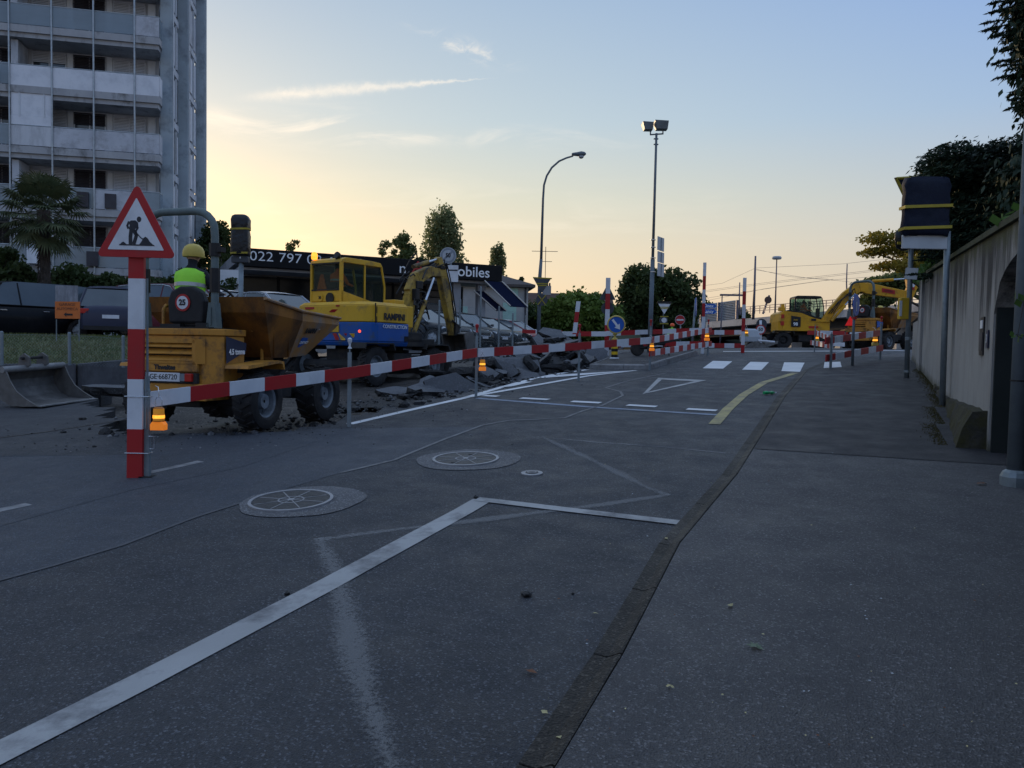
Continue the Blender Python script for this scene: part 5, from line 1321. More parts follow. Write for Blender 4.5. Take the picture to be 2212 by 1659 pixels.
    MB().tube([(.5, -.35, 1.50), (.53, -.37, 1.66)], [.012, .022], 6).tube([(.5, -.2, 1.50), (.56, -.36, 1.70), (.60, -.42, 1.72)], [.02, .02, .03], 6).build('lever', M_BLK, d)
    mr = MB().tube([(.52, -.58, 1.45), (.62, -.78, 1.60)], .012, 5).build('mirror_arm', M_BLK, d)
    MB().loft([[(.60 + dx, -.78 + .075 * math.cos(t_), 1.62 + .11 * math.sin(t_)) for t_ in [2 * math.pi * q / 12 for q in range(12)]] for dx in (0, .03)]).build('mirror', M_ROPS, mr)
    # seat
    MB().box((-.10, 0, 1.38), (.42, .48, .16)).build('seat', M_SEAT, d, bevel=.04)
    sb_ = MB(); prof = [(-.25, .0), (-.27, .28), (-.22, .41), (-.09, .47), (.09, .47), (.22, .41), (.27, .28), (.25, .0)]
    sb_.loft([[(x_, p_[0], 1.36 + p_[1]) for p_ in prof] for x_ in (-.36, -.24)])
    bk = sb_.build('backrest', M_SEAT, d, bevel=.03)
    dk = MB().lathe([(.11, 0), (.11, .008)], 28, T(-.365, .03, 1.62) @ RY(-math.pi / 2)).build('speed_disc', M_STRIPR, bk)
    MB().lathe([(.083, .009), (.083, .012)], 28, T(-.365, .03, 1.62) @ RY(-math.pi / 2)).build('disc_face', M_STRIPW, dk)
    text('25', .10, M_TB, dk, R90(.03, 1.62, -.380), bold=.004)
    MB().box((-.2, .0, 1.30), (.55, .9, .02)).box((-.32, .2, 1.325), (.15, .3, .05)).box((-.35, -.28, 1.33), (.1, .2, .07)).build('seat_base', M_BLK, d)
    # roll bar
    rp = MB(); rb = .048; hy = .52; yo = .10
    yo = .10; pts = [(-.34, -hy, 1.29)] + [(-.34, -hy, 2.45)] + [(-.34, -hy + .28 * (1 - math.cos(t_)), 2.50 + .27 * math.sin(t_)) for t_ in (.3, .6, .9, 1.2, 1.5)] + [(-.34, hy - .28 * (1 - math.cos(t_)), 2.50 + .27 * math.sin(t_)) for t_ in (1.5, 1.2, .9, .6, .3)] + [(-.34, hy, 2.45), (-.34, hy, 1.29)]; pts = [(a_, b_ + yo, c_) for a_, b_, c_ in pts]
    rp.tube(pts, rb, 12); ro_ = rp.build('roll_bar', M_ROPS, d, smooth=True)
    for y_ in (-hy + yo, hy + yo):
        MB().lathe([(.075, 0), (.075, .16)], 10, T(-.34, y_, 2.20)).box((-.34, y_ + (y_ - yo) * .12, 2.28), (.10, .12, .06)).build('hinge', M_BLK, ro_); MB().lathe([(.065, 0), (.065, .3)], 10, T(-.34, y_, 1.75)).build('sleeve', M_BLK, ro_)
    for y_ in (-hy + yo, hy + yo): MB().prism_x([(y_ - .07, 1.3), (y_ + .09, 1.3), (y_ + .05, 1.62), (y_ - .04, 1.62)], -.40, -.29).box((-.41, y_ + .02, 1.45), (.01, .03, .22)).build('roll_bar_foot', M_ROPS, ro_)
    # skip
    sk = MB(); W1, W2 = .90, .64
    R0 = [(.02, W1, 1.70), (.95, W1, 1.60), (2.20, .80, 1.55)]
    def skp(side):
        return
    top = [(.0, -W1, 1.72), (.95, -W1, 1.60), (2.28, -.78, 1.56), (2.28, .78, 1.56), (.95, W1, 1.60), (.0, W1, 1.72)]
    rimb = [(.05, -W1 + .01, 1.52), (.97, -W1 + .01, 1.45), (2.24, -.78, 1.44), (2.24, .78, 1.44), (.97, W1 - .01, 1.45), (.05, W1 - .01, 1.52)]
    bot = [(.58, -W2, .93), (1.02, -W2, .93), (1.62, -.56, .96), (1.62, .56, .96), (1.02, W2, .93), (.58, W2, .93)]
    n = 6; inn = [(v[0] + (.05 if v[0] < 1 else -.05 if v[0] > 2 else 0), v[1] * .95, v[2] - .01) for v in top]; innb = [(v[0] + (.03 if v[0] < 1 else 0), v[1] * .93, v[2] + .05) for v in bot]
    vs = top + rimb + bot + inn + innb; fs = []
    for i in range(n):
        j = (i + 1) % n; fs += [(i, j, 6 + j, 6 + i)]
    mids = [(6 + i, 6 + (i + 1) % n, 12 + (i + 1) % n, 12 + i) for i in range(n)]
    sk.add(vs, fs + mids + [(17, 16, 15, 14, 13, 12)] + [(i, 18 + i, 18 + (i + 1) % n, (i + 1) % n) for i in range(n)] + [(18 + i, 24 + i, 24 + (i + 1) % n, 18 + (i + 1) % n) for i in range(n)] + [(24, 25, 26, 27, 28, 29)])
    # material 1 for the front cheeks
    sko = sk.build('skip', [M_RUST, M_SKIPF], d)
    for pg in sko.data.polygons:
        if pg.center.x > 1.2: pg.material_index = 1
    rm = MB(); rm.tube([(.0, -W1 - .01, 1.70), (.95, -W1 - .01, 1.585), (2.28, -.79, 1.545)], .022, 6).tube([(.0, W1 + .01, 1.70), (.95, W1 + .01, 1.585), (2.28, .79, 1.545)], .022, 6).build('rim_bar', M_SKIPF, sko)
    for x_ in (.62, .98): MB().tube([(x_ - .33, -W1 - .003 + .05, 1.50), (x_, -W2 - .02, .95)], .016, 5).build('skip_rib', M_RUST, sko)
    MB().prism_y([(.7, .60), (1.3, .60), (1.45, .93), (.75, .93)], -.3, .3).tube([(1.0, -.45, .62), (1.5, -.45, .92)], .035, 8).build('skip_hinge', M_DARK, d)
    if full:
        nrm = (Vector((1.62, -.56, .96)) - Vector((1.02, -W2, .93)))
        def ck(x, z, out=.012):    # point on the right front cheek
            t_ = (x - .97) / (2.24 - .97); ytop = -W1 + .01 + (W1 - .79) * t_
            t2 = (x - 1.02) / .6; zb = .93 + .03 * min(1, max(0, t2)); yb = -W2 + .16 * t2
            k = (1.445 - z) / (1.445 - zb); return Vector((x, ytop + (yb - ytop) * k - out, z))
        label_plate(d, [ck(1.18, 1.08), ck(1.55, 1.08), ck(1.55, 1.22), ck(1.18, 1.22)], M_BLUES, 'company_decal')
        text('CONSTRUCTION', .062, M_LETW, d, face_m(ck(1.365, 1.15, .018), ck(1.55, 1.15) - ck(1.18, 1.15), ck(1.3, 1.3) - ck(1.3, 1.1)), sx=.82)
        text('RAMPINI', .115, M_TB, d, face_m(ck(1.365, 1.32, .014), ck(1.55, 1.3) - ck(1.18, 1.3), ck(1.3, 1.4) - ck(1.3, 1.2)), sx=.85, bold=.003)
        label_plate(d, [ck(1.62, 1.24), ck(1.90, 1.24), ck(1.90, 1.36), ck(1.62, 1.36)], M_STRIPW, 'maker_decal')
        text('Thwaites', .075, M_TB, d, face_m(ck(1.76, 1.30, .02), ck(1.9, 1.3) - ck(1.62, 1.3), ck(1.7, 1.4) - ck(1.7, 1.2)), sx=.72)
    return d
DL = Vector((-4.07, 10.14, 0)); DL.z = H(DL.x, DL.y) + .02
dmp = dumper(DL, R(75), 'nearest orange site dumper with a driver, behind the warning sign')
dfwd = Matrix.Translation(DL) @ RZ(R(75))
drv = seated(0, .28)
person('driver seen from behind in a lime vest and yellow helmet on the near dumper', dfwd @ Vector((-.12, .13, 1.50)), R(75), drv, M_DARKC, vest=M_LIME, helmet=M_HELY)
DR = Vector((14.35, 31.2, 1.92))
d2 = dumper(DR, R(32), 'orange dumper with open roll bar and rusty skip beyond the right barriers', full=False)
tri_ = [(-.60 - .0, y_, z_) for y_, z_ in ((.62, 1.0), (.18, 1.0), (.40, 1.38))]
mb = MB().add([Vector(v) for v in tri_] + [Vector(v) + Vector((.02, 0, 0)) for v in tri_], [(0, 1, 2), (5, 4, 3), (0, 3, 4, 1), (1, 4, 5, 2), (2, 5, 3, 0)]).build('red_triangle', mat('bright_red_reflector', (.75, .02, .02), .4, c2=(.6, .02, .02), scale=5, emis=.25), d2)
label_plate(d2, [(-.33, -.612, .92), (.04, -.612, 1.0), (.04, -.612, 1.14), (-.33, -.612, 1.16)], M_BLUES, 'company_decal')
p_ = A(1905, 662, 36); person('worker with a yellow helmet half hidden behind the rusty skip on the right', (p_.x, 36, p_.z - 1.74), R(200), standing(), M_DARKC, vest=M_LIME, helmet=M_HELY)
p_ = A(486, 688, 13.4); person('worker in lime clothing crouching beyond the near dumper, seen through its rails', (p_.x, 13.4, p_.z - 1.02), R(60), standing(.32), M_LIME, legs=M_LIME, scale=.8)
p_ = A(1450, 699, 46); person('worker in an orange helmet and lime jacket behind the far barrier', (p_.x, 46, p_.z - 1.76), R(-80), standing(.05), M_LIME, vest=M_LIME, helmet=M_HELO)
p_ = A(1279, 709, 60); cy = person('cyclist in dark clothing and grey helmet riding behind the rubble', (p_.x, 60, p_.z - 1.72), R(-95), {**seated(.92, .1, .25)}, M_DARKC, helmet=M_HELW)
bk = thing('bicycle', 'bicycle ridden by the cyclist beyond the rubble heap', 'bicycle', (p_.x, 60, p_.z - 1.72), R(-95))
for x_ in (-.5, .55):
    MB().tube([(x_ + .33 * math.cos(t_), 0, .34 + .33 * math.sin(t_)) for t_ in [2 * math.pi * q / 24 for q in range(25)]], .02, 6, cap=False).build('wheel', M_BLK, bk)
MB().tube([(-.5, 0, .34), (0, 0, .30), (.42, 0, .85), (-.15, 0, .80), (0, 0, .30)], .018, 6).tube([(.42, 0, .85), (.55, 0, .34)], .018, 6).tube([(.40, -.22, 1.0), (.38, .22, 1.0)], .014, 6).box((-.17, 0, .93), (.25, .14, .05)).build('frame', M_REDL, bk)
MB().lathe([(.03, 0), (.03, .05)], 8, T(.48, 0, .92) @ RY(math.pi / 2)).build('headlamp', mat('bicycle_lamp', (1, 1, .95), .4, emis=1.5), bk)

# ---------------------------------------------------------------- wheeled excavator
def arm_plate(mb, pts, w, y0, y1, M=None):
    """box section limb along points in x,z with half depths w"""
    L_ = [];R_ = []
    for i, p_ in enumerate(pts):
        a_, b_ = Vector(pts[max(i - 1, 0)]), Vector(pts[min(i + 1, len(pts) - 1)]); d = (b_ - a_).normalized(); n = Vector((-d.y, d.x)); L_.append(Vector(p_) + n * w[i]); R_.append(Vector(p_) - n * w[i])
    for i in range(len(pts) - 1):
        mb.prism_y([tuple(L_[i]), tuple(L_[i + 1]), tuple(R_[i + 1]), tuple(R_[i])], y0, y1, M)
def cylinder(mb, rod, a_, b_, r, y):
    a_, b_ = Vector((a_[0], y, a_[1])), Vector((b_[0], y, b_[1])); m_ = a_.lerp(b_, .58)
    upl(MB().tube([a_, m_], r, 10), 'hydraulic_cylinder', mb, smooth=True); upl(MB().tube([m_, b_], r * .55, 8), 'piston_rod', rod, smooth=True)
def undercarriage(par, wb, tr, dia, zt, rimm=M_RIMD):
    MB().box((0, 0, zt - .28), (wb * .95, .75, .38)).box((0, 0, zt - .12), (1.1, 1.2, .2)).tube([(-wb / 2, -tr, dia / 2), (-wb / 2, tr, dia / 2)], .13, 10).tube([(wb / 2, -tr, dia / 2), (wb / 2, tr, dia / 2)], .13, 10).lathe([(.5, zt - .12), (.5, zt + .02)], 24).build('undercarriage', M_DARK, par, bevel=.02)
    for x_ in (-wb / 2, wb / 2):
        for s_ in (-1, 1):
            wheel(par, (x_, s_ * tr, dia / 2), dia, .24, dia * .52, s_, 22, rim_m=rimm)
            MB().prism_y([(x_ - .55, dia * .93), (x_ - .5, dia * 1.06), (x_ + .5, dia * 1.06), (x_ + .58, dia * .90), (x_ + .54, dia * .88), (x_ + .47, dia * 1.03), (x_ - .48, dia * 1.03), (x_ - .52, dia * .90)], s_ * tr - .2, s_ * tr + .22).build('fender', M_DARK, par)
    for s_ in (-1, 1):
        MB().box((0, s_ * tr * .8, zt - .35), (.7, .35, .35)).box((.0, s_ * tr * .95, zt - .5), (.5, .3, .03)).build('side_box', M_DARK, par, bevel=.02)
def cab(par, x0, x1, y0, y1, z0, z1, frame_m, glass_m, sill=.18, roof_m=None):
    """frame posts with glass panes; rear at x0, right hand side at y0"""
    b = .055; zs = z0 + sill; zt = z1 - .12; rk = .12
    cb = MB()
    # lower shell with rounded rear skirt
    cb.prism_y([(x0 + .18, z0), (x1, z0), (x1, zs), (x0, zs + .30), (x0, zs + .05)], y0, y1)
    cb.prism_y([(x0 - .01, zt), (x1 - rk, zt), (x1 - rk - .08, z1 - .02), (x1 - rk - .4, z1), (x0 + .15, z1), (x0 + .02, z1 - .05)], y0 - .01, y1 + .01)
    for yy in (y0 + b / 2, y1 - b / 2):
        cb.box((x0 + b / 2, yy, (zs + zt) / 2), (b * 1.6, b, zt - zs))
        cb.tube([(x1 - b / 2, yy, zs - .02), (x1 - .02, yy, (zs + zt) / 2), (x1 - rk - .02, yy, zt + .02)], b * .6, 6)
        cb.box(((x0 + x1) / 2 + .03, yy, (zs + zt) / 2), (b * .8, b, zt - zs))
    co = cb.build('cab', frame_m, par, bevel=.015)
    zr_ = zs + .32
    MB().box((x0 + .03, (y0 + y1) / 2, (zr_ + zt) / 2), (.02, y1 - y0 - .14, zt - zr_ - .04)).build('rear_window', glass_m, co)
    for yy, nm in ((y0 + .02, 'side_window'), (y1 - .02, 'side_window')):
        m_ = (x0 + x1) / 2 + .03
        MB().box(((x0 + m_) / 2 + .03, yy, (zs + zt) / 2 + .05), (m_ - x0 - .14, .02, zt - zs - .12)).build(nm, glass_m, co)
        MB().add([(m_ + .03, yy, zs + .04), (x1 - .06, yy, zs + .04), (x1 - .05, yy, (zs + zt) / 2), (x1 - rk - .06, yy, zt - .02), (m_ + .03, yy, zt - .02)], [(0, 1, 2, 3, 4)]).build(nm, glass_m, co)
    MB().add([(x1 - .01, y0 + .07, zs), (x1 - .01, y1 - .07, zs), (x1 - rk, y1 - .07, zt), (x1 - rk, y0 + .07, zt)], [(0, 1, 2, 3)]).build('windscreen', glass_m, co)
    for zz_ in (zr_, zt - .02): MB().box((x0 - .005, (y0 + y1) / 2, zz_), (.02, y1 - y0 - .06, .03)).build('window_seal', M_BLK, co)
    sx_ = x0 + .42; MB().box((sx_ + .05, (y0 + y1) / 2, zs + .22), (.45, .46, .14)).box((sx_ - .2, (y0 + y1) / 2, zs + .36), (.12, .40, .34)).build('seat', M_SEAT, co, bevel=.03)
    MB().box((x1 - .22, (y0 + y1) / 2 - .1, zs + .3), (.14, .3, .5)).tube([(x1 - .3, (y0 + y1) / 2 - .32, zs + .2), (x1 - .32, (y0 + y1) / 2 - .32, zs + .55)], [.02, .035], 6).build('console', M_BLK, co)
    return co, sx_
EXL = Vector((-3.43, 18.48, .80)); phi_u, phi_s = R(90 - 27), R(90 - 33)
ex = thing('wheeled_excavator', 'yellow and blue wheeled excavator digging behind the red and white barrier', 'excavator', M=Matrix.Translation(EXL) @ RZ(phi_u))
undercarriage(ex, 2.35, 1.0, .92, .92)
bl = MB(); bl.prism_y([(1.75, .15), (1.83, .12), (1.9, .55), (1.8, .62)], -1.15, 1.15).box((1.45, -.3, .38), (.6, .1, .12)).box((1.45, .3, .38), (.6, .1, .12)).build('dozer_blade', M_DARK, ex)
# the slewed upper body is a part with its own frame
def up(v): return RZ(phi_s - phi_u)
US = RZ(phi_s - phi_u)
ub = bpy.data.objects.new('upper_body', None); COL.objects.link(ub); ub.parent = ex; ub.matrix_local = US
ubp = []
def upl(mb, name, m, **k):
    """upper body parts live directly under the machine, in the slewed frame"""
    mb.v = [tuple(US @ Vector(v)) for v in mb.v]; return mb.build(name, m, ex, **k)
bpy.data.objects.remove(ub)
def shell(x0, x1, hw, z0, z1, rc, inset=0):
    pts = [(x1, -hw), (x0 + rc, -hw)] + [(x0 + rc - rc * math.sin(t_) + .0, -hw + rc * (1 - math.cos(t_))) for t_ in (.5, 1.0, 1.4)] + [(x0 - .06, -hw * .35), (x0 - .06, hw * .35)] + [(x0 + rc - rc * math.sin(t_), hw - rc * (1 - math.cos(t_))) for t_ in (1.4, 1.0, .5)] + [(x0 + rc, hw), (x1, hw)]
    return [(p_[0] + (inset if p_[0] < 0 else 0), p_[1] * (1 - inset)) for p_ in pts][::-1], z0, z1
pb, a0, a1 = shell(-1.35, .02, 1.2, .90, 1.42, .35)
upl(MB().prism(pb, .98, 1.43).prism(pb, .90, .979, top=pb) if False else MB().prism([(p_[0] * .97, p_[1] * .96) for p_ in pb], .90, 1.0, top=pb).prism(pb, 1.001, 1.42), 'lower_shell', M_EXB, bevel=.02)
pt_ = [(p_[0] * .985, p_[1] * .985) for p_ in pb]
upl(MB().prism(pt_, 1.43, 1.80).prism(pt_, 1.801, 1.88, top=[(p_[0] * .93, p_[1] * .93) for p_ in pt_]), 'upper_shell', M_EXY, bevel=.02)
upl(MB().box((.55, .0, 1.0), (1.25, 2.1, .2)).box((.40, -.85, 1.12), (.6, .4, .25)), 'deck', M_DARK, bevel=.02)
upl(MB().box((.15, -.62, 1.93), (.35, .35, .14)).box((.2, -.95, 1.6), (.3, .2, .5)), 'tank_cap', M_EXY, bevel=.02)
# rear details: red chevrons, grille, vents, lights, hazard stripes
def upt(P): return [US @ Vector(p) for p in P]
for pts in ([(-1.42, -.20, 1.70), (-1.42, -.72, 1.70), (-1.42, -.66, 1.64), (-1.42, -.10, 1.64)], [(-1.42, -.10, 1.52), (-1.42, -.72, 1.60), (-1.42, -.66, 1.54), (-1.42, -.02, 1.46)]):
    label_plate(ex, upt([(-1.425 if abs(p_[1]) < .45 else -1.30, p_[1], p_[2]) for p_ in pts]), M_STRIPR, 'red_chevron', .006)
gr = MB()
for r_ in range(9):
    for c_ in range(6): 
        y_ = -.80 - c_ * .05 - (r_ % 2) * .025; z_ = 1.42 + r_ * .035
        gr.box((-1.24 + c_ * .045, y_, z_), (.012, .034, .018), None)
go_ = upl(gr, 'grille', M_RIMD); go_['kind'] = 'stuff'
for r_ in range(2):
    for q in range(5): upl(MB().box((-1.02 + q * .05, -1.17, 1.70 - r_ * .22), (.022, .012, .15)), 'vent_slot', M_BLK)
upl(MB().box((-1.06, -1.17, 1.6), (.012, .03, .5)), 'panel_seam', M_BLK)
upl(MB().box((-1.36, .55, 1.74), (.06, .3, .05)).box((-1.375, -.35, 1.78), (.06, .1, .03)), 'handle', M_STRIPR)
lm = upl(MB().lathe([(.06, 0), (.05, .05), (.02, .07)], 14, T(-1.27, -.93, 1.22) @ RZ(.5) @ RY(-math.pi / 2)), 'tail_lamp', M_REDON)
upl(MB().lathe([(.055, 0), (.055, .03)], 14, T(-1.28, -.93, 1.07) @ RZ(.5) @ RY(-math.pi / 2)), 'tail_lamp', M_BLK)
upl(MB().box((-1.425, -.25, 1.29), (.02, .34, .18)), 'notice_plate', M_EXY)
for q in range(4):
    y_ = -.32 - q * .17
    label_plate(ex, upt([(-1.42 + (.0 if y_ > -.5 else .10), y_, 1.02), (-1.42 + (.02 if y_ > -.5 else .14), y_ - .11, 1.02), (-1.42 + (.0 if y_ > -.4 else .08), y_ - .02, 1.17), (-1.42, y_ + .09, 1.17)]), [M_STRIPR, M_EXY][q % 2], 'hazard_stripe', .006)
fm = lambda p, r_, u_: face_m(US @ Vector(p), US.to_3x3() @ Vector(r_), US.to_3x3() @ Vector(u_))
M_TB = MATS['black_print']
text('RAMPINI', .20, M_TB, ex, fm((-.46, -1.19, 1.56), (1, 0, 0), (0, 0, 1)), sx=.92, bold=.008)
text('CONSTRUCTION', .115, M_LETW, ex, fm((-.46, -1.21, 1.34), (1, 0, 0), (0, 0, 1)), sx=.90)
label_plate(ex, upt([(-.14, -1.205, 1.02), (.0, -1.205, 1.02), (.0, -1.205, 1.14), (-.14, -1.205, 1.14)]), M_DKGLASS, 'small_plate', .005)
# cab
def cab_upper(par, U, *a, **k):
    before = set(bpy.data.objects); co, sx_ = cab(None, *a, **k)
    co.parent = par; co.matrix_local = U; return co, sx_
cabo, csx = cab_upper(ex, US, -.85, .65, .10, 1.12, 1.86, 2.95, M_EXY, M_CABG, sill=.02)
bcn = upl(MB().lathe([(.06, 0), (.075, .04), (.075, .12), (.05, .17), (.01, .18)], 14, T(-.80, 1.05, 2.93)), 'beacon', M_AMB, smooth=True)
upl(MB().lathe([(.05, 0), (.085, .05), (.085, .11)], 14, T(-.74, .28, 2.96) @ RY(-1.2)), 'work_lamp', M_BLK)
upl(MB().tube([(-.7, .95, 2.97), (-.5, .7, 3.02), (-.7, .5, 2.97)], .012, 5).tube([(-.1, .3, 2.97), (.2, .5, 3.02), (.3, .8, 2.97)], .01, 5), 'roof_cable', M_BLK)
dk = upl(MB().lathe([(.09, 0), (.09, .006)], 20, T(-.862, .78, 2.02) @ RY(-math.pi / 2)), 'speed_disc', M_EXY)
text('30', .09, M_TB, ex, fm((-.872, .78, 2.02), (0, -1, 0), (0, 0, 1)), bold=.003)
upl(MB().lathe([(.13, 0), (.13, .02)], 18, T(-.862, .45, 2.0) @ RY(-math.pi / 2)), 'exhaust_stain', M_BLK)
EM = Matrix.Translation(EXL) @ RZ(phi_s)
person('excavator operator in an orange vest seen through the cab rear window', EM @ Vector((-.50, .62, 2.14)), phi_s, seated(0, .25, .05), M_ORGV, vest=M_ORGV, scale=.86)
jk = thing('jacket', 'orange work jacket hanging inside the cab window of the near excavator', 'jacket', M=EM @ T(-.74, .86, 2.36))
MB().loft([[(.04 * math.sin(t_ * 3), (.16 - .05 * k) * math.cos(t_), -.18 + k * .13 + .02 * math.sin(5 * t_)) for t_ in [2 * math.pi * q / 14 for q in range(14)]] for k in range(4)]).build('cloth', M_ORGV, jk, smooth='all')
# boom, arm, cylinders, hoses
bm = MB(); BY = -.35
arm_plate(bm, [(.75, 1.05), (.92, 1.6), (1.02, 2.15), (1.12, 2.5)], [.12, .14, .12, .10], BY - .11, BY + .11)
arm_plate(bm, [(1.0, 2.25), (1.25, 2.62), (1.75, 2.84), (2.35, 2.84)], [.12, .16, .13, .09], BY - .10, BY + .10)
upl(bm, 'boom', M_EXD, bevel=.015)
am = MB(); arm_plate(am, [(2.12, 3.24), (2.26, 2.85), (2.5, 2.1), (2.78, 1.25)], [.06, .13, .12, .07], BY - .09, BY + .09)
upl(am, 'arm', M_EXD, bevel=.015)
cyl, rod = M_EXD, M_CHROME
cylinder(cyl, rod, (1.15, 2.9), (2.14, 3.2), .055, BY); cylinder(cyl, rod, (.95, 1.25), (1.70, 2.66), .055, BY - .22); cylinder(cyl, rod, (.95, 1.25), (1.70, 2.66), .055, BY + .22); cylinder(cyl, rod, (2.50, 2.75), (2.90, 1.75), .05, BY)

rnd = random.Random(4)
for q in range(30):
    a_ = Vector((rnd.uniform(.8, 1.3), BY + rnd.uniform(-.3, .3), rnd.uniform(1.3, 2.9))); b_ = Vector((a_.x + rnd.uniform(.1, .7), BY + rnd.uniform(-.25, .25), a_.z + rnd.uniform(-.3, .5)))
    m_ = a_.lerp(b_, .5) + Vector((rnd.uniform(-.1, .1), rnd.uniform(-.15, .15), rnd.uniform(.05, .34)))
    upl(MB().tube([a_, a_.lerp(m_, .6) + Vector((0, 0, .06)), m_, b_.lerp(m_, .5) + Vector((0, 0, .05)), b_], .02, 6), 'hose', M_BLK, smooth=True)
for q in range(5):
    o_ = rnd.uniform(-.15, .15); upl(MB().tube([(1.9, BY + o_, 2.95), (2.3, BY + o_ * 1.6, 3.05 + .05 * q), (2.62, BY + o_, 2.5), (2.78, BY + o_, 1.9), (2.85, BY + o_, 1.45)], .018, 6), 'hose', M_BLK, smooth=True)
for c_, d_ in (((1.25, BY, 2.45), (.25, .3, .2)), ((1.05, BY - .18, 2.2), (.14, .14, .28)), ((2.2, BY, 2.98), (.2, .24, .10))): upl(MB().box(c_, d_), 'valve_block', M_BLK, bevel=.02)
def bucket_mesh(w, s, teeth=True, M=None):
    """digging bucket: curved back, side plates; opening towards -x when upright"""
    mb = MB(); n = 10; th = .02
    pr = [(s * .55 * math.cos(t_) - .0, -s * .45 + s * .52 * math.sin(t_)) for t_ in [R(95) - R(205) * q / n for q in range(n + 1)]]
    o_ = pr; i_ = [(p_[0] * .93, -s * .45 + (p_[1] + s * .45) * .93) for p_ in pr]
    ring = o_ + i_[::-1]
    for q in range(n):
        mb.prism_y([o_[q], o_[q + 1], i_[q + 1], i_[q]], -w / 2, w / 2, M)
    for s_ in (-1, 1): mb.prism_y(o_, s_ * w / 2 - th, s_ * w / 2 + th, M)
    if teeth:
        for q in range(5): mb.box((o_[-1][0] - .04, -w / 2 + w * (q + .5) / 5, o_[-1][1]), (.12, .05, .03), M)
    return mb
bkt = bucket_mesh(.75, .75, True, US @ T(2.85, BY, 1.25) @ RY(R(-25))); bkt.build('bucket', M_STEELW, ex)
upl(MB().box((2.82, BY, 1.38), (.18, .3, .3)).tube([(2.62, BY - .13, 1.62), (2.95, BY - .13, 1.45)], .03, 6), 'coupler', M_BLK)

# ---------------------------------------------------------------- the second excavator beyond the crossing
EX2 = A(1722, 755, 43); hd2 = R(-4)
e2 = thing('wheeled_excavator', 'yellow wheeled excavator with black topped body working beyond the crossing', 'excavator', M=Matrix.Translation((EX2.x + .15, 43, EX2.z)) @ RZ(hd2))
undercarriage(e2, 2.4, .95, .95, .95, M_BLK)
MB().prism_y([(-2.0, .12), (-2.15, .15), (-2.35, .62), (-2.2, .66), (-1.95, .35), (-1.5, .45), (-1.5, .30)], -1.1, 1.1).build('dozer_blade', M_STEELW, e2)
US = Matrix.Identity(4); ex_keep = ex; ex = e2
hw = 1.12
pb = [(x_, y_) for x_, y_ in [(-1.42, -.75), (-1.25, -hw), (.35, -hw), (1.25, -hw * .9), (1.25, hw), (-1.25, hw), (-1.42, .75)]]
upl(MB().prism(pb, 1.0, 1.5, top=pb).prism_y([(-1.42, 1.5), (-1.38, 1.95), (-1.2, 2.08), (-.3, 1.98), (.35, 1.72), (1.25, 1.52), (1.25, 1.5)], -hw, hw), 'body_shell', M_KOM, bevel=.03)
upl(MB().prism_y([(-1.1, 2.085), (-1.0, 2.14), (-.2, 2.05), (.45, 1.78), (.42, 1.72), (-.3, 1.985), (-1.0, 2.07)], -hw - .01, .1), 'black_hood', M_BLK)
upl(MB().box((-1.2, -.5, 2.2), (.3, .35, .2)).box((-1.15, -.5, 2.38), (.16, .16, .2)), 'exhaust', M_KOM)
label_plate(e2, [(-.85, -hw - .03, 1.22), (-.35, -hw - .03, 1.22), (-.35, -hw - .03, 1.75), (-.85, -hw - .03, 1.82)], M_BLK, 'model_panel', .02)
text('98', .24, M_LETW, e2, face_m((-.62, -hw - .055, 1.36), (1, 0, 0), (0, 0, 1)), bold=.006); text('PW', .14, M_EXY, e2, face_m((-.62, -hw - .055, 1.58), (1, 0, 0), (0, 0, 1)))
for z_ in (1.78, 1.4): upl(MB().box((-1.30, -hw * .96, z_), (.16, .12, .22)), 'tail_lamp', M_REDL)
upl(MB().box((.35, -hw - .01, 1.62), (.25, .04, .12)), 'air_intake', M_BLK)
upl(MB().box((.35, -hw - .015, 1.22), (.5, .03, .1)), 'safety_plate', M_REDL)
cabo, csx = cab_upper(e2, US, -.35, 1.25, .0, 1.05, 1.72, 3.0, M_BLK, M_CABG, sill=.05)
EM = Matrix.Translation((EX2.x + .15, 43, EX2.z)) @ RZ(hd2)
person('operator in an orange vest inside the cab of the far yellow excavator', EM @ Vector((.22, .5, 1.98)), hd2, seated(0, .25, .05), M_ORGV, vest=M_ORGV, scale=.9)
for k in range(3): upl(MB().tube([(.0 + k * .12, 1.6, 2.6), (.0 + k * .12, 1.6, 3.25)], .05, 6), 'rod', M_STRIPW) if False else None
BY = -.25
bm = MB(); arm_plate(bm, [(1.1, 1.4), (1.6, 2.2), (2.3, 3.0), (2.95, 3.5), (3.6, 3.42)], [.18, .22, .26, .29, .24], BY - .16, BY + .16)
arm_plate(bm, [(3.3, 3.44), (4.4, 3.25), (5.4, 3.1), (5.75, 3.3)], [.30, .27, .22, .14], BY - .155, BY + .155); upl(bm, 'boom', M_KOM, bevel=.03)
am = MB(); arm_plate(am, [(5.55, 4.1), (5.8, 3.5), (5.5, 2.7), (5.15, 2.1)], [.12, .26, .22, .14], BY - .14, BY + .14); upl(am, 'arm', M_KOM, bevel=.02)
cyl, rod = M_KOM, M_CHROME; cylinder(cyl, rod, (3.7, 3.82), (5.6, 3.98), .085, BY); cylinder(cyl, rod, (1.5, 1.6), (2.7, 3.1), .08, BY - .26); cylinder(cyl, rod, (6.0, 3.6), (5.6, 2.3), .07, BY)

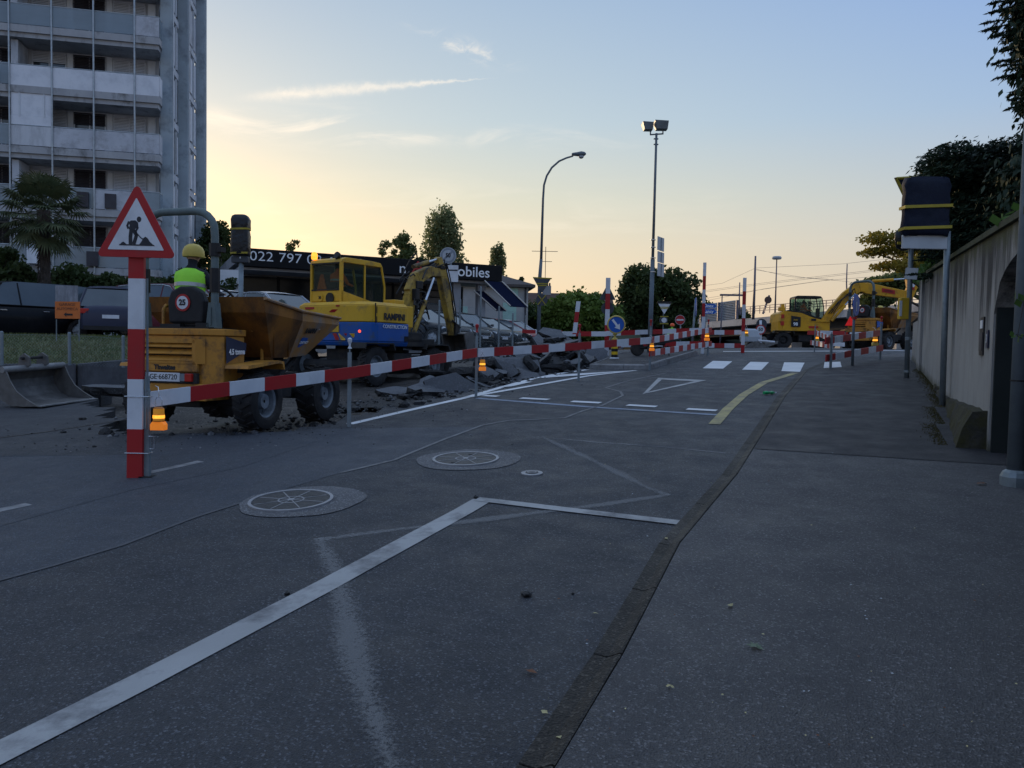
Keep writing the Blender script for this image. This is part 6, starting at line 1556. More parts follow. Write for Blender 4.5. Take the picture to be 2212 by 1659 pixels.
for q in range(7):
    o_ = rnd.uniform(-.2, .2); k = q * .05; upl(MB().tube([(1.3 + k, BY + o_ - .2, 2.0), (1.8 + k, BY + o_ - .2, 2.6 + k), (2.4 + k, BY + o_ - .22, 3.1 + k), (2.75, BY + o_ - .2, 2.9), (2.7, BY + o_, 2.5)], .022, 6), 'hose', M_BLK, smooth=True)
label_plate(e2, [(4.15, BY - .17, 3.22), (4.85, BY - .17, 3.10), (4.85, BY - .17, 3.32), (4.15, BY - .17, 3.44)], M_STRIPR, 'company_plate', .01)
text('RAMPINI', .15, M_TB, e2, face_m((4.5, BY - .19, 3.27), (1, 0, -.17), (.17, 0, 1)), sx=.8)
hz_ = [(5.62, BY - .15, 3.55), (5.85, BY - .15, 3.50), (5.95, BY - .15, 3.72), (5.72, BY - .15, 3.78)]
label_plate(e2, hz_, M_STRIPW, 'hazard_plate', .01); label_plate(e2, [(5.66, BY - .15, 3.40), (5.89, BY - .15, 3.34), (5.87, BY - .15, 3.49), (5.63, BY - .15, 3.54)], M_STRIPR, 'hazard_plate', .012)
bucket_mesh(.8, .8, True, T(5.1, BY, 2.05) @ RY(R(30))).build('bucket', M_STEELW, e2)
ex = ex_keep
# loose bucket lying at the left
lb_ = thing('excavator_bucket', 'large empty ditching bucket lying on the asphalt at the left', 'bucket', M=Matrix.Translation((-7.95, 13.0, H(-7.9, 13.0) + .36)) @ RZ(R(-14)) @ RX(.05) @ Matrix.Scale(.82, 4))
LW = 1.45; n = 10
pr = [(.46 + .06, -.38)] + [(.12 + .50 * math.cos(t_), .02 + .42 * math.sin(t_)) for t_ in [R(-95) - R(150) * q / n for q in range(n + 1)]]
pr = [(.62, -.40), (.25, -.42), (-.05, -.40), (-.28, -.30), (-.42, -.12), (-.44, .06), (-.36, .22), (-.22, .32)]
inn_ = [(.60, -.385), (.25, -.40), (-.04, -.38), (-.26, -.28), (-.395, -.11), (-.415, .06), (-.34, .20), (-.20, .295)]
mb = MB()
for q in range(len(pr) - 1): mb.prism_y([pr[q], pr[q + 1], inn_[q + 1], inn_[q]], -LW / 2, LW / 2)
mb.build('back_plate', M_STEELW, lb_)
for s_ in (-1, 1): MB().prism_y(pr + [(-.10, .26), (-.02, .08), (.12, -.12), (.35, -.27)], s_ * LW / 2 - .015, s_ * LW / 2 + .015).build('side_plate', M_STEELW, lb_)
MB().tube([(-.18, -LW / 2 - .03, .30), (-.18, LW / 2 + .03, .30)], .065, 12).build('top_bar', mat('pale_worn_steel', (.26, .26, .26), .55, .3, c2=(.18, .18, .18), scale=5, dirt=(.12, .12, .12)), lb_, smooth=True)
MB().box((.62, 0, -.40), (.16, LW, .022)).build('cutting_edge', MATS['pale_worn_steel'], lb_)
for y_ in (-.22, .22): MB().prism_y([(-.34, .28), (-.30, .52), (-.18, .60), (-.05, .52), (-.04, .36), (-.16, .30)], y_ - .02, y_ + .02).build('ear_plate', M_STEELW, lb_)
MB().tube([(-.18, -.3, .50), (-.18, .3, .50)], .03, 8).build('pin', M_DARK, lb_)
# ================================================================== STREET FURNITURE AND SITE EQUIPMENT
M_GALV = mat('galvanised_steel', (.22, .26, .28), .5, .4, c2=(.16, .19, .21), scale=6, dirt=(.12, .13, .13))
M_POLE = mat('weathered_pole_paint', (.13, .16, .18), .6, .1, c2=(.10, .12, .14), scale=5, dirt=(.20, .21, .22), dlo=.6, dhi=.7)
M_TAPE = mat('yellow_tape', (.36, .28, .03), .6, c2=(.28, .22, .025), scale=6)
M_BAG = mat('black_plastic_bag', (.008, .009, .011), .35, c2=(.012, .013, .016), scale=4, bump=1.0, bscale=11, spec=.35)
M_BAGB = mat('navy_cover', (.006, .010, .022), .7, c2=(.008, .012, .028), scale=3, bump=.9, bscale=7, spec=.2)
M_SIGNBK = mat('sign_back_grey', (.06, .065, .075), .6, c2=(.05, .055, .065), scale=5)
M_SIGNGR = mat('pale_sign_grey', (.40, .43, .46), .5, c2=(.33, .36, .39), scale=5)
M_YSIGN = mat('yellow_sign_rim', (.55, .42, .10), .5, c2=(.45, .33, .08), scale=6, dirt=(.25, .2, .1))
def sgn(p, face=None):   # frame facing the camera side: x right, y up, z towards -Y, turned about the vertical
    M = RZ(face or 0) @ RX(math.pi / 2); M.translation = Vector(p); return M
def base(px, py): return G(px, py)
def disc(par, M, r, m, name='face', th=.006, n=32): return MB().lathe([(r, 0), (r, th)], n, M).build(name, m, par)
def stripes(px, ytop, b, w, step, name, label, lean=(0, 0), cat='marker post', first=1, s0=None, group='tall red and white marker posts'):
    """upright board of red and white sheeting"""
    zt = A(px, ytop, b.y).z - b.z; t_ = thing(name, label, cat, b, 0, group); mb = MB(); z = zt; k = first
    while z > .02:
        z2 = max(0, z - (s0 if s0 and z == zt else step)); mb.cur = k % 2; mb.prism([(-w / 2, -.02), (w / 2, -.02), (w / 2, .02), (-w / 2, .02)], z2, z, Matrix(((1, 0, lean[0], 0), (0, 1, lean[1], 0), (0, 0, 1, 0), (0, 0, 0, 1)))); z = z2; k += 1
    mb.build('board', [M_STRIPR, M_STRIPW], t_)
    return t_, zt
# ---- the near warning sign
sb = G(292, 1033); t_, zt = stripes(292, 556, sb, .145, .475, 'road_works_sign', 'large triangular road works sign on a red and white striped post at the left', (.012, 0), 'warning sign', first=0, s0=.20, group=None)
t_['group'] = 'road signs'
MS = sgn(sb + Vector((.045, -.045, zt + .225)), R(-6)) @ RZ(-.02)
def rtri(s, r=.06, n=5):
    pts = []; R3 = s / math.sqrt(3)
    for k in range(3):
        a0 = math.pi / 2 + k * 2 * math.pi / 3; cc = Vector((math.cos(a0), math.sin(a0))) * (R3 - 2 * r)
        for q in range(n + 1):
            a_ = a0 - math.pi / 3 + 2 * math.pi / 3 * q / n; pts.append((cc.x + r * math.cos(a_), cc.y + r * math.sin(a_)))
    return pts
Mloc = t_.matrix_basis.inverted(); Mloc = Matrix.Translation(-sb) @ MS
sp_ = MB().prism(rtri(.80, .035), 0, .012, Mloc).build('sign_panel', M_STRIPR, t_, bevel=.002)
MB().prism(rtri(.56, .006), .013, .016, Mloc).build('white_field', M_STRIPW, sp_)
M_PICT = mat('black_pictogram', (.018, .02, .028), .5, c2=(.03, .032, .04), scale=9)
pc = MB(); Mp = Mloc @ T(0, -.008, 0)
def blob2(pts, w):
    for a_, b_ in zip(pts, pts[1:]):
        a_, b_ = Vector(a_), Vector(b_); d = (b_ - a_).normalized(); n = Vector((-d.y, d.x)); w0 = w if not isinstance(w, tuple) else w[0]
        pc.prism([tuple(a_ - n * w0 - d * .004), tuple(b_ - n * w0 + d * .004), tuple(b_ + n * w0 + d * .004), tuple(a_ + n * w0 - d * .004)], .0165, .0185, Mp)
pc.prism([(.03 + .022 * math.cos(t), .13 + .026 * math.sin(t)) for t in [2 * math.pi * q / 14 for q in range(14)]], .0165, .0185, Mp)
pc.prism([(-.075, .095), (-.05, .118), (-.005, .12), (.02, .10), (.015, .06), (-.01, .035), (-.045, .02), (-.07, .04), (-.06, .075)], .0165, .0186, Mp)
blob2([(-.07, .105), (-.085, .07), (-.075, .045)], .010); blob2([(.012, .09), (.018, .05), (.0, .02), (.01, -.01)], .009)
blob2([(-.045, .035), (-.052, -.03), (-.05, -.105)], .018); blob2([(-.035, .04), (.008, -.015), (-.018, -.10)], .017); blob2([(-.018, .03), (.05, -.04), (.075, -.055)], .005)
pc.prism([(-.06, -.11), (-.03, -.11), (-.035, -.095), (-.06, -.095)], .0165, .0187, Mp)
pc.prism([(.035, -.105), (.055, -.08), (.075, -.045), (.095, -.03), (.115, -.04), (.14, -.075), (.175, -.105)], .0165, .0188, Mp)
pc.prism([(-.155, -.105), (-.135, -.085), (-.12, -.08), (-.10, -.095), (-.09, -.105)], .0165, .0188, Mp)
pc.prism([(-.165, -.115), (.19, -.115), (.18, -.103), (-.16, -.103)], .0165, .0184, Mp)
pc.build('pictogram', M_PICT, sp_)
MB().box((.10, .04, .42), (.045, .045, .84)).box((.10, .04, .72), (.012, .08, .5)).tube([(.10, .04, 0), (.10, .04, 1.9)], .012, 6).build('steel_stake', M_GALV, t_)
for z_ in (.78, .24): MB().tube([(-.085, -.03, z_), (.14, -.03, z_), (.14, .06, z_), (-.085, .06, z_), (-.085, -.03, z_)], .004, 5).build('clamp', M_CHROME, t_)
MB().tube([(.13, .0, .40), (.18, .0, .40), (.18, 0, .28), (.14, 0, .28)], .005, 5).build('hook', M_CHROME, t_)
MB().box((.1, .04, -.0), (.12, .12, .03)).build('foot', M_DARK, t_)
# ---- barrier stakes and boards
STK = [(753, 923, 730), (1028, 858, 700), (1250, 823, 700), (1404, 800, 690), (1529, 768, 690)]
SP = {0: sb + Vector((.1, .04, 0))}
stl = ['stake between the two nearest barrier boards, beside the dumper front wheel', 'stake by the hanging orange lamp in front of the broken slabs', 'stake standing on the white hatch lines', 'stake at the near right end of the kerbed island', 'stake at the far corner of the barrier by the direction signs']
def stake(b, ztop, label, knob=True, m=M_GALV, w=.045, group='steel stakes of the barrier line'):
    t_ = thing('barrier_stake', label, 'stake', b, 0, group); h_ = ztop - b.z
    MB().box((0, .03, h_ * .42), (w, w, h_ * .84)).tube([(0, .03, h_ * .8), (0, .03, h_ - .12)], .010, 6).build('shaft', m, t_)
    if knob: MB().lathe([(.028, 0), (.012, .04), (.02, .075), (.032, .10), (.030, .13), (.01, .145)], 12, T(0, .03, h_ - .14)).build('knob', M_STRIPR if b.y > 11 else M_STRIPW, t_, smooth=True)
    return t_
for i, (px, pb_, pt2) in enumerate(STK):
    b_ = G(px, pb_); SP[i + 1] = b_; stake(b_, A(px, pt2, b_.y).z, 'grey steel ' + stl[i])
def board(a_, b_, label, k0=1, h=.15, step=.5, th=.025, group='red and white barrier boards', worn_=False):
    a_, b_ = Vector(a_), Vector(b_); L_ = (b_ - a_).length; d = (b_ - a_) / L_; nr = Vector((d.y, -d.x, 0)).normalized() * th; mb = MB(); s = 0; k = k0
    n = max(1, round(L_ / step)); st = L_ / n
    for i in range(n):
        p_, q_ = a_ + d * st * i, a_ + d * st * (i + 1); mb.cur = k % 2; k += 1
        vs = [p_, q_, q_ - Vector((0, 0, h)), p_ - Vector((0, 0, h))]; vs = vs + [v + nr for v in vs]
        mb.add(vs, [(0, 1, 2, 3), (7, 6, 5, 4), (0, 4, 5, 1), (2, 6, 7, 3)] + ([(0, 3, 7, 4)] if i == 0 else []) + ([(1, 5, 6, 2)] if i == n - 1 else []))
    o = mb.build('barrier_board', [M_STRIPR, M_STRIPW]); tag(o, label, 'barrier board', group); return o
def bp(px, py, Y): return A(px, py, Y)
Ys = [SP[i].y for i in range(6)]
board(bp(312, 847, Ys[0] - .02), bp(754, 793, Ys[1] - .02), 'nearest long red and white barrier board, from the warning sign past the dumper wheels', 1)
board(bp(748, 794, Ys[1] - .06), bp(1028, 752, Ys[2] - .06), 'red and white barrier board in front of the blue and yellow excavator', 0)
board(bp(1021, 753, Ys[2] - .02), bp(1252, 740, Ys[3] - .02), 'red and white barrier board in front of the slab heap', 1)
board(bp(1246, 740, Ys[3] - .06), bp(1405, 728, Ys[4] - .06), 'red and white barrier board passing behind no stake, crossing before the arrow bollard', 0)
board(bp(1400, 729, Ys[4] - .02), bp(1536, 707, Ys[5] - .02), 'upper narrow striped board running from the island to the far corner post', 0, step=.42)
board(bp(1402, 756, Ys[4] - .02), bp(1536, 737, Ys[5] - .02), 'lower narrow striped board running from the island to the far corner post', 0, step=.42)
gen = 'distant barrier boards beyond the works'
board(bp(1180, 716, 24.5), bp(1312, 716, 23.6), 'far upper barrier board left of the thick marker post behind the arrow sign', 0, group=gen)
board(bp(1310, 715, 23.5), bp(1517, 708, 24.6), 'far upper barrier board below the orange helmeted worker', 1, group=gen)
board(bp(1310, 740, 23.5), bp(1517, 737, 24.6), 'far lower barrier board behind the wheelbarrow', 0, group=gen)
board(bp(1520, 713, 24.7), bp(1606, 713, 25.6), 'far upper barrier board between the two tallest marker posts', 0, group=gen)
board(bp(1520, 741, 24.7), bp(1606, 742, 25.6), 'far lower barrier board between the two tallest marker posts', 1, group=gen)
board(bp(1128, 712, 31), bp(1215, 714, 31), 'far short barrier board in front of the white van', 0, group=gen)
RB = [G(1795, 800), G(1841, 793), G(1902, 779)]
rbg = 'barrier boards by the pavement end'
board(bp(1782, 729, RB[0].y - .05), bp(1899, 713, RB[2].y - .05), 'upper striped board of the right barrier at the pavement edge', 0, group=rbg)
board(bp(1783, 766, RB[0].y - .05), bp(1906, 745, RB[2].y - .05), 'lower striped board of the right barrier at the pavement edge', 0, group=rbg)
board(bp(1744, 714, 28), bp(1824, 715, 28.5), 'upper striped board just in front of the far dumper', 0, group=rbg)
board(bp(1764, 714, 26), bp(1800, 728, 21), 'short upper striped board slanting towards the right barrier', 0, group=rbg)
board(bp(1750, 736, 28), bp(1824, 740, 28.5), 'lower striped board just in front of the far dumper', 1, group=rbg)
board(bp(1752, 735, 26), bp(1800, 742, 21), 'short lower striped board slanting towards the right barrier', 0, group=rbg)
for i, (b_, px, yt, lb) in enumerate([(RB[0], 1797, 706, 'dark steel stake at the near end of the right barrier'), (RB[2], 1899, 683, 'grey steel stake at the far end of the right barrier, near the wall')]):
    stake(b_, A(px, yt, b_.y).z, lb, i == 1, group='stakes of the right barrier')
stake(G(1760, 761), A(1758, 700, 28).z if False else G(1760, 761).z + 1.0, 'thin stake with a bracket before the far dumper', False, w=.03, group='stakes of the right barrier')
# ---- lamps hanging on the boards
def lamp(px, ytop, Y, hpx, label, yellow=False):
    s = hpx / F_PX * Y / .245; p_ = A(px, ytop + hpx, Y - .09); t_ = thing('warning_lamp', label, 'warning lamp', p_, 0, 'flashing amber warning lamps'); t_.scale = (s, s, s)
    bx = MB(); bx.loft([[(x_ * k_, y_, z_) for x_, y_ in ((-.078, -.045), (.078, -.045), (.078, .045), (-.078, .045))] for z_, k_ in ((0, 1.0), (.062, 1.0), (.088, .78), (.098, .6))]); bx.build('battery_box', M_YSIGN if yellow else M_LAMPB, t_, bevel=.006)
    MB().lathe([(.058, .10), (.060, .12), (.056, .235), (.03, .245)], 20).build('lens', M_LAMPL, t_, smooth=True)
    MB().lathe([(.05, .125), (.05, .165)], 16).build('glow', M_AMB, t_) if False else None
    MB().lathe([(.061, .13), (.062, .14), (.061, .165)], 20, cap=False).build('lit_band', M_AMB, t_)
    MB().lathe([(.062, .095), (.063, .108)], 20).lathe([(.056, .236), (.04, .252)], 20).build('collar', M_LAMPB2, t_)
    MB().tube([(-.035, 0, .24), (-.035, 0, .33), (-.02, 0, .36), (.02, 0, .36), (.035, 0, .33), (.035, 0, .24)], .004, 5).tube([(0, 0, .36), (0, .0, .42), (-.02, .03, .47), (-.06, .05, .48)], .005, 5).build('hanger', M_CHROME, t_)
M_LAMPB = mat('orange_lamp_box', (.95, .25, .02), .45, c2=(.85, .22, .02), scale=9, emis=.35)
M_LAMPB2 = mat('orange_lamp_collar', (.55, .17, .02), .45, c2=(.45, .14, .02), scale=9)
M_LAMPL = mat('amber_lens', (.75, .30, .03), .2, c2=(.65, .25, .03), scale=30, emis=.18)
lamp(343, 881, 7.4, 48, 'nearest amber warning lamp hanging below the barrier board by the warning sign')
lamp(1042, 777, 13.1, 24, 'amber warning lamp hanging by the stake in front of the slabs')
lamp(1408, 741, G(1404, 800).y, 17, 'amber warning lamp at the corner of the island barrier')
lamp(1527, 719, G(1529, 768).y - .1, 17, 'amber warning lamp on the far corner of the barrier')
lamp(1890, 727, RB[2].y - .1, 20, 'amber lamp with yellow box on the lower right barrier board', True)
lamp(1765, 725, 26, 13, 'small amber lamp with yellow box beyond the right barrier', True)
lamp(1612, 713, 25.4, 14, 'amber lamp with yellow box behind the right tall marker post', True)
# ---- marker posts and signs
b_ = G(1517, 764); stripes(1516, 567, b_, .095, .43, 'marker_post', 'tallest red and white marker post, left of the direction signs')
b_ = G(1604, 762.5); stripes(1606, 600, b_, .105, .43, 'marker_post', 'tall red and white marker post right of the noise barrier')
b_ = G(1310, 768); t_, zt = stripes(1309, 600, b_, .14, .49, 'marker_post', 'tall red and white post carrying the backs of a triangle and a round sign', first=1)
MB().prism([(-.26, 0), (.26, 0), (0, .50)], .03, .04, T(.0, .02, zt - .68) @ RX(math.pi / 2) @ T(0, 0, -.09)).build('triangle_back', M_SIGNBK, t_)
MB().lathe([(.20, 0), (.20, .01)], 28, T(.01, .05, zt - .95) @ RX(math.pi / 2) @ T(0, 0, -.02)).build('round_back', M_SIGNBK, t_)
b_ = A(1241, 722, 22); stripes(1249, 651, b_, .12, .3, 'marker_post', 'short tilted red and white post stuck in the top of the rubble heap', (.10, 0), first=1)
def poled(name, label, px, yb_, ysign, Y=None, cat='road sign', r=.03, ptop=None, m=M_GALV, bx=None):
    b_ = G(px, yb_) if Y is None else Vector((A(px, yb_, Y).x, Y, H(0, Y) + .2)); t_ = thing(name, label, cat, b_, 0, 'road signs'); zt = A(px, ptop or ysign, b_.y).z - b_.z
    dx = A(bx or px, ptop or ysign, b_.y).x - b_.x
    MB().tube([(0, 0, -.1), (dx, 0, zt)], r, 8).build('pole', m, t_, smooth='all'); return t_, b_
def S(t_, b_, px, py, dy=-.05, yaw=0): p_ = A(px, py, b_.y + dy); return Matrix.Translation(-b_) @ sgn(p_, yaw)
# arrow bollard
b_ = G(1327, 783); t_ = thing('arrow_bollard', 'black and yellow bollard topped by a round blue keep right arrow sign', 'bollard', b_ + Vector((0, 0, .10)), 0, 'road signs')
mb = MB(); h0 = .47
for q in range(6): mb.cur = q % 2; mb.lathe([(.085, .03 + q * h0 / 6), (.085, .03 + (q + 1) * h0 / 6)], 20)
mb.build('striped_body', [M_BLK, mat('signal_yellow', (.72, .45, .02), .45, c2=(.62, .38, .02), scale=6)], t_, smooth=True)
MB().lathe([(.13, 0), (.12, .025), (.09, .035)], 24).build('base_ring', M_STRIPW, t_); MB().lathe([(.075, .50), (.08, .53), (.03, .56), (.03, .62), (.07, .64), (.03, .68)], 16).build('neck', M_YSIGN, t_, smooth=True)
ms = Matrix.Translation(Vector((.02, -.03, .90))) @ RX(math.pi / 2)
MB().lathe([(.24, 0), (.245, .02), (.235, .045), (.21, .05), (.21, .03)], 36, ms, cap=False).lathe([(.24, -.005), (.24, 0)], 36, ms).build('rim', M_YSIGN, t_, smooth=True)
fd = MB().lathe([(.212, .030), (.212, .034)], 36, ms).build('blue_face', M_BLUES, t_)
def arrow(par, M, L_, w, z, m=None, name='arrow', ang=0):
    Ma = M @ RZ(ang); MB().prism([(-w, L_ * .5), (w, L_ * .5), (w, -L_ * .10), (w * 3.0, -L_ * .10), (0, -L_ * .5), (-w * 3.0, -L_ * .10), (-w, -L_ * .10)], z, z + .003, Ma).build(name, m or M_STRIPW, par)
arrow(fd, ms, .33, .03, .036, ang=R(38))
# turned blue arrow sign, no entry, direction signs
t_, b_ = poled('keep_left_sign', 'blue arrow sign at an angle on a leaning pole by the tallest marker post', 1493, 764, 640, r=.035, ptop=645, bx=1503)
M_ = S(t_, b_, 1503, 663, -.06, R(72)); fc = MB().lathe([(.30, 0), (.30, .012)], 32, M_).build('blue_disc', M_BLUES, t_); arrow(fc, M_, .42, .035, .014, ang=R(-40))
t_, b_ = poled('no_entry_sign', 'round red no entry sign on a low pole behind the barrier', 1470, 745, 691, 38, ptop=700)
M_ = S(t_, b_, 1469, 691); disc(t_, M_, .245, M_SIGNGR, 'rim', .005); fc = disc(t_, M_, .225, M_STRIPR, 'red_disc', .009); MB().box((0, 0, .011), (.34, .075, .006), M_).build('white_bar', M_STRIPW, fc)
t_, b_ = poled('direction_sign', 'blue direction signs reading Onex and Lancy on one pole', 1523, 742, 652, 58, ptop=652, r=.06)
for s_, yy in (('Onex', 661), ('Lancy', 673)):
    M_ = S(t_, b_, 1534, yy, -.1); ar = MB().prism([(-.55, -.17), (.30, -.17), (.50, 0), (.30, .17), (-.55, .17)], 0, .02, M_).build('arrow_panel', M_BLUES, t_)
    MB().prism([(.30, -.17), (.36, -.17), (.56, 0), (.36, .17), (.30, .17), (.50, 0)], .0, .025, M_).build('white_edge', M_STRIPW, ar); text(s_, .33, M_LETW, ar, M_ @ T(-.12, 0, .024), sx=.95, bold=.006)
t_, b_ = poled('speed_limit_sign', 'round red rimmed 50 speed limit sign beside the far excavator', 1643, 756, 692, 37, ptop=692, m=M_STRIPW, r=.06)
mb = MB(); disc(t_, S(t_, b_, 1645, 700, .1), .26, M_SIGNBK, 'round_back')
M_ = S(t_, b_, 1643, 712, -.1); disc(t_, M_, .24, M_STRIPR, 'red_ring', .01); fc = disc(t_, M_, .185, M_STRIPW, 'white_face', .013); text('50', .22, MATS['black_print'], fc, M_ @ T(0, 0, .015), bold=.006)
t_, b_ = poled('end_of_limit_sign', 'grey end of 50 limit sign with a small plate above the excavator boom', 974, 745, 552, 28, ptop=540, r=.035)
M_ = S(t_, b_, 968, 552); disc(t_, M_, .295, M_SIGNGR, 'rim', .008); fc = disc(t_, M_, .27, M_GREY50 if False else mat('mid_sign_grey', (.22, .25, .29), .5, c2=(.18, .21, .25), scale=6), 'ring', .011)
fc2 = disc(t_, M_, .20, M_SIGNGR, 'face', .014); MB().box((0, 0, .016), (.46, .075, .003), M_ @ RZ(R(45))).build('band', M_SIGNBK if False else MATS['mid_sign_grey'], fc2); text('50', .21, MATS['black_print'], fc2, M_ @ T(0, 0, .021), sx=.85, bold=.008)
M_ = S(t_, b_, 978, 591); pl2 = MB().box((0, 0, .005), (.40, .60, .01), M_).build('plate', M_STRIPW, t_, bevel=.004); MB().box((0, .12, .012), (.36, .05, .004), M_).build('dark_bar', M_PICT, pl2)
# tall poles -------------------------------------------------------------------
Yl = 31; b_ = Vector((A(1163, 735, Yl).x, Yl, H(0, Yl))); t_ = thing('street_lamp', 'curved street lamp post behind the rubble heap', 'street lamp', b_, 0, 'light masts')
P_ = lambda px, py: A(px, py, Yl) - b_
MB().tube([(0, 0, 0), P_(1166, 600), P_(1169, 560)], [.075, .075, .06], 10).tube([P_(1169, 560), P_(1173, 430), P_(1175, 400), P_(1181, 380), P_(1192, 362), P_(1208, 348), P_(1224, 341), P_(1238, 337)], [.055, .045, .042, .04, .04, .038, .036, .034], 10).build('pole', M_POLE, t_, smooth='all')
hp_ = P_(1249, 334); MB().loft([[(hp_.x + x_, w_ * math.cos(t), hp_.z + .05 * x_ + .02 + h_ * math.sin(t)) for t in [2 * math.pi * q / 12 for q in range(12)]] for x_, w_, h_ in ((-.26, .04, .04), (-.22, .08, .06), (-.05, .10, .08), (.12, .13, .11), (.25, .10, .08), (.31, .03, .03))]).build('lamp_head', M_POLE, t_, smooth=True)
MB().lathe([(.11, 0), (.10, -.06), (.05, -.10)], 14, Matrix.Translation(hp_ + Vector((.12, 0, -.05)))).build('lens', M_SIGNGR, t_, smooth=True)
def wrapped_tri(name, label, b_, px, py, w, Yd, m=M_SIGNBK, bag=False):
    t_ = thing(name, label, 'covered sign', b_, 0, 'covered road signs'); M_ = Matrix.Translation(-b_) @ sgn(A(px, py, b_.y + Yd))
    MB().prism([(-w / 2, w * .30), (w / 2, w * .30), (w * .03, -w * .5), (-w * .03, -w * .5)], 0, .02, M_).build('triangle', m, t_)
    for q, (yy, ww) in enumerate(((w * .28, w * 1.02), (-w * .02, w * .62), (-w * .12, w * .5))): MB().box((0, yy, .024), (ww, w * .06, .008), M_ @ RZ(.04 * (q - 1))).build('tape', M_TAPE, t_)
    return t_, M_
t_, M_ = wrapped_tri('covered_sign', 'back of a taped triangular sign on the street lamp post', Vector((b_.x, b_.y - .12, b_.z)), 1171, 612, .74, 0)
MB().lathe([(.23, 0), (.23, .02)], 26, M_ @ T(0, -.66, 0)).build('round_panel', M_SIGNBK, t_)
for a_ in (-1, 1): MB().box((0, -.66, .03), (.50, .035, .008), M_ @ T(0, 0, 0) @ T(0, -.66, 0) @ RZ(a_ * .9) @ T(0, .66, 0)).build('tape', M_TAPE, t_)
b2 = Vector((A(1432, 740, 36).x, 36, H(0, 36) + .1)); t_, M_ = wrapped_tri('covered_sign', 'white bagged and taped sign just right of the floodlight mast', b2, 1435, 663, .62, 0, M_STRIPW)
MB().box((0, .20, .0), (.66, .10, .06), M_).build('bag_top', M_BAG, t_); MB().lathe([(.20, 0), (.20, .02)], 22, M_ @ T(-.02, -.62, 0)).build('round_panel', M_SIGNBK, t_); MB().lathe([(.12, 0), (.12, .04)], 16, M_ @ T(0, -.62, .01)).build('bag', M_STRIPW, t_); MB().tube([(0, .05, 0), (0, .05, 1.8)], .03, 6).build('pole', M_POLE, t_)
for q in (-.45, -.78): MB().box((0, q, .05), (.40, .04, .01), M_).build('tape', M_TAPE, t_)
Ym = 23.5; b_ = Vector((A(1403, 765, Ym).x, Ym, H(4, Ym))); t_ = thing('floodlight_mast', 'tall mast with two box floodlights and sign panels edge on', 'light mast', b_, 0, 'light masts')
P_ = lambda px, py: A(px, py, Ym) - b_
MB().tube([(0, 0, 0), P_(1410, 560)], [.075, .065], 12).tube([P_(1410, 560), P_(1418, 288)], [.045, .035], 10).tube([P_(1405, 291), P_(1405, 283)], .02, 6).tube([P_(1404, 291), P_(1433, 289)], .022, 6).tube([P_(1432, 290), P_(1432, 281)], .02, 6).build('pole', M_POLE, t_, smooth='all')
for (xa, xb, yt, yb_) in ((1387, 1411, 265, 281), (1413, 1443, 262, 280)):
    a_, c_ = P_(xa, yt), P_(xb, yb_); MB().loft([[(a_.x, -.18, z1), (c_.x, -.12, z1), (c_.x, .22, z1), (a_.x, .22, z1)] if z1 > (a_.z + c_.z) / 2 else [(a_.x + .07, -.10, z1), (c_.x - .02, -.06, z1), (c_.x - .02, .18, z1), (a_.x + .07, .18, z1)] for z1 in (c_.z, a_.z)]).build('floodlight', M_GALV, t_, bevel=.008)
MB().box((P_(1417, 300).x, 0, P_(1417, 300).z), (.14, .05, .03)).box((P_(1417, 312).x, 0, P_(1417, 312).z), (.14, .05, .03)).build('clamp', M_POLE, t_)
for q, (ya, yb_) in enumerate(((511, 540), (543, 566), (568, 596))):
    a_, c_ = P_(1418, (ya + yb_) / 2), None; hh = (yb_ - ya) / F_PX * Ym; pn = MB().box((0, 0, 0), (.52, .02, hh), T(a_.x + .16, .15, a_.z) @ RZ(R(58))).build('sign_panel', M_SIGNGR, t_, bevel=.004)
    MB().box((0, -.015, 0), (.02, .02, hh * .96), T(a_.x + .16, .15, a_.z) @ RZ(R(58))).build('rail', M_POLE, pn)
for py in (519, 535, 558, 588): MB().lathe([(.085, 0), (.085, .02)], 12, Matrix.Translation(P_(1410.5, py))).build('band', M_CHROME, t_)
# covered traffic light by the dumper
Yt = 17.4; p_ = A(519, 740, Yt); b_ = Vector((p_.x, Yt, lotz(p_.x, Yt) - .1)); t_ = thing('traffic_light', 'traffic light wrapped in black plastic with yellow tape', 'traffic light', b_, 0, 'covered road signs')
P_ = lambda px, py: A(px, py, Yt) - b_
MB().tube([(0, 0, 0), P_(521, 560)], .055, 10).build('pole', M_GALV, t_, smooth='all')
c_ = P_(520, 510); w_ = .20; rings = []
for k, (z_, s_) in enumerate([(-.44, .95), (-.40, 1.0), (-.2, 1.02), (.0, 1.0), (.10, .93), (.14, .92), (.18, .98), (.36, 1.0), (.44, .85), (.47, .62)]):
    rings.append([(c_.x + w_ * s_ * (math.copysign(abs(math.cos(t)) ** .5, math.cos(t))) * (1 + .05 * math.sin(k * 2 + t * 3)), .16 * s_ * math.copysign(abs(math.sin(t)) ** .5, math.sin(t)) * (1 + .06 * math.sin(k * 3 + t * 5)), c_.z + z_) for t in [2 * math.pi * q / 24 for q in range(24)]])
MB().loft(rings).build('black_bag', M_BAG, t_, smooth='all')
for z_ in (.125, -.41): MB().loft([[(c_.x + .205 * math.copysign(abs(math.cos(t)) ** .5, math.cos(t)), .165 * math.copysign(abs(math.sin(t)) ** .5, math.sin(t)), c_.z + z_ + dz + .01 * math.cos(t)) for t in [2 * math.pi * q / 24 for q in range(24)]] for dz in (0, .04)], cap=False).build('tape', M_TAPE, t_)
MB().box((c_.x, 0, c_.z - .53), (.38, .16, .14)).build('backing_box', M_SIGNBK, t_, bevel=.02); MB().box((c_.x + .02, -.085, c_.z - .49), (.03, .01, .04)).build('marker', M_STRIPW, t_)
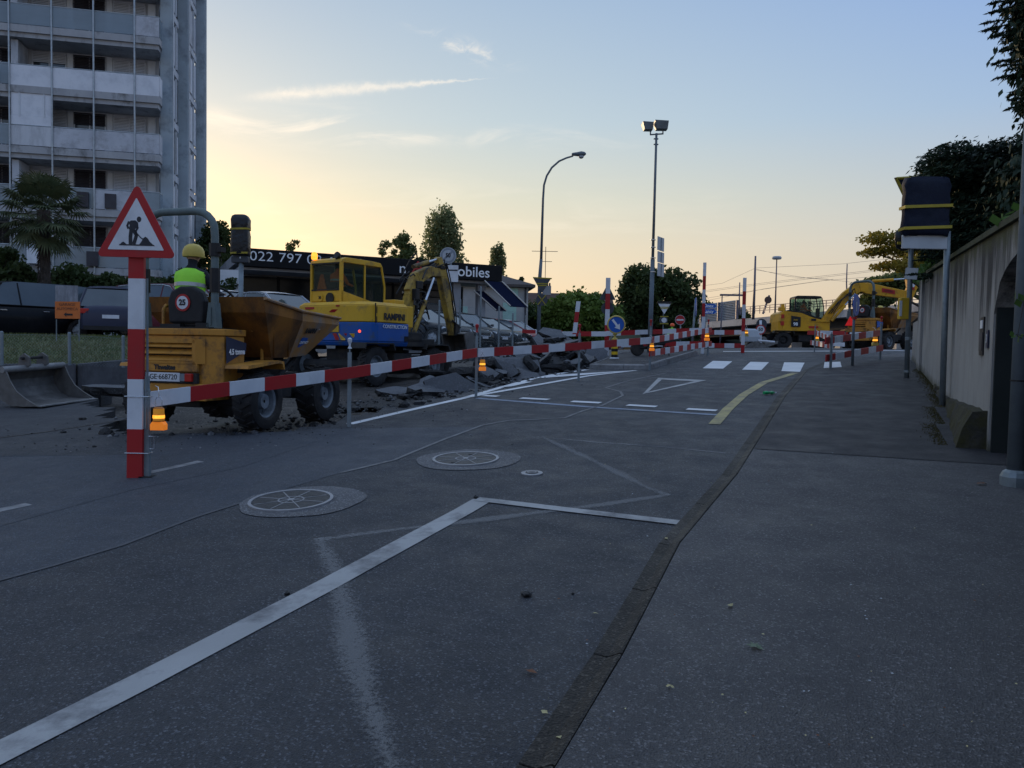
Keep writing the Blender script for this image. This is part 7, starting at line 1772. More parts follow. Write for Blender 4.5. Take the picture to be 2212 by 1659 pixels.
# covered sign group on the right
b_ = G(1958, 820); t_ = thing('sign_pole', 'grey pole at the wall end with taped triangle sign and yellow box', 'sign pole', b_, 0, 'covered road signs'); Yp = b_.y
P_ = lambda px, py: A(px, py, Yp) - b_
MB().tube([(0, 0, 0), P_(1973, 400)], .048, 10).build('pole', M_GALV, t_, smooth='all'); MB().tube([P_(1961.5, 735), P_(1962, 728)], .056, 10).tube([P_(1959, 805), P_(1959.5, 800)], .056, 10).build('band', M_GALV, t_)
tr_ = [P_(1930, 385), P_(1990, 381), P_(1962, 452)]; mb = MB().add([v + Vector((0, -.06, 0)) for v in tr_] + [v + Vector((0, -.02, 0)) for v in tr_], [(0, 2, 1), (3, 4, 5), (0, 1, 4, 3), (1, 2, 5, 4), (2, 0, 3, 5)]); mb.build('triangle', M_BAGB, t_)
for i_ in range(3):
    a_, c_ = tr_[i_] + Vector((0, -.07, 0)), tr_[(i_ + 1) % 3] + Vector((0, -.07, 0)); cc = sum(tr_, Vector()) / 3; MB().tube([a_.lerp(cc, .10), c_.lerp(cc, .10)], .028, 4).build('tape', M_TAPE, t_)
mb = MB().lathe([(.03, -.24), (.15, -.18), (.19, 0), (.17, .12), (.05, .26)], 16, Matrix.Translation(P_(1953, 515)) @ Matrix.Diagonal((1, .5, 1, 1))); mb.build('round_bag', M_BAG, t_, smooth='all'); MB().box(tuple(P_(1953, 527) + Vector((0, -.1, 0))), (.36, .02, .05)).build('tape', M_TAPE, t_)
MB().box((0, 0, 0), (.24, .012, .22), Matrix.Translation(P_(1967, 592) + Vector((-.02, -.07, 0))) @ RZ(R(-50)) @ RY(.1)).build('plate', M_SIGNGR, t_, bevel=.002)
yb2 = MB().box((0, 0, 0), (.17, .13, .42), Matrix.Translation(P_(1960, 667) + Vector((-.09, -.02, 0)))); yb2 = yb2.build('yellow_box', mat('yellow_box_paint', (.60, .38, .03), .5, c2=(.5, .32, .03), scale=5), t_, bevel=.015); MB().box(tuple(P_(1958, 667) + Vector((-.16, -.095, 0))), (.05, .01, .30)).build('side_label', M_STRIPW, yb2)
b_ = G(2035, 881); t_ = thing('information_sign', 'large rectangular sign wrapped in dark plastic with two yellow tapes beside the wall', 'covered sign', b_, 0, 'covered road signs'); Yp = b_.y
P_ = lambda px, py: A(px, py, Yp) - b_
MB().tube([(0, 0, 0), P_(2047, 500)], .042, 10).build('pole', M_GALV, t_, smooth='all'); MB().box(tuple(P_(2036, 516)), (.16, .06, .10)).build('bracket', M_POLE, t_)
c0, c1 = P_(1951, 385), P_(2044, 535); cx, cz = (c0.x + c1.x) / 2, (c0.z + c1.z) / 2; hw_, hh_ = (c1.x - c0.x) / 2, (c0.z - c1.z) / 2
MB().box((cx, -.02, cz - hh_ + .07), (hw_ * 1.95, .05, .20)).build('sign_edge', M_SIGNGR, t_, bevel=.01)
rings = []
for k in range(9):
    f_ = k / 8; z_ = cz - hh_ + .16 + (2 * hh_ - .16) * f_; s_ = 1 + .03 * math.sin(k * 1.9) - (.10 if k == 8 else 0) - (.04 if k in (0, 4) else 0)
    rings.append([(cx + hw_ * s_ * math.copysign(abs(math.cos(t)) ** .25, math.cos(t)), -.02 + .075 * (1 + .25 * math.sin(t * 4 + k * 2.2)) * math.copysign(abs(math.sin(t)) ** .4, math.sin(t)), z_ + .015 * math.sin(t * 3)) for t in [2 * math.pi * q / 28 for q in range(28)]])
MB().loft(rings).build('wrapping', M_BAGB, t_, smooth='all')
for f_ in (.62 if False else .50, .13): z_ = cz - hh_ + .16 + (2 * hh_ - .16) * f_ - .02; MB().prism([(cx - hw_ * 1.03, -.115), (cx + hw_ * 1.03, -.115), (cx + hw_ * 1.03, .07), (cx - hw_ * 1.03, .07)], z_, z_ + .042, Matrix(((1, 0, 0, 0), (0, 1, 0, 0), (.05, 0, 1, -.05 * cx), (0, 0, 0, 1)))).build('tape', M_TAPE, t_)
# blue oval sign on the right
b_ = RB[1]; t_ = thing('blue_sign', 'blue pedestrian sign seen at an angle in front of the far dumper', 'road sign', b_, 0, 'road signs'); P_ = lambda px, py: A(px, py, b_.y) - b_
MB().tube([(0, 0, 0), P_(1846, 645)], [.035, .03], 8).build('pole', M_POLE, t_, smooth='all'); M_ = Matrix.Translation(P_(1847, 659) + Vector((0, -.05, 0))) @ RZ(R(50)) @ RX(math.pi / 2)
fc = MB().lathe([(.25, 0), (.25, .012)], 30, M_).build('blue_disc', M_BLUES, t_); MB().prism([(-.03, -.15), (.03, -.15), (.045, .05), (.0, .09), (-.045, .05)], .013, .016, M_).lathe([(.028, .013), (.028, .016)], 12, M_ @ T(0, .13, 0)).build('figure', M_SIGNGR, fc)
MB().lathe([(.05, 0), (.05, .06)], 12, Matrix.Translation(P_(1846, 690))).build('clamp', M_STRIPR, t_)
# lamp post at the right edge
b_ = G(2196, 1062) + Vector((.05, .1, 0)); t_ = thing('street_lamp', 'thick grey lamp post with a flanged foot at the right edge', 'street lamp', b_, 0, 'light masts')
MB().tube([(0, 0, .12), (.0, 0, 2.2), (0, 0, 5)], [.068, .060, .05], 20).build('pole', M_POLE, t_, smooth='all'); MB().lathe([(.115, 0), (.115, .11), (.098, .15), (.072, .17)], 12).build('foot', M_GALV, t_); MB().lathe([(.071, 0), (.071, .012)], 20, T(0, 0, .92)).build('strap', M_BLK, t_)
# orange garage sign
Yg = 15.9; p_ = A(146, 735, Yg); b_ = Vector((p_.x, Yg, lotz(p_.x, Yg))); t_ = thing('garage_sign', 'small orange GARAGE AUTOMECA sign with a grey poster above it', 'sign', b_, 0, 'road signs'); P_ = lambda px, py: A(px, py, Yg) - b_
M_ORS = mat('orange_sign', (.60, .16, .035), .5, c2=(.5, .13, .03), scale=4)
o_ = MB().box(tuple(P_(146, 670)), (.51, .02, .35)).build('orange_panel', M_ORS, t_, bevel=.003)
M_ = Matrix.Translation(P_(146, 670) + Vector((0, -.013, 0))) @ RX(math.pi / 2)
M_OT = mat('faded_brown_print', (.12, .05, .03), .6, c2=(.16, .07, .04), scale=9)
text('GARAGE', .085, M_OT, o_, M_ @ T(0, .115, 0)); text('AUTOMECA', .080, M_OT, o_, M_ @ T(0, .025, 0)); MB().prism([(-.09, 0), (-.04, .045), (-.04, .02), (.09, .02), (.09, -.02), (-.04, -.02), (-.04, -.045)], 0, .004, M_ @ T(.02, -.09, 0)).build('arrow', MATS['black_print'], o_)
MB().box(tuple(P_(144, 634)), (.46, .015, .33)).build('poster', mat('grey_poster', (.28, .29, .32), .6, c2=(.12, .13, .15), scale=6, stretch=(1.6, 1, .6)), t_)
[MB().tube([P_(x_, 690), P_(x_, 737)], .012, 6).build('leg', M_GALV, t_) for x_ in (171, 122)]
# triangular sign leaning at the left edge
p_ = G(20, 862); t_ = thing('fallen_warning_sign', 'red rimmed triangular sign standing on the asphalt at the left edge', 'warning sign', p_ + Vector((-.50, -.9, 0)), 0, 'road signs')
Mx = T(0, 0, .42) @ RZ(R(10)) @ RX(math.pi / 2 - .2); q_ = MB().prism(rtri(1.15, .05), 0, .012, Mx).build('panel', M_STRIPR, t_); MB().prism(rtri(.82, .01), .013, .016, Mx).build('white_field', M_STRIPW, q_); MB().box((0, .2, .3), (.5, .3, .6)).build('stand', M_GALV, t_)
# ---- fences
def chain(name, label, pts, hgt, zf, mesh=.06, posts=None, r=.0016):
    t_ = thing(name, label, 'fence', (0, 0, 0)); mb = MB()
    for a_, b_ in zip(pts, pts[1:]):
        a_, b_ = Vector(a_), Vector(b_); L_ = (b_ - a_).length; za, zb = zf(a_.x, a_.y), zf(b_.x, b_.y)
        def W(s, h): p = a_.lerp(b_, s / L_); return (p.x, p.y, za + (zb - za) * s / L_ + h)
        n = int((L_ + hgt) / mesh)
        for i in range(n):
            for sg in (1, -1):
                s0 = i * mesh - (hgt if sg > 0 else 0); h0, h1 = 0, hgt; s1 = s0 + sg * hgt + (0 if sg > 0 else 0)
                A0, A1 = (s0, 0), (s0 + hgt * sg, hgt)
                if sg < 0: A0 = (i * mesh, 0); A1 = (i * mesh - hgt, hgt)
                pts_ = []
                lo_, hi_ = 0, 1
                for (c, d) in ((A0[0], A1[0] - A0[0]),):
                    if d > 0: lo_ = max(0, (0 - c) / d); hi_ = min(1, (L_ - c) / d)
                    else: lo_ = max(0, (L_ - c) / d); hi_ = min(1, (0 - c) / d)
                if hi_ - lo_ > .02: mb.tube([W(A0[0] + (A1[0] - A0[0]) * lo_, hgt * lo_), W(A0[0] + (A1[0] - A0[0]) * hi_, hgt * hi_)], r, 3, cap=False)
        mb.tube([W(0, hgt), W(L_, hgt)], r * 1.3, 4)
    mb.build('wire_mesh', M_GALV, t_, stuff=True)
    for (x_, y_, rr, hh) in posts: MB().lathe([(rr, 0), (rr, hh - .02), (rr * .6, hh)], 10, T(x_, y_, zf(x_, y_))).build('fence_post', M_GALV, t_)
fl = [Vector((-14, 13.9)), Vector((-11.5, 14.45)), Vector((-9.75, 14.85)), Vector((-8.45, 15.2)), Vector((-7.2, 15.3 + .6))]
fl = [Vector((A(px, 760, Y).x, Y)) for px, Y in ((-120, 14.0), (4, 14.35), (150, 14.85), (266, 15.3), (330, 15.6))]
chain('chain_link_fence', 'low chain link fence with short posts on the grass verge wall', fl, .58, lambda x, y: lotz(x, y + .1) + .03, .055, [(v.x, v.y, .03, .64) for v in fl])
fr_ = [Vector((A(px, 740, Y).x, Y)) for px, Y in ((880, 25), (948, 26.5), (993, 27.5), (1037, 28.5), (1077, 29.5), (1107, 30.5), (1134, 31.5))]
chain('chain_link_fence', 'tall chain link fence with grey posts in front of the row of parked cars', fr_, 1.45, lambda x, y: 1.75, .10, [(v.x, v.y, .035, (1.5, 1.6, 1.7, 2.25, 1.6, 1.4, 1.35)[i]) for i, v in enumerate(fr_)], .002)
# ---- kerbed island
isp = [G(1272, 796), G(1290, 798), G(1404, 799), G(1452, 784), G(1508, 767), G(1480, 764), G(1400, 763), G(1335, 770)]
isl_ = thing('traffic_island', 'low kerbed traffic island carrying the arrow bollard', 'traffic island', (0, 0, 0)); n = len(isp); c_ = sum(isp, Vector()) / n
mb = MB(); vs = [(v.x + (c_.x - v.x) * .03, v.y + (c_.y - v.y) * .03, v.z + .115) for v in isp] + [(c_.x, c_.y, H(c_.x, c_.y) + .12)]; mb.add(vs, [(i, (i + 1) % n, n) for i in range(n)]).build('island_top', M_WALK2, isl_)
for i in range(n):
    a_, b_ = isp[i].copy(), isp[(i + 1) % n].copy(); k_ = max(1, round((b_ - a_).length / .75)); d = (b_ - a_).normalized(); inw = Vector((-d.y, d.x, 0)) * .13
    for q in range(k_):
        p_, s_ = a_.lerp(b_, q / k_) + d * .006, a_.lerp(b_, (q + 1) / k_) - d * .006; vs = [p_, s_, s_ + inw, p_ + inw]
        MB().add([v - Vector((0, 0, .05)) for v in vs] + [vs[0] + Vector((0, 0, .10)) + inw * .12, vs[1] + Vector((0, 0, .10)) + inw * .12, vs[2] + Vector((0, 0, .13)), vs[3] + Vector((0, 0, .13))], [(3, 2, 1, 0), (4, 5, 6, 7), (0, 1, 5, 4), (1, 2, 6, 5), (2, 3, 7, 6), (3, 0, 4, 7)]).build('kerb_stone', M_KERB, isl_)
# ---- wheelbarrow and tarpaulin covered machine
b_ = A(1418, 770, 21.5); t_ = thing('wheelbarrow', 'dark wheelbarrow standing on the island behind the striped boards', 'wheelbarrow', (b_.x, 21.5, H(3, 21.5) + .12), R(185))
MB().loft([[(-.30 * k, -.22 * k, z_), (.42 * k, -.26 * k, z_ + .02), (.42 * k, .26 * k, z_ + .02), (-.30 * k, .22 * k, z_)] for k, z_ in ((.62, .30), (1.0, .58), (.97, .58), (.60, .32))]).build('tub', M_DARK, t_); MB().tube([(.55, 0, .2), (.2, -.2, .28), (-.9, -.28, .55)], .018, 6).tube([(.55, 0, .2), (.2, .2, .28), (-.9, .28, .55)], .018, 6).tube([(-.25, -.22, .3), (-.3, -.22, 0)], .015, 5).tube([(-.25, .22, .3), (-.3, .22, 0)], .015, 5).build('frame', M_DARK, t_)
MB().lathe([(.18, -.05), (.2, 0), (.18, .05)], 18, T(.55, 0, .2) @ RX(math.pi / 2)).build('wheel', M_TYRE, t_)
b_ = A(1617, 757, 33); t_ = thing('covered_machine', 'pale grey covered machine with a dark hopper beside the right tall marker post', 'site machine', (b_.x, 33, H(6, 33)))
MB().loft([[(x_ * k, y_ * k, z_) for x_, y_ in ((-.35, -.3), (.38, -.3), (.45, .3), (-.3, .3))] for k, z_ in ((1.0, .38), (1.05, .60), (.8, .88), (.55, .95))]).build('cover', M_SIGNGR, t_, bevel=.04); MB().prism_y([(-.4, .0), (.75, .0), (.8, .15), (.25, .45), (-.1, .3)], -.3, .3).build('hopper', M_STEELW, t_); MB().tube([(.3, -.3, .45), (1.0, -.3, .40)], .05, 6).build('chute', M_STRIPW, t_)
# ---- bridge equipment: masts, lamps and wires
def mast(px, yb_, pt, Y, r, label, head=None, pxt=None, grp='masts and lamps of the bridge'):
    b_ = A(px, yb_, Y); p2 = A(pxt or px, pt, Y); t_ = thing('mast' if not head else 'street_lamp', label, 'mast' if not head else 'street lamp', b_, 0, grp); MB().tube([(0, 0, 0), (p2.x - b_.x, 0, (p2.z - b_.z) * .5), (p2.x - b_.x, 0, p2.z - b_.z)], [r, r * .8, r * .6], 8).build('pole', M_METAL, t_, smooth='all')
    if head == 'disc': MB().lathe([(.45, 0), (.52, .14), (.42, .30), (.1, .33)], 20, T(p2.x - b_.x, 0, p2.z - b_.z - .1)).build('lamp_head', M_SIGNGR, t_, smooth=True)
    if head == 'arm': MB().box((p2.x - b_.x + .8, 0, p2.z - b_.z), (1.9, .25, .14)).build('lamp_head', M_METAL, t_)
mast(1627, 690, 553, 88, .17, 'thick tapering tram mast in front of the bridge railing', pxt=1632)
mast(1598, 680, 610, 96, .11, 'short mast half hidden behind the right tall marker post')
mast(1674, 682, 558, 84, .10, 'slim lamp with a flat round head on the bridge', 'disc', 1678)
mast(1830, 650, 570, 80, .09, 'thin mast standing beyond the far excavator boom')
mast(1555, 742, 637, 62, .07, 'slender street lamp with a short flat arm before the noise barrier', 'arm', 1560)
t_ = thing('tilted_sign', 'round sign on a tilted post on the bridge', 'road sign', A(1648, 678, 90), 0, 'road signs'); MB().tube([(0, 0, 0), tuple(A(1662, 638, 90) - A(1648, 678, 90))], .12, 6).build('pole', M_METAL, t_); q_ = A(1659, 648, 89.8) - A(1648, 678, 90); MB().lathe([(.42, 0), (.42, .05)], 18, Matrix.Translation(q_) @ RX(math.pi / 2)).build('disc', M_ROOFB, t_)
wires = [[(1480, 622), (1560, 612), (1630, 580)], [(1632, 581), (1700, 597), (1830, 608), (1900, 625)], [(1632, 579), (1820, 570), (1960, 555)], [(1480, 634), (1600, 617), (1760, 598), (1960, 575)], [(1480, 637), (1600, 620), (1760, 601), (1960, 578)], [(1490, 650), (1620, 629), (1780, 606), (1960, 592)], [(1500, 655), (1650, 624), (1800, 603)], [(1632, 583), (1740, 600), (1790, 603)]]
for i, w in enumerate(wires):
    o = MB().tube([A(px, py, 92 - (px - 1480) * .04) for px, py in w], .013, 4).build('overhead_wire', M_METAL); tag(o, 'thin tram wire over the bridge, %s' % ('rising from the left to the thick mast', 'sagging right from the thick mast', 'the highest', 'second highest long run', 'third highest long run', 'lowest long run', 'short low run left of centre', 'short run right of the thick mast')[i], 'overhead wire', 'overhead tram wires')
# ================================================================== CARS
M_CGL = mat('car_glass', (.06, .078, .092), .06, c2=(.08, .10, .115), scale=1.2, spec=.45)
M_HEAD = mat('headlamp_glass', (.55, .60, .65), .12, c2=(.42, .46, .5), scale=30, spec=1)
def carpaint(n, c, r=.32): return mat(n, c, r, c2=tuple(x * .85 for x in c), scale=1.0, coat=.05, spec=.10, dirt=tuple(x * .8 + .01 for x in c), dscale=2)
def lerp_tab(tab, x):
    if x <= tab[0][0]: return tab[0][1]
    for a_, b_ in zip(tab, tab[1:]):
        if x <= b_[0]: return a_[1] + (b_[1] - a_[1]) * (x - a_[0]) / max(1e-6, b_[0] - a_[0])
    return tab[-1][1]
def car(label, loc, rz, pm, L=4.4, W=1.82, h=1.48, kind='hatch', cat='car', group='cars parked behind the fence', detail=True):
    t_ = thing('parked_car', label, cat, loc, rz, group); x0, x1 = -L / 2, L / 2; s = h / 1.48; wr = .33 if h < 1.6 else .37
    ax = (x0 + .80, x1 - .86); bz = .88 * s
    if kind == 'van': hood = [(x0, h * .92), (x0 + .05, h), (x1 - 1.75, h), (x1 - .95, 1.12), (x1 - .15, .92), (x1, .60)]
    else: hood = [(x0, bz * .86), (x0 + .06, bz), (x0 + .5, bz + .03), (x1 - 1.35, bz), (x1 - .7, bz * .92), (x1 - .2, bz * .80), (x1 - .03, bz * .66), (x1, bz * .6)]
    def width(x):
        k = min((x - x0), (x1 - x)); return W / 2 * (1 - .20 * math.exp(-max(0, k) * 3.2)) * (.97 if k < .02 else 1)
    xs = sorted(set([x0, x0 + .04, x0 + .12, x0 + .3, x1, x1 - .03, x1 - .1, x1 - .2, x1 - .4] + [round(a_ + wr * 1.15 * math.cos(q * math.pi / 8), 3) for a_ in ax for q in range(9)] + [x0 + .5 + i * (L - 1) / 12 for i in range(13)])); rings = []
    for x in xs:
        w = width(x); zt = lerp_tab(hood, x); zb = .22 + .10 * math.exp(-min(x - x0, x1 - x) * 6)
        for a_ in ax:
            d = abs(x - a_)
            if d < wr * 1.16: zb = max(zb, .33 + math.sqrt((wr * 1.16) ** 2 - d * d) * .98)
        zm = min(zt - .12, max(zb + .06, .55 * s)); zsh = max(zm + .03, zt - .10)
        half = [(w * .93, zb), (w * .985, zb + .05), (w, zm), (w * .985, zsh), (w * .90, zt - .015), (w * .55, zt + .02), (0, zt + .03)]
        rings.append([(x, y, z) for y, z in half] + [(x, -y, z) for y, z in half[-2::-1]])
    body = MB().loft(rings, closed=False, cap=True).build('body', pm, t_, smooth=50)
    if kind != 'van':
        if kind == 'suv': gp = [(x0 + .10, bz), (x0 + .32, h - .04), (x0 + .9, h), (x1 - 2.3, h - .01), (x1 - 1.95, h - .07), (x1 - 1.30, bz)]
        elif kind == 'sedan': gp = [(x0 + .55, bz), (x0 + 1.25, h - .05), (x0 + 1.7, h), (x1 - 2.35, h - .01), (x1 - 2.0, h - .07), (x1 - 1.15, bz)]
        else: gp = [(x0 + .12, bz), (x0 + .55, h - .10), (x0 + 1.1, h), (x1 - 2.35, h - .01), (x1 - 2.05, h - .06), (x1 - 1.10, bz)]
        def prof(p, dz, kx=1): return [(x_ + (0), z_ + dz) for x_, z_ in p]
        wb, wt = W / 2 * .93, W / 2 * .74
        def gh(scale_, zoff):
            r_ = []
            for x_, z_ in gp:
                f_ = (z_ - bz) / (h - bz); w = wb + (wt - wb) * f_; r_.append((x_, w * scale_, z_ + zoff))
            return r_
        a_ = gh(1, 0); vs = [v for v in a_] + [(v[0], -v[1], v[2]) for v in a_]; n = len(a_)
        MB().add(vs, [(i, i + 1, n + i + 1, n + i) for i in range(n - 1)] + [tuple(range(n))[::-1], tuple(range(n, 2 * n))]).build('glasshouse', M_CGL, t_)
        # roof skin and pillars in body colour
        rf = MB(); rr = []
        for i in range(1, n - 1):
            x_, y_, z_ = a_[i]; rr.append([(x_, y_ + .012, z_ - .05), (x_, y_ * .97, z_ + .012), (x_, y_ * .5, z_ + .035), (x_, 0, z_ + .042), (x_, -y_ * .5, z_ + .035), (x_, -y_ * .97, z_ + .012), (x_, -y_ - .012, z_ - .05)])
        rf.loft(rr, closed=False, cap=False)
        for sg in (-1, 1):
            for i, j in ((0, 1), (n - 2, n - 1)):
                rf.tube([(a_[i][0], sg * a_[i][1], a_[i][2]), (a_[j][0], sg * a_[j][1], a_[j][2])], .035, 5)
            for fx in (.36, .68):
                xm = a_[0][0] + (a_[-1][0] - a_[0][0]) * fx; rf.tube([(xm, sg * (wb + .004), bz), (xm + .04, sg * (wt + .008), h - .05)], .025, 4)
            rf.tube([(a_[0][0], sg * (wb + .01), bz + .01), (a_[-1][0], sg * (wb + .01), bz + .01)], .015, 4)
        rf.build('roof', pm, t_, smooth=50); MB().tube([(a_[1][0], -a_[1][1] - .02, a_[1][2] - .03)] + [(a_[i][0], -a_[i][1] - .02, a_[i][2] - .03) for i in range(2, n - 1)] + [(a_[-1][0], -wb - .01, bz + .03)], .012, 4).build('window_trim', M_CHROME, t_)
    else:
        for sg in (-1, 1): MB().prism_y([(x1 - 2.25, 1.15), (x1 - 2.25, h - .28), (x1 - 1.65, h - .28), (x1 - 1.15, 1.15)], sg * W / 2 * .99 - .01, sg * W / 2 * .99 + .012).build('side_window', M_CGL, t_)
        MB().add([(x1 - 1.72, -W / 2 * .82, h - .08), (x1 - 1.72, W / 2 * .82, h - .08), (x1 - .93, W / 2 * .86, 1.16), (x1 - .93, -W / 2 * .86, 1.16)], [(0, 3, 2, 1)]).build('windscreen', M_CGL, t_)
    for a_ in ax:
        for sg in (-1, 1):
            wh = MB().lathe([(.02, .04), (wr * .25, .03), (wr * .6, -.01), (wr * .64, .04), (wr * .64, -.12)], 18, T(a_, sg * (W / 2 - .08), wr) @ RX(-sg * math.pi / 2), cap=False)
            for q in range(5): wh.box((wr * .36, 0, .035), (wr * .55, .05, .025), T(a_, sg * (W / 2 - .08), wr) @ RX(-sg * math.pi / 2) @ RZ(q * 1.2566))
            w_ = wh.build('wheel', M_SIGNGR, t_); MB().lathe([(wr * .64, .03), (wr * .72, .055), (wr * .95, .05), (wr, .02), (wr, -.16), (wr * .64, -.16)], 24, T(a_, sg * (W / 2 - .08), wr) @ RX(-sg * math.pi / 2), cap=False).build('tyre', M_TYRE, w_, smooth=True)
    if detail:
        zl = bz * .74
        for sg in (-1, 1):
            MB().loft([[(x1 - .42, sg * W * .47, zl + .05), (x1 - .42, sg * W * .475, zl - .02), (x1 - .40, sg * W * .44, zl + .08)], [(x1 - .05, sg * W * .33, zl + .01), (x1 - .03, sg * W * .33, zl - .09), (x1 - .07, sg * W * .28, zl + .01)]]).build('headlight', M_HEAD, t_)
            MB().box((x0 + .05, sg * W * .38, bz * .84), (.10, .24, .15)).build('tail_light', M_REDL, t_, bevel=.02)
            MB().loft([[(x1 - 1.38 + dx, sg * (W / 2 + .10 + .07 * math.cos(t)), bz + .10 + .06 * math.sin(t)) for t in [2 * math.pi * q / 10 for q in range(10)]] for dx in (0, .10)]).build('mirror', pm, t_)
            for fx in (.42, .66): MB().box((x0 + L * fx - .25, sg * (W / 2 + .004), bz - .14), (.18, .025, .03)).build('door_handle', M_CHROME, t_)
        gr_ = MB().box((x1 - .008, 0, bz * .60), (.03, W * .44, .17)).build('grille', M_BLK, t_, bevel=.02); MB().tube([(x1 + .015, -W * .22, bz * .60 + .09), (x1 + .02, -W * .2, bz * .60 - .06), (x1 + .02, W * .2, bz * .60 - .06), (x1 + .015, W * .22, bz * .60 + .09)], .013, 5).build('chrome_trim', M_CHROME, gr_)
        MB().box((x1 + .01, 0, .42), (.012, .42, .10)).build('front_plate', M_STRIPW, t_); MB().box((x0 - .01, 0, bz * .68), (.012, .46, .11)).build('rear_plate', M_STRIPW, t_)
        MB().box((x1 - .04, 0, .26), (.10, W * .78, .05)).build('bumper_trim', M_BLK, t_); MB().box((x0 + .03, 0, .30), (.08, W * .8, .12)).build('bumper_trim', M_BLK, t_)
    return t_
def cp(px, Y, z=None):
    p_ = A(px, 740, Y); return Vector((p_.x, Y, lotz(p_.x, Y) if z is None else z))
CB = carpaint('black_car_paint', (.008, .009, .011)); CN = carpaint('dark_blue_car_paint', (.05, .055, .085)); CR = carpaint('dark_red_car_paint', (.13, .03, .04)); CW = carpaint('white_car_paint', (.55, .57, .60)); CS = carpaint('silver_car_paint', (.34, .37, .42)); CG = carpaint('anthracite_car_paint', (.02, .022, .028)); CR2 = carpaint('red_car_paint', (.20, .015, .02))
car('black large off road car parked side on behind the grass verge at the left', cp(20, 23.6, 1.66), R(235), CB, 4.9, 1.98, 1.80, 'suv')
hb = car('dark blue hatchback showing its tail and rear window behind the warning sign post', cp(252, 25.4, 1.82), R(113), CN, 4.3, 1.85, 1.60)
for nm in [c for c in hb.children if c.name.startswith('rear_plate')]: text('Carmotion', .11, M_BLUES, nm, T(-2.15 - .018, 0, 1.6 / 1.48 * .88 * .68) @ Matrix(((0, 0, -1, 0), (-1, 0, 0, 0), (0, 1, 0, 0), (0, 0, 0, 1))))  if False else None
car('dark red off road car behind the near dumper seat', cp(392, 24.5, 1.82), R(-22), CR, 4.5, 1.88, 1.72, 'suv')
car('white saloon with a big sloping windscreen behind the dumper driver', cp(505, 25.6, 1.84), R(-30), CW, 4.5, 1.84, 1.62, 'hatch')
car('silver saloon just left of the blue and yellow excavator', cp(600, 24.6, 1.80), R(-35), CS, 4.6, 1.84, 1.56, 'sedan')
spec = [(905, 30.5, CG, 'hatch', 1.62, 'dark grey car with a chrome grille just right of the excavator body'), (955, 32.5, CB, 'hatch', 1.56, 'black car second in the row, behind the excavator arm'), (1002, 34.0, CG, 'suv', 1.60, 'dark car third in the row, under the navy awnings'), (1046, 35.5, CB, 'hatch', 1.50, 'low black car with pale headlamps fourth in the row'), (1080, 37.5, CR2, 'hatch', 1.50, 'dark red car fifth in the row of parked cars'), (1106, 40.5, CW, 'hatch', 1.58, 'white car last in the row, nearest the street lamp')]
for px, Y, m, k, hh, lb in spec: car(lb, cp(px, Y, 1.76), R(-30 + (px % 7) - 3), m, 4.3, 1.80, hh - .08, k)
v_ = A(1222, 750, 64); car('white delivery van driving behind the rubble heap', (v_.x, 64, 1.78), R(-12), CW, 4.9, 1.95, 1.98, 'van', 'van', 'vehicles on the far road')
v_ = A(1292, 750, 60); car('pale grey car behind the cyclist on the far road', (v_.x, 62, 1.72), R(5), CS, 4.3, 1.8, 1.45, 'hatch', 'car', 'vehicles on the far road')
# ================================================================== BROKEN ASPHALT, LITTER
M_SLT = asphalt('slab_top_asphalt', (.11, .115, .125), (.07, .075, .085), speck=.3, patchy=.4)
M_SLS = asphalt('slab_side_asphalt', (.018, .018, .019), (.012, .012, .013), speck=.9, scale=.6, patchy=.2)
rr_ = random.Random(11)
def slab(p_, s, th, yaw, tx, ty, label=None, n=6, grp='broken asphalt slabs heaped along the trench'):
    k = rr_.randint(5, 7); pts = []
    for q in range(k):
        a_ = 2 * math.pi * q / k + rr_.uniform(-.25, .25); r_ = s * rr_.uniform(.36, .58); pts.append((r_ * math.cos(a_) * 1.25, r_ * math.sin(a_) * .85))
    # roughen outline
    o_ = []
    for i, a_ in enumerate(pts):
        b_ = pts[(i + 1) % k]
        for f_ in (0, .35, .7): o_.append((a_[0] + (b_[0] - a_[0]) * f_ + rr_.uniform(-.02, .02) * s, a_[1] + (b_[1] - a_[1]) * f_ + rr_.uniform(-.02, .02) * s))
    n = len(o_); mid = [(x * 1.02 + rr_.uniform(-.03, .03), y * 1.02 + rr_.uniform(-.03, .03)) for x, y in o_]; low = [(x * .92 + rr_.uniform(-.04, .04), y * .92 + rr_.uniform(-.04, .04)) for x, y in o_]
    vs = [(x, y, th / 2) for x, y in o_] + [(x, y, rr_.uniform(-.2, .2) * th) for x, y in mid] + [(x, y, -th / 2 + rr_.uniform(-.02, .02)) for x, y in low]
    mb = MB(); mb.add(vs, [tuple(range(n))] + [(i, n + i, n + (i + 1) % n, (i + 1) % n) for i in range(n)] + [(n + i, 2 * n + i, 2 * n + (i + 1) % n, n + (i + 1) % n) for i in range(n)] + [tuple(range(3 * n - 1, 2 * n - 1, -1))])
    mb.m = [0] + [1] * (2 * n + 1); o = mb.build('asphalt_slab', [M_SLT, M_SLS]); o.matrix_world = Matrix.Translation(p_) @ RZ(yaw) @ RX(tx) @ RY(ty)
    o['kind'] = 'thing'; tag(o, label or 'broken grey asphalt slab lying among others in the long heap', 'asphalt slab', grp); return o
def heap(x, y):      # height of the heap over the trench floor
    xr = interp(PIT_R, y) - .2; d = (xr - x); prof = max(0, 1 - abs(d - .9) / 1.3); g = max(0, min(1, (y - 14.2) / 6.5)); pk = math.exp(-((y - 21.3) / 2.2) ** 2)
    return prof * (.15 + .42 * g + .50 * pk)
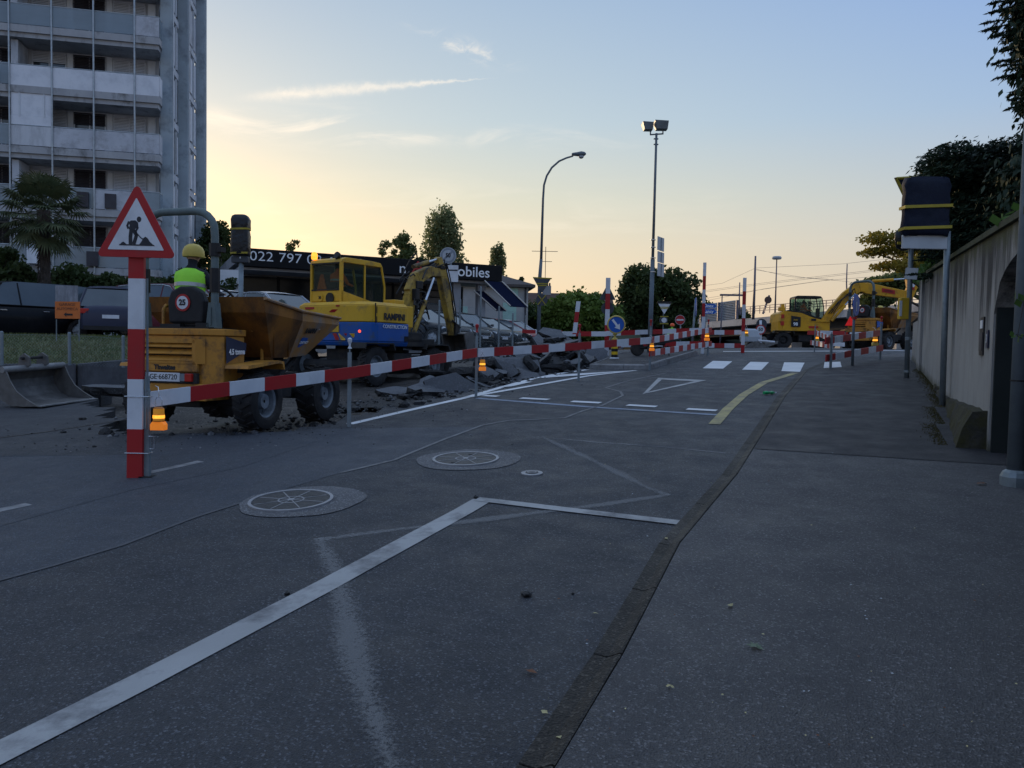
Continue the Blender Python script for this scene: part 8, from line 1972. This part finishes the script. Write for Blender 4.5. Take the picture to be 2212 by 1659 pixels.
big = [(985, 812, 1.35, .09, .35, -.14, .12, 'large flat asphalt slab tilted up towards the stake with the lamp', .28), (1040, 822, 1.0, .16, .2, .08, -.05, 'thick dark edged slab at the near end of the heap', .12), (1085, 795, .95, .14, .1, .10, .05, 'flat slab with a black underside behind the lamp stake', .22), (1120, 770, .75, .10, .9, .75, .3, 'pale slab leaning near the middle of the heap', .45),
       (1137, 790, .55, .10, .3, .1, .1, 'small slab at the foot of the heap', .12), (1160, 765, .8, .10, 1.3, 1.05, .0, 'upright slab facing the road near the third stake', .40), (1185, 762, .85, .11, -.4, .45, .2, 'long slab leaning against the heap behind the barrier board', .5), (1215, 775, .8, .10, .5, .6, -.3, 'slab tilted beside the third stake', .3),
       (1240, 745, .9, .10, .2, .55, .5, 'slab on the shoulder of the heap right of the third stake', .55), (1195, 712, .8, .09, -.3, .5, .3, 'large slab lying near the top of the heap', .95), (1290, 755, .7, .09, .8, .9, -.4, 'slab standing at the far right end of the heap', .35), (1262, 765, .6, .09, -.8, .3, .1, 'slab lying flat at the right foot of the heap', .2), (1155, 725, .6, .09, .6, .2, .4, 'slab at the top left of the heap', .8), (1312, 765, .5, .08, .2, .5, .2, 'last slab of the heap before the arrow bollard', .15)]
for px, py, s, th, yaw, tx, ty, lb, zz in big:
    # depth from the trench line below that pixel
    u, w = ray(px, py); Y = 13.0
    while Y < 26 and u * Y < interp(PIT_R, Y) - .35 - .5: Y += .05
    Y = min(Y, 24)
    best = None
    for k in range(60):
        yk = 13.2 + k * .2; xk = u * yk; zk = EYE + w * yk; g_ = H(xk, yk) - .22 + zz
        if zk <= g_ + .02 and best is None: best = yk
    Y = best or 21.5; slab(Vector((u * Y, Y, H(u * Y, Y) - .22 + zz)), s, th, yaw, tx, ty, lb)
cnt = 0
while cnt < 105:
    y = rr_.uniform(14.3, 24.2) if cnt > 30 else rr_.uniform(17.5, 23.5); x = interp(PIT_R, y) - rr_.uniform(.1, 2.4); hh = heap(x, y)
    if hh < .1 and rr_.random() < .8: continue
    big_ = rr_.random() < .6; s = rr_.uniform(.6, 1.05) if big_ else rr_.uniform(.28, .5)
    slab(Vector((x, y, H(x, y) - .22 + hh * rr_.uniform(.6, 1.05))), s, rr_.uniform(.08, .17), rr_.gauss(.2, 1.0), rr_.gauss(.30, .32), rr_.gauss(-.05, .28)); cnt += 1
# a core of earth under the slabs
grid_mesh('rubble_core', np.arange(-4.5, 3.2, .12), np.arange(13.0, 25.5, .12), lambda x, y: H(x, y) - .24 + heap(x, y) * .72 * (1 + .35 * mnoise.noise(Vector((x * 4, y * 4, 2)))), lambda x, y: heap(x, y) > .02, M_SLS, kind='stuff')
def chunks(name, n, pick, smin, smax, m, label):
    mb = MB(); ico = [(0, 0, 1), (.89, 0, .45), (.28, .85, .45), (-.72, .53, .45), (-.72, -.53, .45), (.28, -.85, .45), (.72, .53, -.45), (-.28, .85, -.45), (-.89, 0, -.45), (-.28, -.85, -.45), (.72, -.53, -.45), (0, 0, -1)]
    fc = [(0, 1, 2), (0, 2, 3), (0, 3, 4), (0, 4, 5), (0, 5, 1), (1, 6, 2), (2, 7, 3), (3, 8, 4), (4, 9, 5), (5, 10, 1), (6, 7, 2), (7, 8, 3), (8, 9, 4), (9, 10, 5), (10, 6, 1), (11, 7, 6), (11, 8, 7), (11, 9, 8), (11, 10, 9), (11, 6, 10)]
    for i in range(n):
        x, y, z = pick(); s = rr_.uniform(smin, smax) * (1 + 1.5 * (rr_.random() < .07)); mb.cur = rr_.choice((0, 0, 1))
        mb.add([(x + v[0] * s * rr_.uniform(.6, 1.3), y + v[1] * s * rr_.uniform(.6, 1.3), z + v[2] * s * rr_.uniform(.4, .8)) for v in ico], fc)
    o = mb.build(name, m, stuff=True); o['label'] = label; return o
def pk1():
    y = rr_.uniform(9.6, 24.5); x = interp(PIT_R, y) - abs(rr_.gauss(0, 1.3)) + (.25 if y > 13 else -.15); return x, y, H(x, y) - (.22 if pit(x, y) else -.01) + (heap(x, y) * .8 if pit(x, y) else 0)
chunks('rubble', 1800, pk1, .010, .045, [M_SLS, M_SLT], 'small lumps of broken asphalt and earth in the trench')
def pk2():
    y = rr_.uniform(8.6, 15); x = interp(PIT_R, y) + rr_.gauss(-1.4, 1.6); return x, y, (H(x, y) - .20 if pit(x, y) else H(x, y) + .005)
chunks('gravel', 900, pk2, .003, .014, [M_SLS, M_KERB], 'scattered grit and crumbs round the dumper wheels')
for px, py, s, lb in [(872, 862, .13, 'round black asphalt lump beside the white line'), (873, 880, .11, 'brown asphalt lump just below the round black one'), (764, 888, .10, 'dark asphalt lump beside the first stake'), (928, 868, .05, 'small crumb of asphalt near the white line'), (1136, 1290, .045, 'black lump of soil on the road in front of the white corner line'), (1237, 1285, .016, 'tiny black stone right of the soil lump'), (620, 1288, .03, 'dark crumb beside the long white edge line'), (1027, 1077, .035, 'dark crumb at the corner of the white lines')]:
    p_ = G(px, py); o = MB(); ico_ = []
    ch_ = chunks('asphalt_lump', 1, lambda: (0, 0, s * .3), s * .8, s * .8001, [M_SLS, M_SLS], lb); ch_.location = p_; ch_['kind'] = 'thing'; tag(ch_, lb, 'asphalt lump', 'loose lumps on the road')
# left broken chunk and weeds
slab(G(228, 855) + Vector((0, 0, .10)), .8, .16, .2, .05, .04, 'single broken asphalt slab on the ground right of the loose bucket')
slab(G(20, 872) + Vector((-.2, .9, .05)), .5, .10, .7, .1, .1, 'small asphalt piece near the left edge')
# leaves and litter
M_LEAFY = mat('dry_yellow_leaf', (.50, .45, .25), .8, c2=(.38, .32, .15), scale=30); M_LEAFB = mat('brown_leaf', (.20, .09, .05), .8, c2=(.14, .07, .04), scale=30); M_LEAFG = mat('grey_green_leaf', (.12, .16, .10), .8, c2=(.18, .22, .16), scale=30)
def hz(x, y): return walkz(x, y) + .004 if x > interp([v.to_3d() for v in KL], y) + .14 else H(x, y) + .006
def leaf(px, py, s, m, lb, kind='oval'):
    p_ = G(px, py); p_.z = hz(p_.x, p_.y); a_ = rr_.uniform(0, 6.28)
    if kind == 'maple':
        pts = []
        for q in range(14): r_ = s * (1.0 if q % 2 == 0 else .45) * (1 if q < 10 else .8); pts.append((r_ * math.cos(q * .4488), r_ * math.sin(q * .4488)))
    else: pts = [(s * x_, s * .42 * y_) for x_, y_ in ((-1, 0), (-.5, .8), (0, 1), (.6, .6), (1, 0), (.6, -.6), (0, -1), (-.5, -.8))]
    vs = [(0, 0, .016)] + [(x, y, .003 + .012 * rr_.random() + .2 * abs(y)) for x, y in pts]; n = len(pts)
    o = MB().add(vs, [(0, 1 + i, 1 + (i + 1) % n) for i in range(n)]).build('fallen_leaf', m); o.matrix_world = Matrix.Translation(p_) @ RZ(a_); tag(o, lb, 'leaf', 'fallen leaves')
leaf(1577, 1326, .028, M_LEAFY, 'pale cream leaf on the pavement, the brightest one'); leaf(1631, 1416, .045, M_LEAFG, 'grey green maple leaf in the middle of the pavement', 'maple'); leaf(1146, 1459, .035, M_LEAFB, 'curled brown leaf on the road left of the gutter'); leaf(1176, 1548, .025, M_LEAFY, 'thin yellow leaf curl close to the bottom of the gutter')
leaf(1285, 1333, .020, M_LEAFY, 'small yellow leaf sliver on the road right of the soil lump'); leaf(1447, 1508, .018, M_LEAFY, 'little yellow leaf on the pavement close to the gutter'); leaf(1439, 1168, .022, M_LEAFY, 'pale leaf beside the end of the short white line'); leaf(2120, 1055, .05, M_LEAFB, 'brown leaf tuft at the foot of the right lamp post'); leaf(1208, 1604, .022, M_LEAFY, 'leaf lying on the lowest visible gutter stone')
mb = MB()
for i in range(150):
    px, py = rr_.uniform(1150, 2200), rr_.uniform(960, 1659) ** 1.0; p_ = G(px, py); z_ = hz(p_.x, p_.y); s = rr_.uniform(.003, .010); a_ = rr_.uniform(0, 6.28); mb.cur = rr_.choice((0, 0, 1, 2))
    mb.add([(p_.x + s * math.cos(a_), p_.y + s * math.sin(a_), z_ + .003), (p_.x - s * .5 * math.sin(a_), p_.y + s * .5 * math.cos(a_), z_ + .006), (p_.x - s * math.cos(a_), p_.y - s * math.sin(a_), z_ + .003), (p_.x + s * .5 * math.sin(a_), p_.y - s * .5 * math.cos(a_), z_ + .002)], [(0, 1, 2, 3)])
o = mb.build('leaf_litter', [M_LEAFY, M_LEAFB, M_SIGNGR], stuff=True); o['label'] = 'tiny leaf scraps and grit scattered over road and pavement'
# crushed green can near the yellow line
t_ = thing('crushed_bottle', 'crushed green plastic bottle lying by the gutter near the yellow line', 'litter', G(1662, 853) + Vector((0, 0, .035)), .4)
MB().loft([[(x_, .035 * k * math.cos(t), .03 * k * math.sin(t)) for t in [2 * math.pi * q / 10 for q in range(10)]] for x_, k in ((-.12, .9), (-.06, 1.1), (.0, .6), (.05, 1.0), (.09, .5), (.12, .25))]).build('bottle', mat('green_plastic', (.03, .35, .12), .25, c2=(.02, .25, .09), scale=9), t_, smooth=True); MB().lathe([(.013, 0), (.013, .02)], 10, T(.12, 0, 0) @ RY(math.pi / 2)).build('cap', M_STRIPW, t_)
bpy.context.view_layer.update()
